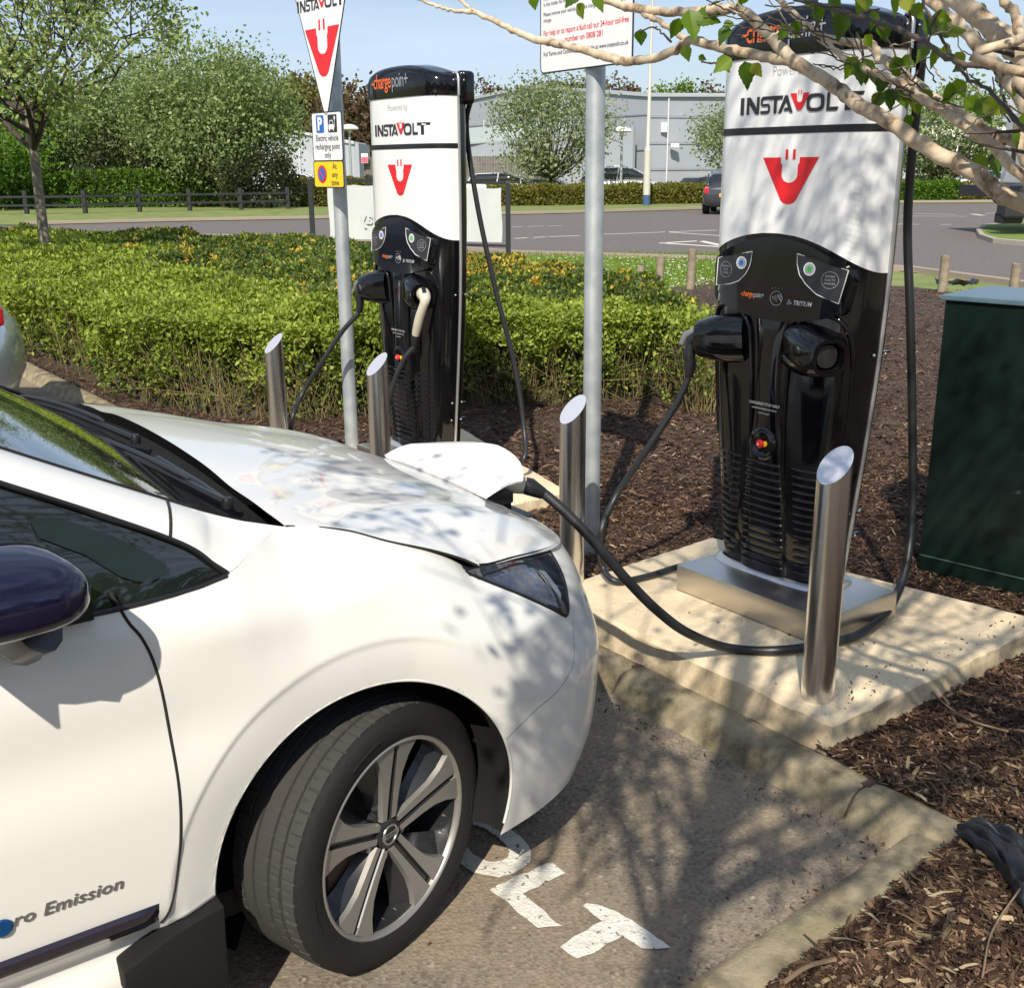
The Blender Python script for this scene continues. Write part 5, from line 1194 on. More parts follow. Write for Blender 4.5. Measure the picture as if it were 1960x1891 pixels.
# ---------------------------------------------------------------- wheels
def make_wheel():
    w = bpy.data.objects.new('wheel', None); COL.objects.link(w); w.parent = car
    R_, Wd = .316, .105                 # tyre radius, half width; axis = local y, outer face at -y
    # tyre with ribs and sipes
    prof = [(.218, -.093), (.226, -.099), (.245, -.104), (.262, -.106), (.278, -.102), (.288, -.096), (.293, -.090)]
    nA = 480; rows = []
    tread = []; y = -.088
    gro = [-.055, -.022, .022, .055]
    ysr = sorted(set([-.0885, -.084]+[g+d for g in gro for d in (-.0045, -.0030, .0030, .0045)]+[.084, .0885]+[-.07, -.038, 0, .038, .07]))
    for y in ysr:
        ing = any(abs(y-g) < .0036 for g in gro); base = .2995-.0035*(abs(y)/.088)**4; tread.append((base-(.0065 if ing else 0), y, ing))
    full = [(r, y, False, False) for r, y in prof]+[(r, y, ing, True) for r, y, ing in tread]+[(r, -y, False, False) for r, y in prof[::-1]]
    b = MB(); vs = []
    for r, y, ing, tr in full:
        for k in range(nA):
            rr = r
            if tr and not ing:
                ph = (k+(int((y+.1)*320) if abs(y) < .05 else 0)) % 13
                if (y < -.058 or y > .058):
                    if k % 12 == 0 or (k % 12 == 6 and abs(y) < .083): rr -= .0035
                elif ph == 0 and -.052 < y < .0: rr -= .0035
            a = 2*pi*k/nA; vs.append((rr*cos(a), y, rr*sin(a)))
    M_ = len(full); b.add(vs, [(i*nA+k, (i+1)*nA+k, (i+1)*nA+(k+1) % nA, i*nA+(k+1) % nA) for i in range(M_-1) for k in range(nA)]); b.m = [1 if full[i][3] and full[i+1][3] else 0 for i in range(M_-1) for k in range(nA)]; ty = b.build('tyre', [M_tire, M_tread], w, smooth=28)
    b = MB()
    for k in range(160):                # raised sidewall ring marks and lettering blocks
        a = 2*pi*k/160
        if (k // 9) % 4 == 1: 
            for rr in (.257,): b.box((rr*cos(a), -.1062, rr*sin(a)), (.0035, .002, .012), 0, Matrix.Rotation(-a, 3, 'Y') @ Matrix.Rotation(0, 3, 'Z'))
    b.build('sidewall_marks', M_tire, ty)
    Ry = Matrix.Rotation(pi/2, 3, 'X')   # lathe z -> -y
    MB().lathe([(.2235, .093), (.2255, .099), (.222, .101), (.2175, .099), (.214, .088), (.208, .06), (.205, -.09)], 96, 0, (0, 0, 0), Ry).build('rim_lip', M_rims, w, smooth=50)
    MB().lathe([(.2135, .087), (.207, .055), (.204, -.09), (.0, -.09)], 64, 0, (0, 0, 0), Ry).build('rim_barrel', M_rimd, w, smooth=50)
    MB().lathe([(.0, -.005), (.135, -.005), (.135, -.02)], 48, 0, (0, 0, 0), Ry).build('brake_disc', mat('brake_iron', (.10, .09, .08), .5, .6), w, smooth=30)
    b = MB(); b.box((-.11, .0, -.02), (.07, .06, .15)); b.build('brake_caliper', mat('caliper_rust', (.11, .07, .045), .7), w, bevel=.01)
    def yf(r): return -(.074+.020*np.clip(r/.21, 0, 1)**1.5)
    for k in range(5):
        A_ = radians(90-4+72*k); ca, sa = cos(A_), sin(A_)
        def T(r, t, dy=0): return (r*ca-t*sa, float(yf(r))+dy, r*sa+t*ca)
        rr = [.035, .06, .10, .14, .175, .205, .214]; wi = [.021, .023, .026, .031, .044, .064, .078]
        # two machined blades with a dark slot between them
        for sgn in (1, -1):
            b = MB(); vs = []
            for r, ww in zip(rr, wi):
                s0 = .0075 if r < .20 else .0072
                for t, dy in ((sgn*s0, .0), (sgn*ww, 0), (sgn*(ww+.003), .012), (sgn*(s0-.0005), .012)): vs.append(T(r, t, dy))
            n = len(rr); b.add(vs, [(i*4+j, i*4+(j+1) % 4, (i+1)*4+(j+1) % 4, (i+1)*4+j) for i in range(n-1) for j in range(4)]+[(0, 1, 2, 3), ((n-1)*4, (n-1)*4+1, (n-1)*4+2, (n-1)*4+3)])
            b.build('spoke', M_rims, w, smooth=30)
        b = MB(); vs = []
        for r in (.03, .10, .16, .20): 
            for t, dy in ((-.0075, .001), (-.003, .009), (.003, .009), (.0075, .001)): vs.append(T(r, t, dy))
        b.add(vs, [(i*4+j, i*4+j+1, (i+1)*4+j+1, (i+1)*4+j) for i in range(3) for j in range(3)]); b.build('spoke_slot', M_rimd, w, smooth=30)
        # dark vanes beside each spoke
        b = MB()
        for sgn, y1, tw in ((1, .022, .055), (-1, .022, .040)):
            vs = []
            for r, t0, t1 in ((.045, .020, .030), (.09, .024, .040), (.14, .030, .030+tw*.8), (.19, .050, .056+tw), (.211, .066, .070+tw)):
                vs += [T(r, sgn*t0, .015), T(r, sgn*t1, y1+.02), T(r, sgn*t0, .05)]
            b.add(vs, [(i*3+j, i*3+(j+1) % 3, (i+1)*3+(j+1) % 3, (i+1)*3+j) for i in range(4) for j in range(3)])
        b.build('vane', M_rimd, w, smooth=40)
        a2 = A_+radians(36); p = Vector((.057*cos(a2), -.055, .057*sin(a2)))
        MB().lathe([(0, .012), (.0075, .011), (.009, .0), (.012, -.01)], 6, 0, p, Ry).build('wheel_nut', M_chrome if k in (1, 2) else M_rimd, w, smooth=30)
    hub = MB().lathe([(0, .0775), (.029, .077), (.034, .073), (.036, .05)], 40, 0, (0, 0, 0), Ry).build('hub_cap', M_rimd, w, smooth=40)
    MB().lathe([(.0185, .0785), (.0195, .0805), (.0235, .0805), (.0245, .0785)], 40, 0, (0, 0, 0), Ry).build('emblem_ring', M_chrome, hub, smooth=40)
    b = MB(); b.box((0, -.0795, 0), (.053, .0028, .0115)); b.build('emblem_bar', M_chrome, hub, bevel=.001)
    vs, fs = textmesh('NISSAN', .0095, .0003); MB().add([(v[0], -.0813, v[1]) for v in vs], fs).build('emblem_letters', M_ink, hub)
    return w
wh = make_wheel()
WS = .975
fw_pos = onz(748, 1597, .292); v = Vector(fw_pos)-CO; wX, wY = v.dot(FW), v.dot(RT)
print('wheel car coords', wX, wY)
# face centre sits about 0.075 outside the wheel's middle; steered to the left
ST = radians(19); wc_ = Vector((wX, -wY, .292)); wh.scale = (WS,)*3
wh.rotation_euler = (0, 0, ST); wh.location = wc_-Matrix.Rotation(ST, 3, 'Z') @ Vector((0, -.078, 0))
for (X, Y, rz) in ((0.0, -.78, radians(20)+pi), (XR, .79, 0), (XR, -.79, pi)):
    c_ = copy_tree(wh, car); c_.location = (X, -Y, .292); c_.rotation_euler = (0, 0, rz)
# ================================================================= VEGETATION
LM_bright = leafmat('hedge_leaf', [(0, (.07, .09, .015)), (.3, (.17, .23, .03)), (.7, (.32, .40, .06)), (1, (.50, .54, .11))])
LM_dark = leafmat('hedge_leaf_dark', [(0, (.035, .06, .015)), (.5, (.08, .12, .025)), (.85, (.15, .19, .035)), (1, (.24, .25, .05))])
LM_gold = leafmat('hedge_leaf_gold', [(0, (.42, .27, .04)), (.5, (.62, .42, .06)), (1, (.75, .58, .12))])
LM_far = leafmat('far_hedge_leaf', [(0, (.04, .085, .014)), (.5, (.10, .195, .02)), (1, (.19, .32, .04))])
LM_tan = leafmat('tan_leaf', [(0, (.09, .10, .02)), (.5, (.17, .17, .035)), (1, (.28, .25, .05))])
M_core = mat('hedge_core', (.03, .028, .012), .95, col2=(.07, .055, .03), vscale=9)  # dark fill for hedge insides, shade between the leaves put into the colour
M_twig = mat('hedge_stem', (.11, .085, .04), .8, col2=(.26, .21, .08), vscale=6)
def pip(x, y, poly):
    x = np.asarray(x); y = np.asarray(y); c = np.zeros(x.shape, bool); n = len(poly)
    for i in range(n):
        x1, y1 = poly[i]; x2, y2 = poly[i-1]
        if y1 == y2: continue
        c ^= ((y1 > y) != (y2 > y)) & (x < (x2-x1)*(y-y1)/(y2-y1)+x1)
    return c
def edge_dist(x, y, poly):
    d = np.full(x.shape, 1e9); n = len(poly)
    for i in range(n):
        a, b_ = np.array(poly[i-1]), np.array(poly[i]); ab = b_-a; t = np.clip(((x-a[0])*ab[0]+(y-a[1])*ab[1])/(ab@ab), 0, 1)
        d = np.minimum(d, np.hypot(x-a[0]-t*ab[0], y-a[1]-t*ab[1]))
    return d
def wob(x, y, s=1.0): return np.sin(1.7*x*s+.6*np.sin(2.3*y*s))*np.cos(1.3*y*s+.8*np.sin(1.9*x*s))
hp = [onz(u, v, .066)[:2] for u, v in [(-250, 560), (37, 668), (260, 770), (420, 800), (620, 806), (960, 776), (1140, 772), (1296, 758)]]
hb = [onz(u, v, .74)[:2] for u, v in [(1338, 600), (1326, 560), (1250, 533), (1090, 503), (900, 487), (610, 456), (300, 446), (0, 437), (-250, 432)]]
HP = [tuple(p) for p in hp+hb]
hx = np.array([p[0] for p in HP]); hy = np.array([p[1] for p in HP])
def htop(x, y): return .66+.06*wob(x, y)+.05*wob(x*2.3+4, y*2.1, 1.2)+.03*wob(x*5+2, y*4.4, 1.1)
root = empty('clipped_hedge', (-1.5, 7.2, .066), 0, 'low clipped hedge with bright green and golden tips behind the chargers', 'hedge'); off = np.array([-1.5, 7.2, .066])
def sample(n, dens_y=1.35):
    out = []
    while sum(len(o) for o in out) < n:
        y = hy.min()+(hy.max()-hy.min())*rng.random(40000)**dens_y; x = hx.min()+(hx.max()-hx.min())*rng.random(40000)
        k = pip(x, y, HP); u = 980+2150*x/(y*CP+.9*SP); k &= (u > -160) & (u < 2100); out.append(np.stack([x[k], y[k]], 1))
    return np.concatenate(out)[:n]
S = sample(160000, 1.9); d = edge_dist(S[:, 0], S[:, 1], HP); top = htop(S[:, 0], S[:, 1])*np.clip(1-np.clip(.16-d, 0, 1)**1.5*3.0, .3, 1)
z = top-rng.exponential(.035, len(S))+.02
front = []
fr = hp+[hb[0], hb[1], hb[2]]
for i in range(len(fr)-1):
    a, c = fr[i], fr[i+1]; Ln = np.linalg.norm(c-a); n = int(Ln*5200*min(1, 8/max(a[1], c[1]))**1.3) if i < 7 else int(Ln*2500); t = rng.random(n)[:, None]; nrm_ = np.array([-(c-a)[1], (c-a)[0]])/Ln
    q = a+(c-a)*t+nrm_*(rng.exponential(.09, n)[:, None]-.05); zz = .60*rng.random(n)**.62+.04; q += -nrm_*(.07*np.sin(q[:, :1]*4)+.06*wob(q[:, :1]*5, zz[:, None]*9)+.09*(zz[:, None]-.3)); front.append(np.c_[q, zz+.0])
front = np.concatenate(front); front[:, 2] = np.minimum(front[:, 2], .72)
Pt = np.r_[np.c_[S, z], front]; 
zc = Pt[:, 1]*CP-(Pt[:, 2]-H)*SP; U_ = 980+2150*Pt[:, 0]/zc; V_ = 945.5-2150*(Pt[:, 1]*SP+(Pt[:, 2]-H)*CP)/zc
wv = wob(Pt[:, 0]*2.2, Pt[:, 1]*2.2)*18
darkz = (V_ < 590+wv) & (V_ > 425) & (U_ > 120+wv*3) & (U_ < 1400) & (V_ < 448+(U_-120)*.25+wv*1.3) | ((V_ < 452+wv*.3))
tuft = (wob(Pt[:, 0]*7+3, Pt[:, 1]*6)*wob(Pt[:, 0]*5, Pt[:, 1]*9+2) > .52)
gold = darkz & (tuft | (rng.random(len(Pt)) < .02)) & (Pt[:, 2] > .5) | ((V_ < 540+wv*.5) & (U_ > 880) & (U_ < 1090) & (rng.random(len(Pt)) < .38) & (Pt[:, 2] > .55))
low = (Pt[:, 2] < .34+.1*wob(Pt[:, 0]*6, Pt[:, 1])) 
hole = wob(Pt[:, 0]*9+Pt[:, 2]*3, Pt[:, 2]*11+Pt[:, 1]*2) > .35
keep = ~(low & (rng.random(len(Pt)) < .22)) & ~(hole & (Pt[:, 2] < .52) & (rng.random(len(Pt)) < .75))
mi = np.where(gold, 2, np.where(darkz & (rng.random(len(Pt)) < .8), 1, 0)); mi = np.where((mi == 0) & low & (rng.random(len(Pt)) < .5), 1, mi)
sz = np.clip(.029+.0025*(Pt[:, 1]-6), .029, .055)
cv = np.clip(rng.random(len(Pt))*.75+.25*(.5+.5*wob(Pt[:, 0]*3, Pt[:, 1]*3)), 0, 1)
Pt = Pt-np.array([off[0], off[1], 0]); Pt[:, 2] = Pt[:, 2]
Pt = Pt[keep]; 
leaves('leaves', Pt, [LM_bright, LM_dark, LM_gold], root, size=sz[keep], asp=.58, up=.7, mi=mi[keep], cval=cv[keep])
# dark sheet under the leaves: shade in the hedge gaps put into its colour
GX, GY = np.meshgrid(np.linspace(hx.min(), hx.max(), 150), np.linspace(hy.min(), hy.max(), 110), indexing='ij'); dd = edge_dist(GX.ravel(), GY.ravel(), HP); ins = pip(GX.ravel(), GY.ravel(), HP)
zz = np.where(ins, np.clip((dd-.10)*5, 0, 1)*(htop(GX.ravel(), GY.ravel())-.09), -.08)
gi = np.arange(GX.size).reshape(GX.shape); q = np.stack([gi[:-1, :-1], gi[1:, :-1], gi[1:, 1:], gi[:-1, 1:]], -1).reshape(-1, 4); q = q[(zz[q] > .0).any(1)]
npmesh('shade_core', np.c_[GX.ravel()-off[0], GY.ravel()-off[1], zz], q, M_core, root, smooth=True)
b = MB()
for k in range(900):
    i = rnd.randrange(len(fr)-3); a, c = fr[i], fr[i+1]; t = rnd.random(); p = a+(c-a)*t; n_ = np.array([-(c-a)[1], (c-a)[0]]); n_ = n_/np.linalg.norm(n_); p = p+n_*rnd.uniform(-.03, .22)
    x, y = p[0]-off[0], p[1]-off[1]; ax, ay = rnd.gauss(0, .13), rnd.gauss(-.03, .08); h = rnd.uniform(.3, .62); r = rnd.uniform(.0018, .0042)
    b.tube([(x, y, -.02), (x+ax*.4+rnd.gauss(0, .015), y+ay*.3, h*.45), (x+ax, y+ay, h)], [r, r*.8, r*.4], 4, 0, False)
    if k % 9 == 0:
        q_ = [(x+rnd.uniform(-.1, .1), y-.08, .02), (x+rnd.gauss(0, .12), y-.2-rnd.random()*.08, .10+rnd.random()*.2), (x+rnd.gauss(0, .2), y-.22-rnd.random()*.1, .12+rnd.random()*.35)]; b.tube(q_, [.003, .0022, .001], 4, 0, False)
b.build('stems', M_twig, root)
# mulch chips
def chips(name, n, region, label, size=(.012, .05), cols=None, y_bias=1.0):
    pts = region(n); n = len(pts); a = rng.random(n)*2*pi; L_ = size[0]+(size[1]-size[0])*rng.random(n)**2.2; W_ = L_*(.09+.2*rng.random(n)); W_ = np.clip(W_, .002, .009)
    d = np.stack([np.cos(a), np.sin(a), rng.normal(0, .22, n)], 1); s = np.stack([-np.sin(a), np.cos(a), rng.normal(0, .35, n)], 1); zz = bz+.002+.012*rng.random(n)**1.5+.008*np.abs(wob(pts[:, 0]*5, pts[:, 1]*5))
    c = np.c_[pts, zz]; L_ = L_[:, None]/2; W_ = W_[:, None]/2; up = np.array([[0, 0, 1.]])*(L_*.12)
    e = .6+.4*rng.random((n, 1))
    V = np.stack([c-d*L_*e-s*W_, c-s*W_*1.1+up, c+d*L_-s*W_*e, c+d*L_*e+s*W_, c+s*W_+up, c-d*L_+s*W_*e*.7], 1).reshape(-1, 3); b_ = np.arange(n)[:, None]*6
    F = np.concatenate([b_+np.array([[0, 1, 4, 5]]), b_+np.array([[1, 2, 3, 4]])], 1).reshape(-1, 4)
    o = npmesh(name, V, F, cols, rnd_attr=np.repeat(rng.random(n), 2)); return tag(o, label, 'bark mulch', kind='stuff')
LM_chip = leafmat('bark_chip', [(0, (.022, .011, .007)), (.4, (.065, .036, .023)), (.78, (.125, .075, .047)), (.95, (.22, .13, .08)), (1, (.40, .30, .19))], .2, .85, .0)
LM_straw = leafmat('dry_chip', [(0, (.07, .045, .025)), (.4, (.15, .10, .055)), (.8, (.30, .22, .12)), (1, (.5, .40, .25))], .2, .85, .0)
slabp = [(.81, 2.80), (.06, 3.84), (.84, 4.49), (1.83, 3.56)]; slabp2 = [(-.15, 4.93), (-.99, 6.12), (-.30, 6.62), (.27, 5.24)]
inner = [tuple(KC+np.array([.04, 0])), tuple(KC+KD*12), tuple(KC+KD*12+KF*6), (8, 16), (9, 2), (2, -1.5), tuple(KC-KF*4+np.array([.1, -.12]))]
inner[0] = tuple(KC+KF*.01-KD*.0); 
def reg(lo, hi, dens):
    def f(n):
        out = []; m_ = 0
        while m_ < n:
            y = lo+(hi-lo)*rng.random(60000)**dens; hw = (y*CP+1.6*SP)*(1500/2150. if hi < 6 else 1150/2150.)
            x = (rng.random(60000)*2-1)*hw; k = pip(x, y, inner) & ~pip(x, y, slabp) & ~pip(x, y, slabp2) & ~pip(x, y, HP)
            out.append(np.stack([x[k], y[k]], 1)); m_ += k.sum()
        return np.concatenate(out)[:n]
    return f
chips('bark_mulch', 125000, reg(1.3, 5.2, 1.0), 'dark shredded bark mulch over the planting bed', (.010, .042), LM_chip)
chips('bark_mulch', 85000, reg(5.0, 15, 1.9), 'dark shredded bark mulch under the hedge and round the far slab', (.018, .07), LM_chip)
chips('dry_mulch', 3600, reg(1.6, 2.75, 1.0), 'pale dry wood chips at the lower right corner beside the edging stones', (.012, .075), LM_straw)
# crumbs of bark and grit spilled on the slab, the kerb and the tarmac
q = []
def tri_pt(A, B_, C_): 
    a, c = rnd.random(), rnd.random(); a, c = (1-a, 1-c) if a+c > 1 else (a, c); return np.array(A)+(np.array(B_)-np.array(A))*a+(np.array(C_)-np.array(A))*c
for k in range(45): p = tri_pt((.93, 2.90), (.2, 3.86), (1.75, 3.55)); e = rnd.random()**2; q.append((p[0], p[1], .1525))
for k in range(60): t = rnd.random(); p = np.array((.90, 2.84))+(np.array((1.83, 3.56))-np.array((.90, 2.84)))*t+KD*(.03+abs(rnd.gauss(0, .05))); q.append((p[0], p[1], .1525))
for k in range(260): p = KC+KD*rnd.uniform(.1, 2.0)-KF*(.155+abs(rnd.gauss(0, .05))); q.append((p[0], p[1], .003))
for k in range(160): p = KC-KF*rnd.uniform(.1, 1.2)+KD*(.105+abs(rnd.gauss(0, .04))); q.append((p[0], p[1], .003))
for k in range(40): p = np.array((.3, 2.3))+np.array((rnd.gauss(0, .35), rnd.gauss(0, .3))); q.append((p[0], p[1], .003))
tag(leaves('bark_crumbs', np.array(q), LM_chip, size=.013, asp=.4, up=-.2, fold=.1), 'crumbs of bark and grit spilled over the slab, the kerb foot and the bay', 'litter', kind='stuff')
# fallen twigs
b_twig = mat('dry_twig', (.22, .15, .09), .8)
for k, (pts, r, lab) in enumerate([([(1750, 1275), (1790, 1330), (1850, 1375), (1930, 1400)], .003, 'long thin fallen twig on the mulch right of the near slab'), ([(1500, 1880), (1545, 1850), (1600, 1835)], .005, 'short grey fallen stick at the bottom edge'), ([(1700, 1345), (1755, 1300), (1800, 1230)], .002, 'thin upright dead stem at the slab side'), ([(1880, 1870), (1900, 1780), (1960, 1690)], .0025, 'thin reddish runner at the bottom right corner')]):
    q = [Vector(onz(u, v, bz+.025+.01*i)) for i, (u, v) in enumerate(pts)]; o = MB().tube(catmull(q, 5), r, 5).build('fallen_twig', b_twig, smooth=60); tag(o, lab, 'twig')
# daisies and blades on the lawn
n = 420; ok = []
while len(ok) < n:
    u, v = rnd.uniform(985, 1375), rnd.uniform(494, 560); p = onz(u, v, .012); ok.append(p)
V = []; F = []
for p in ok:
    r = rnd.uniform(.010, .020); i = len(V); V += [(p[0]-r, p[1]-r, .05), (p[0]+r, p[1]-r, .05), (p[0]+r, p[1]+r, .055), (p[0]-r, p[1]+r, .055)]; F.append((i, i+1, i+2, i+3))
tag(npmesh('daisies', V, F, mat('daisy', (.8, .8, .72), .7)), 'tiny white daisies scattered over the lawn', 'daisies', kind='stuff')
q = [onz(rnd.uniform(880, 1380), rnd.uniform(486, 562), .012) for k in range(16000)]
tag(leaves('grass_blades', np.array(q), leafmat('grass_blade', [(0, (.10, .18, .02)), (.6, (.2, .31, .04)), (1, (.34, .40, .08))]), size=.07, asp=.14, up=2.5), 'short lawn grass between the hedge and the road', 'grass', kind='stuff')

# ---- trees
M_tw = mat('tree_twig', (.07, .055, .045), .9)
def grow(p, d, Ln, r, lv, segs, tips, spread=.55, up=.15, kids=(3, 4)):
    n = 3; pts = [p]; dd = d.copy()
    for i in range(n):
        dd = dd+np.array([rnd.gauss(0, .12), rnd.gauss(0, .12), rnd.gauss(0, .10)+up*.3]); dd /= np.linalg.norm(dd); pts.append(pts[-1]+dd*Ln/n)
    segs.append((pts, r, r*.62 if lv > 0 else r*.25))
    if lv == 0: tips += pts[1:]; return
    if lv == 1: tips += [pts[-1]]
    for k in range(rnd.randint(*kids)):
        i = rnd.choice([2, 3, 3]) ; nd = dd+np.array([rnd.gauss(0, spread), rnd.gauss(0, spread), rnd.gauss(0, spread*.6)+up]); nd /= np.linalg.norm(nd)
        grow(pts[i], nd, Ln*rnd.uniform(.62, .86), r*.58, lv-1, segs, tips, spread, up, kids)
def tree(name, x, y, z0, trunk_h, r, L0, lv, leafm, nleaf, lsize, label, barkm=None, group=None, starts=5, spread=.5, up=.12, lean=(0, 0), rad=.16, kids=(3, 4), trunk_show=True, flat=1.0, cat='tree'):
    root = empty(name, (x, y, z0), 0, label, cat, group); segs = []; tips = []
    tp = [np.array([lean[0]*t, lean[1]*t, trunk_h*t]) for t in (0, .35, .7, 1)]; segs.append((tp, r, r*.8))
    for k in range(starts):
        a = 2*pi*k/starts+rnd.uniform(-.3, .3); e = rnd.uniform(.35, 1.1); d = np.array([cos(a)*cos(e), sin(a)*cos(e), sin(e)]); st = tp[2]+(tp[3]-tp[2])*rnd.uniform(.2, 1); grow(st, d, L0*rnd.uniform(.8, 1.15), r*.55, lv, segs, tips, spread, up, kids)
    b = MB(); [b.tube(s_[0], [s_[1]+(s_[2]-s_[1])*i/(len(s_[0])-1) for i in range(len(s_[0]))], 5 if s_[1] < .03 else 9, 0, False) for s_ in segs[:1]]; b.build('trunk', barkm or M_bark, root, smooth=60)
    b = MB(); [b.tube(s_[0], [s_[1]+(s_[2]-s_[1])*i/(len(s_[0])-1) for i in range(len(s_[0]))], 4 if s_[1] < .03 else 7, 0, False) for s_ in segs[1:]]; b.build('limbs', M_tw, root, smooth=60)
    T = np.array(tips); c = T[rng.integers(0, len(T), nleaf)]+rng.normal(0, rad, (nleaf, 3)); 
    cl_ = .5+.5*np.sin(c[:, 0]*2.1/rad*.16+1)*np.cos(c[:, 1]*1.7)*np.cos(c[:, 2]*2.4/rad*.16)
    leaves('crown', c, leafm, root, size=lsize, asp=.6, up=.3, cval=np.clip(rng.random(nleaf)*.7+.3*cl_, 0, 1)); return root
LT_grey = leafmat('whitebeam_leaf', [(0, (.10, .14, .045)), (.4, (.18, .24, .08)), (.75, (.30, .37, .14)), (1, (.46, .52, .26))])
LT_fresh = leafmat('fresh_leaf', [(0, (.12, .16, .04)), (.4, (.22, .29, .08)), (.75, (.36, .43, .15)), (1, (.5, .56, .25))])
LT_green = leafmat('tree_leaf', [(0, (.05, .09, .018)), (.5, (.13, .21, .035)), (1, (.26, .35, .07))])
LT_brown = leafmat('copper_leaf', [(0, (.06, .04, .025)), (.5, (.13, .085, .045)), (1, (.20, .17, .06))])
LT_olive = leafmat('olive_leaf', [(0, (.06, .065, .02)), (.5, (.14, .14, .035)), (1, (.25, .22, .05))])
LT_white = leafmat('blossom_leaf', [(0, (.10, .13, .05)), (.5, (.22, .27, .11)), (1, (.5, .55, .36))])
LT_dark = leafmat('dark_leaf', [(0, (.015, .024, .012)), (.5, (.04, .055, .02)), (1, (.09, .11, .035))])
p = onz(88, 482, .70)
rnd.seed(5)
tree('young_tree', p[0], p[1], .06, 2.35, .066, .95, 4, LT_fresh, 17000, .058, 'young grey-leaved tree growing out of the clipped hedge at the left', starts=9, spread=.62, up=.04, rad=.11, kids=(3, 3))
def bush(name, u, v, Y, wd, ht, leafm, n, ls, label, group=None, clumps=60, z0=0, dp=None, cat='tree', trunk=True, top=None):
    """a crown of many clumps on limbs, base at pixel column u and distance Y"""
    x = (u-980)/2150*(Y*CP+H*SP); root = empty(name, (x, Y, z0), 0, label, cat, group); dp = dp or wd*.8; cs = []; b = MB()
    bot = ht*(.22 if trunk else 0)
    for k in range(clumps):
        a, e = rnd.uniform(0, 2*pi), rnd.uniform(-1, 1); q = (1-e*e)**.5; rr = rnd.uniform(.45, 1)**.5*rnd.uniform(.88, 1.1)
        cs.append((wd/2*q*cos(a)*rr, dp/2*q*sin(a)*rr, bot+(ht-bot)*(.5+.5*e*rr)*rnd.uniform(.93, 1.03)))
    if trunk:
        b.tube([(0, 0, 0), (.02*wd, 0, ht*.2), (0, 0, ht*.45)], [ht*.022, ht*.018, ht*.012], 7, 0, False); b.build('trunk', M_tw, root)
        b = MB()
        for c in cs: m_ = Vector(c)*.55; m_.z = bot*.8+(c[2]-bot)*.45; b.tube([(0, 0, bot*.7+rnd.random()*ht*.1), m_, c], [ht*.008, ht*.005, ht*.0015], 3, 0, False)
        b.build('limbs', M_tw, root)
    cs = np.array(cs); rad = (wd*ht*dp)**(1/3)*.085; ii = rng.integers(0, len(cs), n); P_ = cs[ii]+rng.normal(0, rad, (n, 3)); P_[:, 2] = np.abs(P_[:, 2])
    leaves('crown', P_, leafm, root, size=ls, asp=.62, up=.3, cval=np.clip(rng.random(n)*.6+.4*rng.random(len(cs))[ii], 0, 1)); return root
def hz(v, Y): return at(980, v, Y)[2]
GB = 'trees beyond the road'
rnd.seed(21)
bush('broad_tree', 430, 0, 52, 7.0, hz(95, 52), LT_grey, 24000, .15, 'rounded grey-green tree in the middle left distance', GB, 110)
bush('broad_tree', 262, 0, 56, 6.0, hz(120, 56), LT_grey, 15000, .15, 'taller grey-green tree just right of the young tree, behind the dark hedge', GB, 80)
bush('dark_tree', 330, 0, 60, 8.0, hz(150, 60), LT_green, 9000, .22, 'deep green tree filling the gap between the two rounded trees', GB, 70)
bush('green_tree', 60, 0, 57, 9.0, hz(165, 57), LT_green, 11000, .22, 'deep green tree at the left edge behind the fence', GB, 80)
bush('green_tree', -60, 0, 50, 7.0, hz(250, 50), LM_far, 7000, .2, 'fresh green bush low at the far left edge', GB, 60)
bush('dark_shrub', 505, 0, 50, 3.6, hz(292, 50), LT_dark, 6000, .13, 'dark spreading shrub at the end of the dark hedge', GB, 45, trunk=False, cat='shrub')
bush('dark_shrub', 215, 0, 55, 9.0, hz(270, 55), LT_dark, 7000, .18, 'dark undergrowth shrub below the trees at the left', GB, 60, trunk=False, cat='shrub')
bush('olive_tree', 570, 0, 105, 10, hz(150, 105), LT_olive, 7000, .42, 'olive coloured tree left of the triangular sign, behind the pale shed', GB, 60)
bush('copper_tree', 505, 0, 110, 9, hz(138, 110), LT_brown, 4500, .42, 'copper leaved tree behind the rounded tree', GB, 50)
bush('copper_tree', 680, 0, 100, 8, hz(155, 100), LT_brown, 6000, .40, 'thin copper tree between the left pole and the far charger', GB, 60)
bush('copper_tree', 640, 0, 112, 8, hz(165, 112), LT_olive, 5000, .40, 'olive tree seen between the two sign plates', GB, 50)
for k, (u, v, m_, lab) in enumerate([(935, 155, LT_brown, 'copper tree showing over the roof just right of the far charger'), (985, 158, LT_brown, 'reddish tree over the big grey roof, left of the instruction board'), (1050, 150, LT_brown, 'bare-topped copper tree under the instruction board'), (1095, 140, LT_brown, 'copper tree over the roof left of the right pole'), (1165, 153, LT_brown, 'sparse dark copper tree right of the right pole'), (1200, 166, LT_brown, 'low copper tree over the roof left of the tall lamp'), (1270, 165, LT_green, 'low green tree over the roof right of the tall lamp'), (1305, 160, LT_green, 'green tree over the roof, second right of the tall lamp'), (1365, 162, LT_brown, 'sparse copper tree beside the near charger')]):
    bush('roofline_tree', u, 0, 118, 4.6, hz(v, 118), m_, 2600, .34, lab, 'trees over the roofs', 36)
bush('blossom_tree', 1057, 0, 56.5, 5.6, hz(150, 56.5), LT_white, 9000, .15, 'pale blossoming tree standing before the grey warehouse', GB, 85)
bush('blossom_tree', 1440, 0, 60, 5.4, hz(190, 60), LT_white, 6500, .15, 'pale tree half hidden by the near charger', GB, 60)
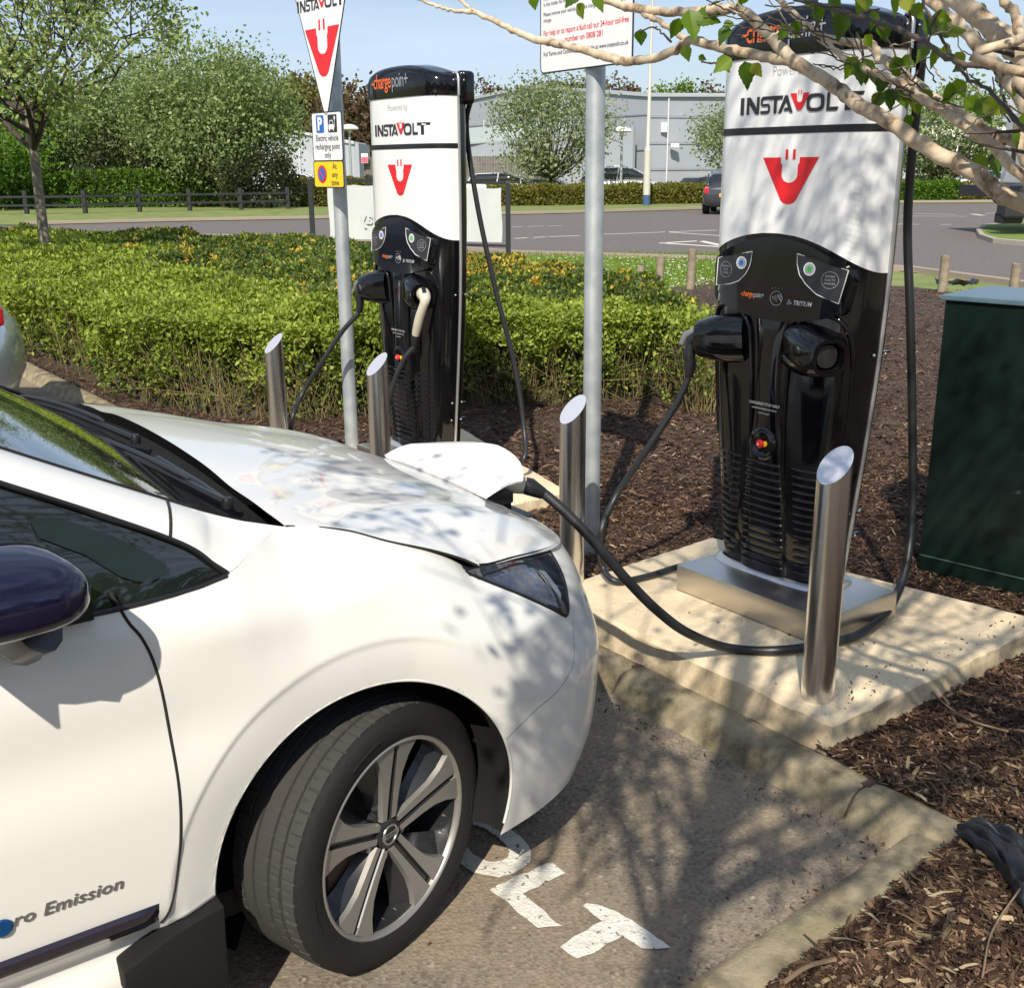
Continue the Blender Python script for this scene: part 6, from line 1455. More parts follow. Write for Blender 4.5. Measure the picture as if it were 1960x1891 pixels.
bush('blossom_tree', 1800, 0, 58, 6.0, hz(195, 58), LT_grey, 8000, .16, 'pale tree right of the near charger, before the glass-fronted building', GB, 75)
bush('green_tree', 1845, 0, 95, 7, hz(170, 95), LT_green, 3500, .3, 'bright green tree top over the glass-fronted building', GB, 40)

def hedge(name, a, c, depth, ht, leafm, n, ls, label, hump=None, core=.85):
    """a clipped hedge between two ground points"""
    a, c = np.array(a[:2]), np.array(c[:2]); root = empty(name, (a[0], a[1], 0), 0, label, 'hedge', 'clipped hedges beyond the road'); d = c-a; Ln = np.linalg.norm(d); d /= Ln; nn = np.array([-d[1], d[0]])
    if nn[1] < 0: nn = -nn
    hf = hump or (lambda t: 1.0)
    t = rng.random(n); face = rng.random(n) < .62; hh = np.array([ht*hf(x) for x in t]); w_ = np.where(face, rng.exponential(.08, n), rng.random(n)*depth); z = np.where(face, hh*rng.random(n), hh-rng.exponential(.06, n)); z -= np.clip(.25-w_, 0, 1)**1.5*1.5*(z > hh*.8)
    b_ = np.outer(t*Ln, d)+np.outer(w_+.06*np.sin(t*Ln*1.9), nn); leaves('leaves', np.c_[b_, z+.04*np.sin(t*Ln*3.1)], leafm, root, size=ls, asp=.62, up=.5)
    b = MB(); K_ = 24; vs = []
    for i in range(K_+1):
        x = i/K_; h_ = ht*hf(x)*core; p0 = d*Ln*x
        for w, z in ((.15, 0), (.15, h_), (depth, h_), (depth, 0)): q = p0+nn*w; vs.append((q[0], q[1], z))
    b.add(vs, [(i*4+j, (i+1)*4+j, (i+1)*4+j+1, i*4+j+1) for i in range(K_) for j in range(3)]+[(0, 1, 2, 3), (K_*4, K_*4+1, K_*4+2, K_*4+3)]); b.build('shade_core', M_core, root); return root
a, c = onz(-260, 404), onz(475, 396)
hedge('dark_green_hedge', a, c, 3.5, hz(330, 49), LM_far, 26000, .13, 'deep green rounded hedge behind the black fence at the left', lambda t: .80+.34*max(0, sin(pi*min(1, max(0, (t-.35)/.66))))**.8 if t < .97 else .6)
a, c = onz(545, 397), onz(700, 395); hedge('golden_hedge', a, c, 1.2, 1.2, LM_tan, 5000, .12, 'yellowish hedge behind the left end of the banner stand')
a, c = onz(940, 396), onz(1400, 390); hedge('roadside_hedge', a, c, 1.4, hz(355, 53), [LM_tan, LM_far][0], 17000, .12, 'yellow-green clipped hedge along the far side of the road')
a, c = onz(1715, 383), onz(1835, 383); hedge('roadside_hedge', a, c, 1.4, hz(350, 62), LM_far, 7000, .13, 'bright green hedge right of the near charger across the road')
a, c = onz(1835, 383), onz(2080, 384); hedge('roadside_hedge', a, c, 1.4, hz(353, 62), LM_tan, 6000, .13, 'duller hedge at the far right, behind the lorry')
# rough grass verges
sheet('verge', [tuple(onz(u, v)[:2]) for u, v in [(-900, 436), (45, 432), (337, 425), (614, 420), (980, 412), (1140, 408), (1341, 402), (1722, 390), (2300, 388), (2300, 382), (1300, 388), (900, 396), (300, 398), (-900, 405)]], .02, M_verge)

# ================================================================= BUILDINGS AND STREET THINGS BEYOND THE ROAD
def gx_(u, Y, v=330): return (u-980)/2150*(Y*CP-(hz(v, Y)-H)*SP)
def wall(root, name, pts, m, thick=.25):
    """vertical wall panel: list of (x, y, z) corners, given thickness away from the viewer"""
    b = MB(); n = len(pts); P_ = [Vector(p) for p in pts]; nn = (P_[1]-P_[0]).cross(P_[2]-P_[0]).normalized()
    if nn.y < 0: nn = -nn
    b.add(P_+[p+nn*thick for p in P_], [tuple(range(n)), tuple(range(n, 2*n))[::-1]]+[(i, (i+1) % n, n+(i+1) % n, n+i) for i in range(n)]); return b.build(name, m, root)
def seams(root, A, B, zs, us, z1, m=None, w=.05):
    b = MB(); A, B = Vector(A), Vector(B); d = (B-A); nn = Vector((d.y, -d.x, 0)).normalized(); nn = nn if nn.y < 0 else -nn
    for z in zs: b.tube([A+nn*.02+Vector((0, 0, z)), B+nn*.02+Vector((0, 0, z))], w*.5, 4)
    b.build('cladding_joints', M_seam, root)
    b = MB()
    for t in us: p = A+d*t+nn*.03; b.tube([p, p+Vector((0, 0, z1))], w, 4)
    if us: b.build('cover_strips', M_seaml, root)
# big grey warehouse with its corner behind the tall lamp
YC, YL, YR = 70, 92, 74; xc, xl, xr = gx_(1243, YC), gx_(840, YL), gx_(1530, YR)
W1 = empty('warehouse', (xc, YC, 0), 0, 'big grey clad warehouse with its corner behind the tall lamp column', 'building'); w0 = Vector((xc, YC, 0)); s = lambda x, y, z: Vector((x, y, z))-w0
wall(W1, 'front_wall', [s(xc, YC, 0), s(xr, YR, 0), s(xr, YR, hz(188, YR)), s(xc, YC, hz(185, YC))], M_wall1)
t_ = lambda u: (u-1243)/(840-1243.)
zl = [(1243, hz(185, 70)), (1050, hz(172, 80)), (840, hz(203, 92))]
wall(W1, 'side_wall', [s(xc-.01, YC, 0), s(xl, YL, 0), s(xl, YL, zl[2][1]), s((xc+xl)/2, (YC+YL)/2, hz(168, 81)), s(xc-.01, YC, zl[0][1])], M_wall1)
seams(W1, s(xc, YC-.1, 0), s(xr, YR-.1, 0), [1.5, 3.0, 4.5], [.12], hz(190, 70))
seams(W1, s(xc, YC-.1, 0), s(xl, YL-.1, 0), [2.6, 4.6], [.2, .45, .72, .93], 4.9)
b = MB(); b.tube([s(xr, YR-.15, hz(187, YR)), s(xc, YC-.15, hz(184, YC)), s((xc+xl)/2, (YC+YL)/2-.15, hz(167, 81)), s(xl, YL-.15, zl[2][1])], .14, 4); b.build('roof_trim', mat('trim_grey', (.46, .49, .53), .5), W1)
b = MB(); b.add([s(xr, YR, hz(188, YR)), s(xc, YC, hz(185, YC)), s((xc+xl)/2, (YC+YL)/2, hz(168, 81)), s(xl, YL, zl[2][1]), s(xl+12, YL+20, zl[2][1]+1), s(xr+4, YR+30, 7.2)], [(0, 1, 2, 3, 4, 5)]); b.build('roof', M_wall2, W1)
b = MB(); b.box(s(gx_(1272, 70.3), 70.2, 2.55+1.3), (.35, .15, .55)); b.build('wall_box', M_signw, W1)
b = MB(); b.box(s(gx_(1292, 70.5), 70.1, 3.1-.3), (.5, .4, .25)); b.build('flood_lamp', M_signw, W1, bevel=.05)
# lean-to with a sage roof
Ya, Yb = 84, 68; e1, e2 = (gx_(850, 80), 80), (gx_(1000, 76), 76)
L2 = empty('lean_to_shed', (e1[0], e1[1], 0), 0, 'low shed with a pale sage green roof in front of the warehouse', 'building'); w0b = Vector((e1[0], e1[1], 0)); s2 = lambda x, y, z: Vector((x, y, z))-w0b
ex = gx_(1215, 69.4)
wall(L2, 'wall', [s2(e1[0], 80, 0), s2(ex, 69.6, 0), s2(ex, 69.6, hz(243, 69.6)), s2(e1[0], 80, hz(281, 80))], M_wall1)
b = MB(); b.add([s2(e1[0], 79.4, hz(280, 79.4)), s2(gx_(1100, 73), 73.5, hz(262, 73.5)), s2(gx_(1100, 76), 78, hz(232, 78)), s2(e1[0], 86, hz(252, 86)), s2(e1[0], 79.4, hz(280, 79.4)+.12), s2(gx_(1100, 73), 73.5, hz(262, 73.5)+.12), s2(gx_(1100, 76), 78, hz(232, 78)+.12), s2(e1[0], 86, hz(252, 86)+.12)], [(0, 1, 2, 3), (4, 5, 6, 7), (0, 1, 5, 4), (1, 2, 6, 5), (2, 3, 7, 6), (3, 0, 4, 7)]); b.build('roof', M_roofg, L2)
# pale shed at the left
Yq = 72; qa, qb, qc = gx_(488, 78), gx_(684, 70), gx_(706, 76)
L3 = empty('pale_shed', (qa, 78, 0), 0, 'pale grey clad shed behind the left pole', 'building'); w3 = Vector((qa, 78, 0)); s3 = lambda x, y, z: Vector((x, y, z))-w3
wall(L3, 'side_wall', [s3(qa, 78, 0), s3(qb, 70, 0), s3(qb, 70, hz(272, 70)), s3(gx_(553, 75.4), 75.4, hz(245, 75.4)), s3(qa, 78, hz(262, 78))], M_wall2)
wall(L3, 'end_wall', [s3(qb+.02, 70, 0), s3(qc, 76, 0), s3(qc, 76, hz(277, 76)), s3(qb+.02, 70, hz(272, 70))], M_wall1)
seams(L3, s3(qa, 77.9, 0), s3(qb, 69.9, 0), [], [.3, .5, .7, .9], hz(272, 70)-.1, w=.03)
b = MB(); b.tube([s3(gx_(553, 75.4), 75.3, hz(245, 75.4)), s3(qb, 69.9, hz(272, 70)), s3(qc, 75.9, hz(277, 76))], .1, 4); b.build('roof_trim', mat('shed_trim', (.62, .64, .66), .5), L3)
# close-boarded timber fence
def boards(a, c, ht, label, n):
    a, c = Vector(a), Vector(c); root = empty('board_fence', a, 0, label, 'fence'); b = MB(); d = c-a
    for k in range(n):
        p = d*(k+.5)/n; w = d.length/n*.86; b.box((p.x, p.y+rnd.uniform(-.03, .03), ht/2+rnd.uniform(-.03, .03)), (w, .03, ht), 0, Matrix.Rotation(atan2(d.y, d.x), 3, 'Z'))
    b.build('boards', M_fencew, root); b = MB(); b.tube([(0, .06, ht*.3), (d.x, d.y+.06, ht*.3)], .05, 4); b.tube([(0, .06, ht*.8), (d.x, d.y+.06, ht*.8)], .05, 4); b.build('rails', M_fencew, root)
boards((gx_(700, 64), 64, 0), (gx_(1066, 62.5), 62.5, 0), hz(299, 63), 'weathered close-boarded timber fence behind the far charger', 74)
b = MB(); o = MB(); px_, py_ = gx_(703, 63.6), 63.6
r_ = empty('notice_board', (px_, py_, 1.4), 0, 'small white and pink notice on the timber fence', 'sign'); MB().box((0, 0, .75), (.36, .03, .5)).build('plate', M_signw, r_); MB().box((0, -.02, .67), (.34, .02, .28)).build('pink_field', mat('notice_pink', (.7, .12, .2), .5), r_)
# black post and rail fence
FP = [onz(u, v) for u, v in [(-60, 412), (52, 411), (164, 410), (268, 407), (364, 405), (462, 403), (552, 401)]]
rf = empty('rail_fence', FP[0], 0, 'black timber post and rail fence in front of the deep green hedge', 'fence'); f0 = Vector(FP[0])
for p in FP[1:]: q_ = Vector(p)-f0; MB().box((q_.x, q_.y, .45), (.15, .15, .9)).build('post', M_blackl, rf)
for z in (.34, .66):
    for i in range(len(FP)-1): b = MB(); b.tube([Vector(FP[i])-f0+Vector((0, -.06, z)), Vector(FP[i+1])-f0+Vector((0, -.06, z))], .055, 4); b.build('rail', M_blackl, rf)
# lamps
def lamp_tall():
    p = onz(1237, 394); r_ = empty('lamp_column', p, 0, 'tall slender cream lamp column across the road, right of the right pole', 'street lamp'); 
    MB().tube([(0, 0, 0), (0, 0, 2.3)], [.16, .15], 12).build('base', mat('column_cream', (.55, .52, .46), .5), r_, smooth=60); MB().tube([(0, 0, 2.3), (0, 0, 2.45), (.05, 0, 9.5)], [.15, .085, .05], 10).build('shaft', bpy.data.materials['column_cream'], r_, smooth=60); MB().tube([(0, 0, .02), (0, 0, .45)], .165, 12).build('blue_foot', mat('column_blue', (.05, .10, .2), .5), r_)
    MB().box((.3, 0, 9.5), (.9, .3, .14)).build('lamp_head', M_galv, r_, bevel=.05)
lamp_tall()
def lamp_small(u, v, Y, label):
    x = gx_(u, Y); r_ = empty('mushroom_lamp', (x, Y, 0), 0, label, 'street lamp', 'mushroom lamps in the car park'); h_ = hz(v, Y); MB().tube([(0, 0, 0), (0, 0, h_)], [.075, .05], 8).build('pole', M_galv, r_, smooth=60)
    MB().lathe([(0, .26), (.25, .22), (.46, .1), (.5, .02), (.45, -.02), (.12, -.06), (.06, -.2)], 20, 0, (0, 0, h_)).build('lamp_head', M_signw, r_, smooth=50)
lamp_small(1193, 254, 58, 'mushroom-headed lamp in front of the grey warehouse')
lamp_small(676, 246, 61, 'mushroom-headed lamp left of the far charger, by the pale shed')
# glass-fronted building at the right
Yg = 80; ga, gc = gx_(1690, Yg), gx_(2150, 74)
BG_ = empty('office_building', (ga, Yg, 0), 0, 'grey building with a white canopy and dark glazing at the far right', 'building'); wg = Vector((ga, Yg, 0)); sg = lambda x, y, z: Vector((x, y, z))-wg
wall(BG_, 'wall', [sg(ga, Yg, 0), sg(gc, 74, 0), sg(gc, 74, hz(190, 74)), sg(ga, Yg, hz(205, Yg))], M_wall1)
def strip_(x0f, x1f, v0, v1, m, nm, dy):
    xa, xb = ga+(gc-ga)*x0f, ga+(gc-ga)*x1f; ya, yb = Yg+(74-Yg)*x0f-dy, Yg+(74-Yg)*x1f-dy
    return wall(BG_, nm, [sg(xa, ya, hz(v1, ya)), sg(xb, yb, hz(v1, yb)), sg(xb, yb, hz(v0, yb)), sg(xa, ya, hz(v0, ya))], m, .15)
strip_(.02, .99, 240, 246, M_blackl, 'canopy_edge', .5); strip_(.02, .99, 247, 268, M_signw, 'canopy', .45)
strip_(.18, .62, 285, 338, M_glass, 'glazing', .3); strip_(.66, .72, 300, 338, M_glass, 'window', .3); strip_(.78, .9, 300, 338, M_glass, 'window', .3)
for k in range(7): strip_(.185+k*.063, .192+k*.063, 284, 338, M_signw, 'mullion', .45)

# ---- other vehicles
def simple_car(name, loc, rz, L_, W_, H_, col, label, estate=False, rails=False, roof=None, detail=True):
    """x forward; body from lofted sections with wheels, glass, lamps"""
    root = empty(name, loc, rz, label, 'car', 'vehicles beyond the hedge and on the road'); m = col
    def loft(secs, nm, mm_, sm_=60):
        b = MB(); vs = []; K_ = len(secs[0][1])
        for x, ring in secs: vs += [(x, y, z) for y, z in ring]
        b.add(vs, [(i*K_+j, (i+1)*K_+j, (i+1)*K_+(j+1) % K_, i*K_+(j+1) % K_) for i in range(len(secs)-1) for j in range(K_)]+[tuple(range(K_)), tuple((len(secs)-1)*K_+j for j in range(K_))]); return b.build(nm, mm_, root, smooth=sm_)
    def ring(w, z0, z1, n=16, e=.45):
        return [((w/2)*np.sign(cos(a))*abs(cos(a))**e, (z0+z1)/2+(z1-z0)/2*np.sign(sin(a))*abs(sin(a))**e) for a in np.linspace(0, 2*pi, n+1)[:-1]]
    bz_ = H_*.16; belt = H_*.62; F_ = L_/2
    xs = [(-F_, .72, .30, .60), (-F_+.06, .9, .2, .66), (-F_+.35, 1, .16, .68), (-.2*L_, 1, .15, .66), (.12*L_, 1, .15, .65), (.30*L_, .98, .16, .60), (F_-.25, .95, .17, .54), (F_-.05, .86, .2, .48), (F_, .7, .27, .42)]
    body = loft([(x, ring(W_*w, H_*a, H_*c)) for x, w, a, c in xs], 'body', m)
    re = -F_+.10 if estate else -F_+.25
    gl = [(re, .80, .60, .66), (re+.22, .84, .60, .93), (re+.55, .86, .60, .985), (-.05*L_, .86, .60, 1.0), (.08*L_, .85, .60, .97), (.20*L_, .84, .60, .80), (.27*L_, .82, .58, .66)]
    loft([(x, ring(W_*w*.96, H_*a, H_*c*.985, e=.55)) for x, w, a, c in gl], 'glass', M_glass)
    loft([(x, ring(W_*w*.80, H_*(c-.05), H_*c+.012, e=.6)) for x, w, a, c in gl[1:5]], 'roof', roof or m)
    if detail:
        b = MB()
        for s_ in (1, -1):
            for x0, x1 in ((gl[0][0], gl[1][0]), (-.10*L_, -.08*L_), (gl[4][0], gl[6][0])):
                z1_ = .93 if x0 == gl[0][0] else (.98 if x1 == -.08*L_ else .66); z0_ = .62 if x0 != gl[4][0] else .96
                b.tube([(x0, s_*W_*.43, H_*z0_), (x1, s_*W_*.40, H_*z1_)], .035, 5)
        b.build('pillars', m, root)
    for s_ in (1, -1):
        for x in (-.30*L_, .31*L_):
            w_ = MB().lathe([(.0, .10), (.2, .10), (.21, .115), (.30, .11), (.325, .07), (.325, -.1)], 20, 0, (x, s_*(W_/2-.09), .325), Matrix.Rotation(-s_*pi/2, 3, 'X')).build('tyre', M_tire, root, smooth=40)
            MB().lathe([(0, .118), (.18, .118), (.2, .112)], 16, 0, (x, s_*(W_/2-.09), .325), Matrix.Rotation(-s_*pi/2, 3, 'X')).build('rim', M_rims, w_, smooth=40)
        MB().box((-F_+.07, s_*W_*.40, H_*.56), (.12, .16, .22)).build('tail_lamp', M_red if 'tail_red' not in bpy.data.materials else bpy.data.materials['tail_red'], root, bevel=.03)
        MB().box((F_-.14, s_*W_*.36, H_*.44), (.2, .28, .12)).build('headlamp', M_lens, root, bevel=.03)
        MB().box((.19*L_, s_*(W_/2+.08), H_*.64), (.12, .18, .12)).build('door_mirror', m, root, bevel=.03)
        if rails: MB().tube([(re+.4, s_*W_*.34, H_*.985), (re+.6, s_*W_*.34, H_*1.02), (.0, s_*W_*.34, H_*1.035), (.15, s_*W_*.34, H_*.99)], .025, 5).build('roof_rail', M_galv, root)
    return root
M_cw = mat('distant_white_paint', (.7, .7, .7), .25, coat=.8); M_cs = mat('distant_silver_paint', (.48, .49, .51), .3, .4, coat=.8); M_cg = mat('dark_grey_paint', (.05, .055, .065), .3, .3, coat=1)
a1 = onz(1388, 411.5); v1 = simple_car('hatchback', (a1[0]+.58, a1[1]+1.9, 0), radians(74), 4.1, 1.76, 1.47, M_cg, 'dark grey hatchback driving away on the road, cut by the near charger')
pl_ = MB().box((-2.06, .0, .66), (.03, .52, .12)).build('number_plate', mat('plate_yellow', (.8, .45, .02), .5), v1)
MB().add([(-2.078, -.2+.055*k+(.02 if k > 3 else 0), .66+dz) for k in range(7) for dz in (-.03, .03)]+[(-2.078, -.2+.055*k+(.02 if k > 3 else 0)+.028, .66+dz) for k in range(7) for dz in (-.03, .03)], [(k*2, k*2+1, 14+k*2+1, 14+k*2) for k in range(7)]).build('plate_characters', M_ink, pl_)
simple_car('parked_car', (gx_(975, 58.5), 59.5, 0), radians(-8), 4.4, 1.75, hz(331, 59.5), M_cw, 'white car parked behind the hedge, right of the far charger')
simple_car('parked_car', (gx_(1062, 62), 60.8, 0), radians(-14), 3.6, 1.7, hz(344, 60.8), M_cg, 'low dark car just behind the white parked car', detail=False)
simple_car('parked_car', (gx_(1205, 58.5), 59.3, 0), radians(-4), 4.7, 1.8, hz(324, 59.3)+.05, M_cs, 'silver estate car with roof rails parked behind the hedge by the lamp', estate=True, rails=True)
simple_car('parked_car', (gx_(1375, 64), 66, 0), radians(40), 4.2, 1.75, hz(341, 66), M_cg, 'dark parked car mostly behind the hedge and the hatchback', detail=False)
simple_car('parked_car', (gx_(566, 64), 66, 0), radians(0), 4.3, 1.75, hz(330, 66), M_cw, 'white car showing beyond the dark shrub at the left')
simple_car('parked_car', (gx_(1800, 68), 68, 0), radians(-6), 4.3, 1.75, hz(340, 68), M_cw, 'white car roof showing over the hedge right of the near charger')
simple_car('parked_car', (gx_(1900, 70), 70, 0), radians(-6), 4.3, 1.75, hz(333, 70), M_cs, 'silver car at the far right behind the birch branch')
# lorry on the island edge
lx = onz(1925, 462); LR = empty('tipper_lorry', (lx[0], lx[1]+.5, 0), 0, 'white lorry with a dark chassis standing at the far right edge', 'lorry')
MB().box((1.75, .9, 2.0), (2.4, 1.2, 1.6)).build('body', M_cw, LR, bevel=.05); MB().box((1.6, 2.0, 1.02), (2.2, 3.6, .25)).build('chassis', M_blackl, LR)
b = MB(); b.box((.60, .2, .72), (1.0, .5, .5)); b.box((.35, .3, .47), (.5, .45, .25)); b.build('under_box', M_blackl, LR, bevel=.05)
for x in (2.2, 3.9): MB().lathe([(0, .14), (.28, .14), (.42, .12), (.48, .05), (.48, -.12), (0, -.12)], 20, 0, (x+.15, 1.3, .48), Matrix.Rotation(pi/2, 3, 'Y')).build('wheel', M_tire, LR, smooth=40)
MB().box((.5, -.05, .86), (.12, .05, .08)).build('marker_lamp', M_orange, LR); MB().tube([(.4, .5, 1.6), (.25, .2, 2.3), (.5, .0, 3.0), (.9, 0, 3.1)], .05, 6).build('mirror_arm', M_blackl, LR, smooth=50)
# corner of a silver car in the next bay but one
sc = onz(12, 742, .35)
S2 = empty('silver_car', (sc[0]-.55, sc[1]+.1, 0), 0, 'silver car with a red lamp at the left edge, only its corner in the picture', 'car')
b = MB(); vs = []; K_ = 24
for z, rr in ((.18, .80), (.26, .93), (.40, 1.0), (.56, 1.0), (.70, .96), (.80, .88), (.90, .80), (1.0, .74), (1.10, .70)):
    for k in range(K_+1):
        a = -pi/2+pi*k/K_*1.0; c_, s_ = abs(cos(a))**.55, np.sign(sin(a))*abs(sin(a))**.6; vs.append((-.30+.88*c_*rr, .88*s_*rr, z))
    vs += [(-4.3, .86*rr, z), (-4.3, -.86*rr, z)]
K2 = K_+3; b.add(vs, [(i*K2+j, i*K2+(j+1) % K2, (i+1)*K2+(j+1) % K2, (i+1)*K2+j) for i in range(8) for j in range(K2)]+[tuple(8*K2+j for j in range(K2))]); bd = b.build('body', M_cs, S2, smooth=60)
b = MB(); b.box((.36, -.40, .80), (.20, .34, .12), 0, Matrix.Rotation(-.7, 3, 'Z')); b.build('tail_lamp', M_red, S2, bevel=.02)
b = MB(); vs = []
for z, rr, w in ((1.08, .10, .62), (1.3, -.35, .55), (1.42, -.8, .5)): vs += [(rr, -w, z), (rr, w, z), (-3.2, w, z), (-3.2, -w, z)]
b.add(vs, [(i*4+j, i*4+(j+1) % 4, (i+1)*4+(j+1) % 4, (i+1)*4+j) for i in range(2) for j in range(4)]+[(8, 9, 10, 11)]); b.build('cabin', M_glass, S2, bevel=.02)
for x, y in ((-.75, -.80), (-3.4, -.80), (-.75, .8), (-3.4, .8)): MB().lathe([(0, .1), (.29, .1), (.31, .05), (.31, -.1), (0, -.1)], 20, 0, (x, y, .31), Matrix.Rotation(pi/2, 3, 'X')).build('wheel', M_tire, S2, smooth=40)
S2.rotation_euler = (0, 0, radians(18))

# leafy belt added behind the viewer to darken what paint, glass and steel mirror
nb = 9000; a_ = radians(95)+rng.random(nb)*radians(170); rb_ = 15+3*rng.random(nb); zb_ = rng.random(nb)**.8*(5.2+1.8*np.sin(a_*9)+1.0*np.sin(a_*23))
wd = leaves('added_tree_belt', np.stack([np.sin(a_)*rb_, np.cos(a_)*rb_, zb_], 1), LT_green, size=.55, asp=.7, up=.2); tag(wd, 'belt of trees added out of view behind the viewer to darken reflections in the paintwork', 'added backdrop', kind='stuff')
# ================================================================= BIRCH BRANCHES IN THE FOREGROUND
def birchmat():
    m = bpy.data.materials.new('birch_bark'); m.use_nodes = True; nt = m.node_tree; b = nt.nodes['Principled BSDF']; N = nt.nodes.new; K = nt.links.new
    t = N('ShaderNodeTexCoord'); n = N('ShaderNodeTexNoise'); n.inputs['Scale'].default_value = 34; n.inputs['Detail'].default_value = 8; n.inputs['Roughness'].default_value = .68; K(t.outputs['Object'], n.inputs['Vector'])
    r = N('ShaderNodeValToRGB'); e = r.color_ramp.elements; e[0].position = .30; e[0].color = (.12, .08, .05, 1); e[1].position = .60; e[1].color = (.64, .53, .39, 1); x = e.new(.38); x.color = (.30, .21, .13, 1); x = e.new(.46); x.color = (.50, .39, .27, 1)
    K(n.outputs['Fac'], r.inputs[0])
    n2 = N('ShaderNodeTexNoise'); n2.inputs['Scale'].default_value = 7; n2.inputs['Detail'].default_value = 5; n2.inputs['Roughness'].default_value = .75; K(t.outputs['Object'], n2.inputs['Vector'])
    r2 = N('ShaderNodeValToRGB'); r2.color_ramp.elements[0].position = .57; r2.color_ramp.elements[1].position = .62; K(n2.outputs['Fac'], r2.inputs[0])
    mx_ = N('ShaderNodeMix'); mx_.data_type = 'RGBA'; mx_.inputs['B'].default_value = (.05, .035, .028, 1); K(r2.outputs[0], mx_.inputs['Factor']); K(r.outputs[0], mx_.inputs['A']); K(mx_.outputs['Result'], b.inputs['Base Color'])
    b.inputs['Roughness'].default_value = .7; bp = N('ShaderNodeBump'); bp.inputs['Strength'].default_value = .5; bp.inputs['Distance'].default_value = .004; K(n.outputs['Fac'], bp.inputs['Height']); K(bp.outputs[0], b.inputs['Normal']); return m
M_birch = birchmat(); M_dtwig = mat('dark_birch_twig', (.055, .042, .036), .6, col2=(.12, .085, .06), vscale=30, bump=.3, bscale=90)
LM_birch = leafmat('birch_leaf', [(0, (.06, .12, .012)), (.5, (.12, .21, .02)), (.85, (.20, .30, .035)), (1, (.34, .36, .06))], .4, .38, .45)
BT = empty('birch_tree', (2.05, 1.15, .06), 0, 'birch tree whose pale peeling branches cross the top right corner', 'tree'); B0 = Vector((2.05, 1.15, .06))
def br(pts, name='branch', m=None, k=6, root=None):
    """pts: (u, v, distance, radius in picture units of the full-width 1960)"""
    P_ = []; R_ = []
    for u, v, Y, r in pts: p = at(u, v, Y); zc_ = p[1]*CP-(p[2]-H)*SP; P_.append(np.r_[p-np.array(B0), r*.76*zc_/2150.])
    if root is not None: P_.insert(0, np.array([-.01, .02, root, max(P_[0][3]*1.35, .02)]))
    C_ = catmull(P_, k); n = len(C_); pts_ = [Vector(c[:3])+Vector((rnd.gauss(0, .0012), rnd.gauss(0, .0012), rnd.gauss(0, .0012))) for c in C_]
    return MB().tube(pts_, [max(.001, c[3]*(1+.07*sin(i*2.3)+(.12 if rnd.random() < .08 else 0))) for i, c in enumerate(C_)], 12).build(name, m or M_birch, BT, smooth=70)
rnd.seed(3)
# trunk stands outside the picture on the right
MB().tube([(0, 0, 0), (-.03, .02, .5), (-.02, .0, 1.2), (.05, -.1, 2.4), (.1, -.2, 4.2)], [.11, .095, .085, .07, .04], 18).build('trunk', M_birch, BT, smooth=70)
br([(2400, 560, 1.62, 27), (1960, 391, 1.70, 23), (1918, 371, 1.72, 22), (1848, 322, 1.76, 21), (1778, 287, 1.80, 20), (1708, 238, 1.85, 19), (1638, 196, 1.90, 18), (1585, 157, 1.95, 17), (1519, 115, 2.0, 16), (1463, 59, 2.05, 14), (1425, 24, 2.08, 13), (1386, 17, 2.10, 12), (1336, 24, 2.14, 12), (1280, 24, 2.2, 11), (1224, 17, 2.25, 11), (1182, 9, 2.3, 10), (1120, -14, 2.35, 9)], root=.95)
br([(1560, 142, 1.98, 14), (1519, 122, 2.0, 14), (1463, 108, 2.05, 13), (1393, 94, 2.10, 12), (1322, 79, 2.15, 11), (1294, 96, 2.17, 11), (1252, 111, 2.2, 11), (1196, 119, 2.24, 11), (1168, 112, 2.26, 11), (1112, 95, 2.3, 10), (1056, 83, 2.35, 10), (1017, 74, 2.38, 9), (972, 53, 2.42, 7.5), (916, 28, 2.46, 6.5), (865, 20, 2.5, 4.5), (831, 11, 2.52, 4), (785, -6, 2.55, 3)])
br([(912, 26, 2.46, 5), (895, 14, 2.48, 4.5), (872, -8, 2.5, 4)])
br([(1330, 80, 2.15, 8), (1305, 70, 2.17, 8), (1266, 45, 2.2, 7), (1232, 26, 2.24, 7)])
br([(2300, 420, 1.75, 17), (1960, 283, 1.85, 15), (1918, 266, 1.87, 14), (1848, 227, 1.9, 13), (1778, 182, 1.94, 12), (1725, 140, 1.98, 12), (1683, 112, 2.02, 12), (1666, 86, 2.04, 12), (1620, 80, 2.08, 10), (1568, 66, 2.12, 9), (1519, 28, 2.16, 8), (1480, -10, 2.2, 7)], root=1.15)
br([(2200, 500, 1.6, 17), (1960, 338, 1.68, 14), (1900, 280, 1.72, 13), (1848, 241, 1.75, 12), (1778, 196, 1.8, 11), (1718, 157, 1.85, 10), (1673, 140, 1.9, 9), (1620, 115, 1.95, 8), (1572, 74, 2.0, 7)], root=1.0)
br([(2200, 260, 1.5, 30), (1960, 110, 1.6, 27), (1935, 85, 1.62, 26), (1883, 42, 1.66, 25), (1827, 0, 1.7, 23), (1780, -50, 1.75, 20)], root=1.3)
br([(2150, 400, 1.7, 20), (1960, 192, 1.8, 18), (1918, 138, 1.84, 17), (1865, 77, 1.88, 16), (1820, 35, 1.92, 15), (1775, -6, 1.95, 14), (1740, -60, 2.0, 12)], root=1.2)
br([(2050, 160, 1.5, 14), (1960, 72, 1.55, 13), (1942, 28, 1.58, 12), (1915, -8, 1.6, 12)], root=1.45)
dk = M_dtwig
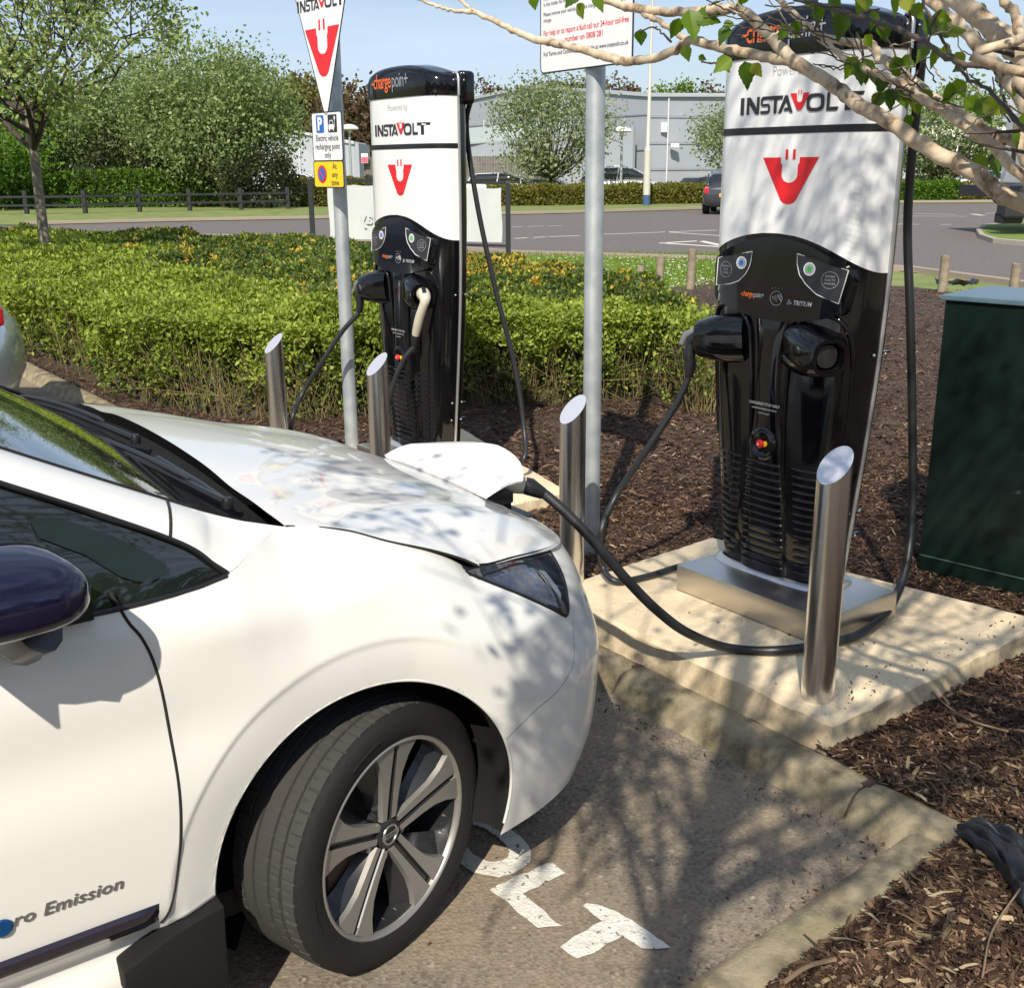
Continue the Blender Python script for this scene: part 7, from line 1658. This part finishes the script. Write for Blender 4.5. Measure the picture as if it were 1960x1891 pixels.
br([(2100, 110, 1.55, 7), (1960, 120, 1.6, 7), (1918, 128, 1.62, 7), (1865, 127, 1.66, 7), (1813, 112, 1.7, 6.5), (1760, 77, 1.75, 6.5), (1708, 52, 1.8, 6), (1638, 31, 1.86, 6), (1568, 10, 1.92, 5), (1500, -8, 2.0, 4)], 'twig', dk, root=1.5)
br([(2000, 300, 1.6, 5), (1960, 248, 1.63, 5), (1928, 210, 1.66, 5), (1900, 182, 1.7, 5), (1855, 150, 1.75, 4.5), (1828, 118, 1.78, 4), (1795, 60, 1.82, 4), (1760, -10, 1.86, 3)], 'twig', dk, root=1.35)
br([(1990, 265, 1.62, 5), (1945, 235, 1.66, 5), (1925, 196, 1.7, 4), (1912, 165, 1.74, 4), (1905, 130, 1.76, 3)], 'twig', dk)
for q in ([(1283, 80, 2.18, 3), (1262, 60, 2.18, 2.5), (1248, 53, 2.18, 2), (1226, 62, 2.18, 2)], [(1400, 96, 2.1, 3), (1382, 108, 2.1, 3), (1368, 122, 2.1, 2.5), (1342, 118, 2.1, 2)], [(1745, 155, 1.9, 3), (1762, 130, 1.9, 3), (1771, 85, 1.9, 2), (1775, 50, 1.9, 2)], [(1700, 150, 1.88, 3), (1735, 180, 1.88, 3), (1790, 192, 1.86, 2), (1860, 206, 1.84, 2)], [(1640, 60, 1.95, 3), (1648, 88, 1.95, 2.5), (1652, 120, 1.95, 2)], [(1800, 20, 1.8, 3), (1783, 50, 1.8, 3), (1778, 92, 1.8, 2)], [(1560, 60, 2.1, 3), (1565, 30, 2.1, 2), (1572, 5, 2.1, 2)], [(1850, 170, 1.8, 3), (1832, 178, 1.8, 2), (1800, 196, 1.8, 2)], [(1660, 20, 1.95, 3), (1690, 60, 1.95, 2.5), (1718, 118, 1.95, 2)], [(1740, 20, 1.9, 3), (1744, 100, 1.9, 2), (1738, 135, 1.9, 1.5)], [(1700, 112, 1.9, 2), (1730, 135, 1.9, 2), (1765, 175, 1.9, 1.5)], [(1935, 90, 1.7, 3), (1950, 140, 1.7, 3), (1960, 160, 1.7, 2)], [(1905, 250, 1.75, 3), (1900, 290, 1.75, 2), (1896, 305, 1.75, 2)], [(1700, 170, 1.9, 2), (1712, 150, 1.9, 2), (1735, 140, 1.9, 1.5)]):
    br(q, 'twig', dk, 5)
for k in range(46):     # fine tangled twigs
    u0, v0 = rnd.uniform(1400, 1960), rnd.uniform(-20, 240); v0 = min(v0, (u0-1350)*.45); a = rnd.uniform(-.5, 1.2); L0 = rnd.uniform(40, 150); Y0 = rnd.uniform(1.7, 2.05); c_ = rnd.uniform(-.5, .5); q = []
    for j in range(4): q.append((u0, v0, Y0, 2.2-.45*j)); u0 -= cos(a)*L0/3; v0 -= sin(a)*L0/3; a += c_*.5+rnd.gauss(0, .15)
    br(q, 'twig', dk if k % 3 else None, 4)
def birch_leaves(spec, name='foliage', parent=None, org=B0, base=.035):
    out = []; half = [(0, .0), (.10, .20), (.16, .235), (.22, .33), (.27, .31), (.32, .385), (.38, .35), (.45, .375), (.50, .315), (.58, .305), (.63, .235), (.72, .20), (.77, .13), (.88, .085), (1, 0)]
    V = []; F3 = []; R_ = []
    for p, sc, dirv, nrm in spec:
        d = Vector(dirv).normalized(); n_ = Vector(nrm); n_ = (n_-d*n_.dot(d)); n_ = n_.normalized() if n_.length > 1e-4 else d.orthogonal().normalized(); s_ = d.cross(n_); c = rnd.random(); L_ = base*sc
        for sg in (1, -1):
            o = len(V); m_ = len(half)
            for t, w in half: cur = n_*(-.10*t*t); V.append(Vector(p)-org+(d*t+cur)*L_)
            for t, w in half: cur = n_*(-.10*t*t+.10*w/.4*1.0); V.append(Vector(p)-org+(d*(t-.04*(w > .2))+s_*w*sg+cur)*L_)
            for i in range(m_-1):
                F3.append((o+i, o+i+1, o+m_+i+1, o+m_+i)); R_.append(c)
    return npmesh(name, [tuple(v) for v in V], F3, LM_birch, parent or BT, rnd_attr=R_)
LP = [(1135, -10, 2.3, 1.2, 70), (1106, -16, 2.3, 1.2, 110), (1104, 8, 2.3, 1.1, 60), (1019, -8, 2.4, .9, 80), (1319, 20, 2.12, 1.7, 75), (1330, 30, 2.12, 1.5, 20), (1355, 16, 2.12, 1.2, 10), (1300, 35, 2.12, 1.2, 95), (1226, 56, 2.18, 1.0, 85), (1310, 88, 2.13, .9, 70), (1386, 110, 2.1, .9, 70), (1337, 108, 2.1, .5, 20), (1403, 42, 2.05, .8, 150), (1395, 52, 2.05, 1.1, 120), (1400, 112, 2.05, 1.2, 140), (1425, 118, 2.05, 1.5, 72), (1440, 122, 2.05, .9, 50),
      (1520, 40, 2.0, .9, 80), (1505, 48, 2.0, 1.0, 110), (1564, 12, 2.05, 1.0, 85), (1590, -10, 2.0, 1.4, 75), (1610, 25, 1.95, 1.4, 80), (1638, 108, 1.92, 1.2, 100), (1655, 112, 1.92, 1.3, 60), (1645, 120, 1.92, 1.2, 75), (1660, 138, 1.92, 1.0, 40), (1690, 145, 1.9, 1.0, 100), (1712, 108, 1.9, 1.2, 70), (1723, 115, 1.9, 1.0, 20), (1700, 170, 1.88, 1.1, 85), (1715, 165, 1.88, 1.3, 60), (1690, 178, 1.88, 1.0, 120), (1680, 176, 1.88, 1.0, 75), (1745, 178, 1.88, 1.0, 85), (1766, 172, 1.86, 1.2, 60), (1758, 180, 1.86, 1.0, 100), (1868, 190, 1.84, 1.5, 60), (1848, 188, 1.84, 1.1, 40), (1880, 196, 1.84, 1.4, 15), (1832, 150, 1.8, 1.1, 60), (1820, 158, 1.8, 1.2, 100), (1790, 88, 1.8, 1.1, 70), (1800, 95, 1.8, 1.0, 30), (1778, 90, 1.8, .9, 120), (1768, 40, 1.85, 1.2, 50), (1785, 30, 1.85, 1.0, 20), (1790, 62, 1.82, 1.2, 0), (1810, 66, 1.8, 1.0, -20), (1897, 296, 1.76, 1.2, 75), (1888, 300, 1.76, 1.0, 130), (1953, 140, 1.7, 1.1, 80), (1938, 250, 1.7, 1.0, 60), (1690, 40, 1.95, 1.1, 70), (1673, 20, 1.95, 1.0, 90), (1708, -15, 1.92, 1.3, 80), (1725, -8, 1.92, 1.2, 50), (1745, 10, 1.9, 1.0, 40), (1660, -12, 1.95, 1.2, 120), (1640, -14, 1.95, 1.1, 60), (1930, 90, 1.65, 1.0, 60), (1870, 10, 1.75, 1.1, 40), (1545, -12, 2.05, 1.1, 60), (1430, -14, 2.05, .9, 120), (1735, 220, 1.86, .8, 80), (1960, 215, 1.7, 1.2, 80), (1905, 60, 1.7, .9, 100), (1830, 100, 1.8, .9, 70), (1850, 120, 1.8, .8, 150), (1655, 68, 1.95, .8, 60)]
spec = []
for u, v, Y, sc, ang in LP:
    p = Vector(at(u, v, Y)); a = radians(ang+rnd.gauss(0, 8)); d = Vector((cos(a), rnd.gauss(0, .25), -sin(a))); spec.append((p, sc*.92, d, (rnd.gauss(0, .45), -1, rnd.gauss(.25, .4))))
birch_leaves(spec)
# ---- the tree behind the photographer: it throws the trunk shadow and the dappling
B2o = Vector((-.60, -.82, .0)); BT2 = empty('birch_tree', B2o, 0, 'birch tree behind the viewer, known by its dappled shadow over the bay and slab', 'tree')
tr = catmull([(0, 0, 0), (.14, 0, 1.0), (.30, .01, 2.2), (.47, .02, 3.3), (.60, .05, 4.6)], 5); MB().tube([Vector(p) for p in tr], [.072-.0018*i for i in range(len(tr))], 16).build('trunk', M_birch, BT2, smooth=70)
Ld = np.array(LD); clumps = []
def visible(p, rad=.05):
    zc = p[1]*CP-(p[2]-H)*SP
    if zc < -rad: return False
    if zc < .08: return hypot(p[0], p[2]-H) < rad+.15
    u, v = proj(p); m_ = 2150*rad/zc+30; return -m_ < u < 1960+m_ and -m_ < v < 1891+m_
def seen(pts): return any(visible(np.array(pts[i])*(1-t)+np.array(pts[i+1])*t+np.array(B2o), .02) for i in range(len(pts)-1) for t in np.linspace(0, 1, 9))
def cast(fn, n, t0, t1, rad):
    k = 0; g = 0
    while k < n and g < n*20:
        g += 1; T = np.array(fn()); t = rnd.uniform(t0, t1); p = T-Ld*t
        if visible(p, rad*2.2+.05) or np.linalg.norm(p-np.array([0, 0, H])) < .6 or p[2] < 1.5: continue
        clumps.append((p, rad*rnd.uniform(.6, 1.3))); k += 1
U2 = rnd.uniform
def on_car(p):
    """would this point throw its shadow on the sunlit flank of the car?"""
    for z in (.35, .65, .95):
        q = Vector(p)+LD*((z-p[2])/LD.z)-CO
        if -1.5 < q.dot(FW) < .30 and abs(q.dot(RT)) < 1.0: return True
    return False
rnd.seed(12)
cast(lambda: (U2(.35, 1.25), U2(2.0, 2.95), 0), 32, 2.6, 4.4, .09)
cast(lambda: (U2(.3, 1.7), U2(2.9, 4.3), .15), 36, 3.0, 4.8, .11)
cast(lambda: (U2(1.1, 2.6), U2(2.0, 4.4), .07), 70, 3.0, 5.0, .13)
def nose(): 
    X = U2(.34, .86); q = CO+FW*X+RT*(.86-.35*max(0, X-.5)); return (q.x, q.y, U2(.30, .85))
cast(nose, 52, 2.0, 3.4, .085)
cast(lambda: tuple(CO+FW*U2(.25, .85)+RT*U2(-.1, .6)+Vector((0, 0, .8))), 22, 2.2, 3.6, .08)
cast(lambda: (U2(.75, 1.25), U2(3.5, 4.0), U2(.9, 2.1)), 64, 3.2, 4.6, .12)
cast(lambda: (U2(.7, 1.3), U2(3.5, 3.9), U2(.2, 1.0)), 20, 3.4, 5.0, .12)
cast(lambda: (U2(1.55, 2.0), U2(3.9, 4.2), U2(.1, 1.2)), 34, 3.2, 5.0, .14)
sp2 = []; b = MB(); trp = [np.array(p) for p in tr]
for p, rad in clumps:
    n = rnd.randint(5, 11); q = p-np.array(B2o)
    for k in range(n):
        o = np.array([rnd.gauss(0, rad*.6) for _ in range(3)]); lf = (Vector(p+o), rnd.uniform(.75, 1.3), (rnd.gauss(0, 1), rnd.gauss(0, 1), rnd.gauss(-.5, .6)), (rnd.gauss(0, .6), rnd.gauss(0, .6), 1)); sp2 += [] if visible(p+o, .08) else [lf]
    e = [np.array([rnd.gauss(0, rad) for _ in range(3)]) for _ in range(2)]; tw_ = [q+e[0], q, q+e[1]*1.3]; b = b if seen(tw_) else b.tube(tw_, [.002, .0035, .0015], 4, 0, False)
    # thread each clump back along a limb
    j = q*np.array([.72, .72, .92])+np.array([rnd.gauss(0, .12), rnd.gauss(0, .12), .10]); 
    if not seen([q, (q+j)/2+np.array([0, 0, .03]), j]) and not on_car(j+np.array(B2o)) and not on_car(p): b.tube([q, (q+j)/2+np.array([0, 0, .03]), j], [.003, .0045, .006], 4, 0, False)
b.build('twigs', M_dtwig, BT2)
birch_leaves(sp2, 'crown', BT2, B2o)
b = MB()
near_cl = [c for c in clumps if c[0][1] < .25]
for k in range(24):
    p, _ = near_cl[rnd.randrange(len(near_cl))]; q = p-np.array(B2o); s_ = trp[rnd.randrange(12, len(trp)-1)]; mid = (q+s_)/2+np.array([rnd.gauss(0, .1), rnd.gauss(0, .1), .25])
    C_ = catmull([s_, mid, q], 6)
    if seen(C_) or any(on_car(c+np.array(B2o)) for c in C_[3:]): continue
    b.tube(C_, [.018-.0011*i for i in range(13)], 7, 0, False)
b.build('limbs', M_birch, BT2, smooth=60)
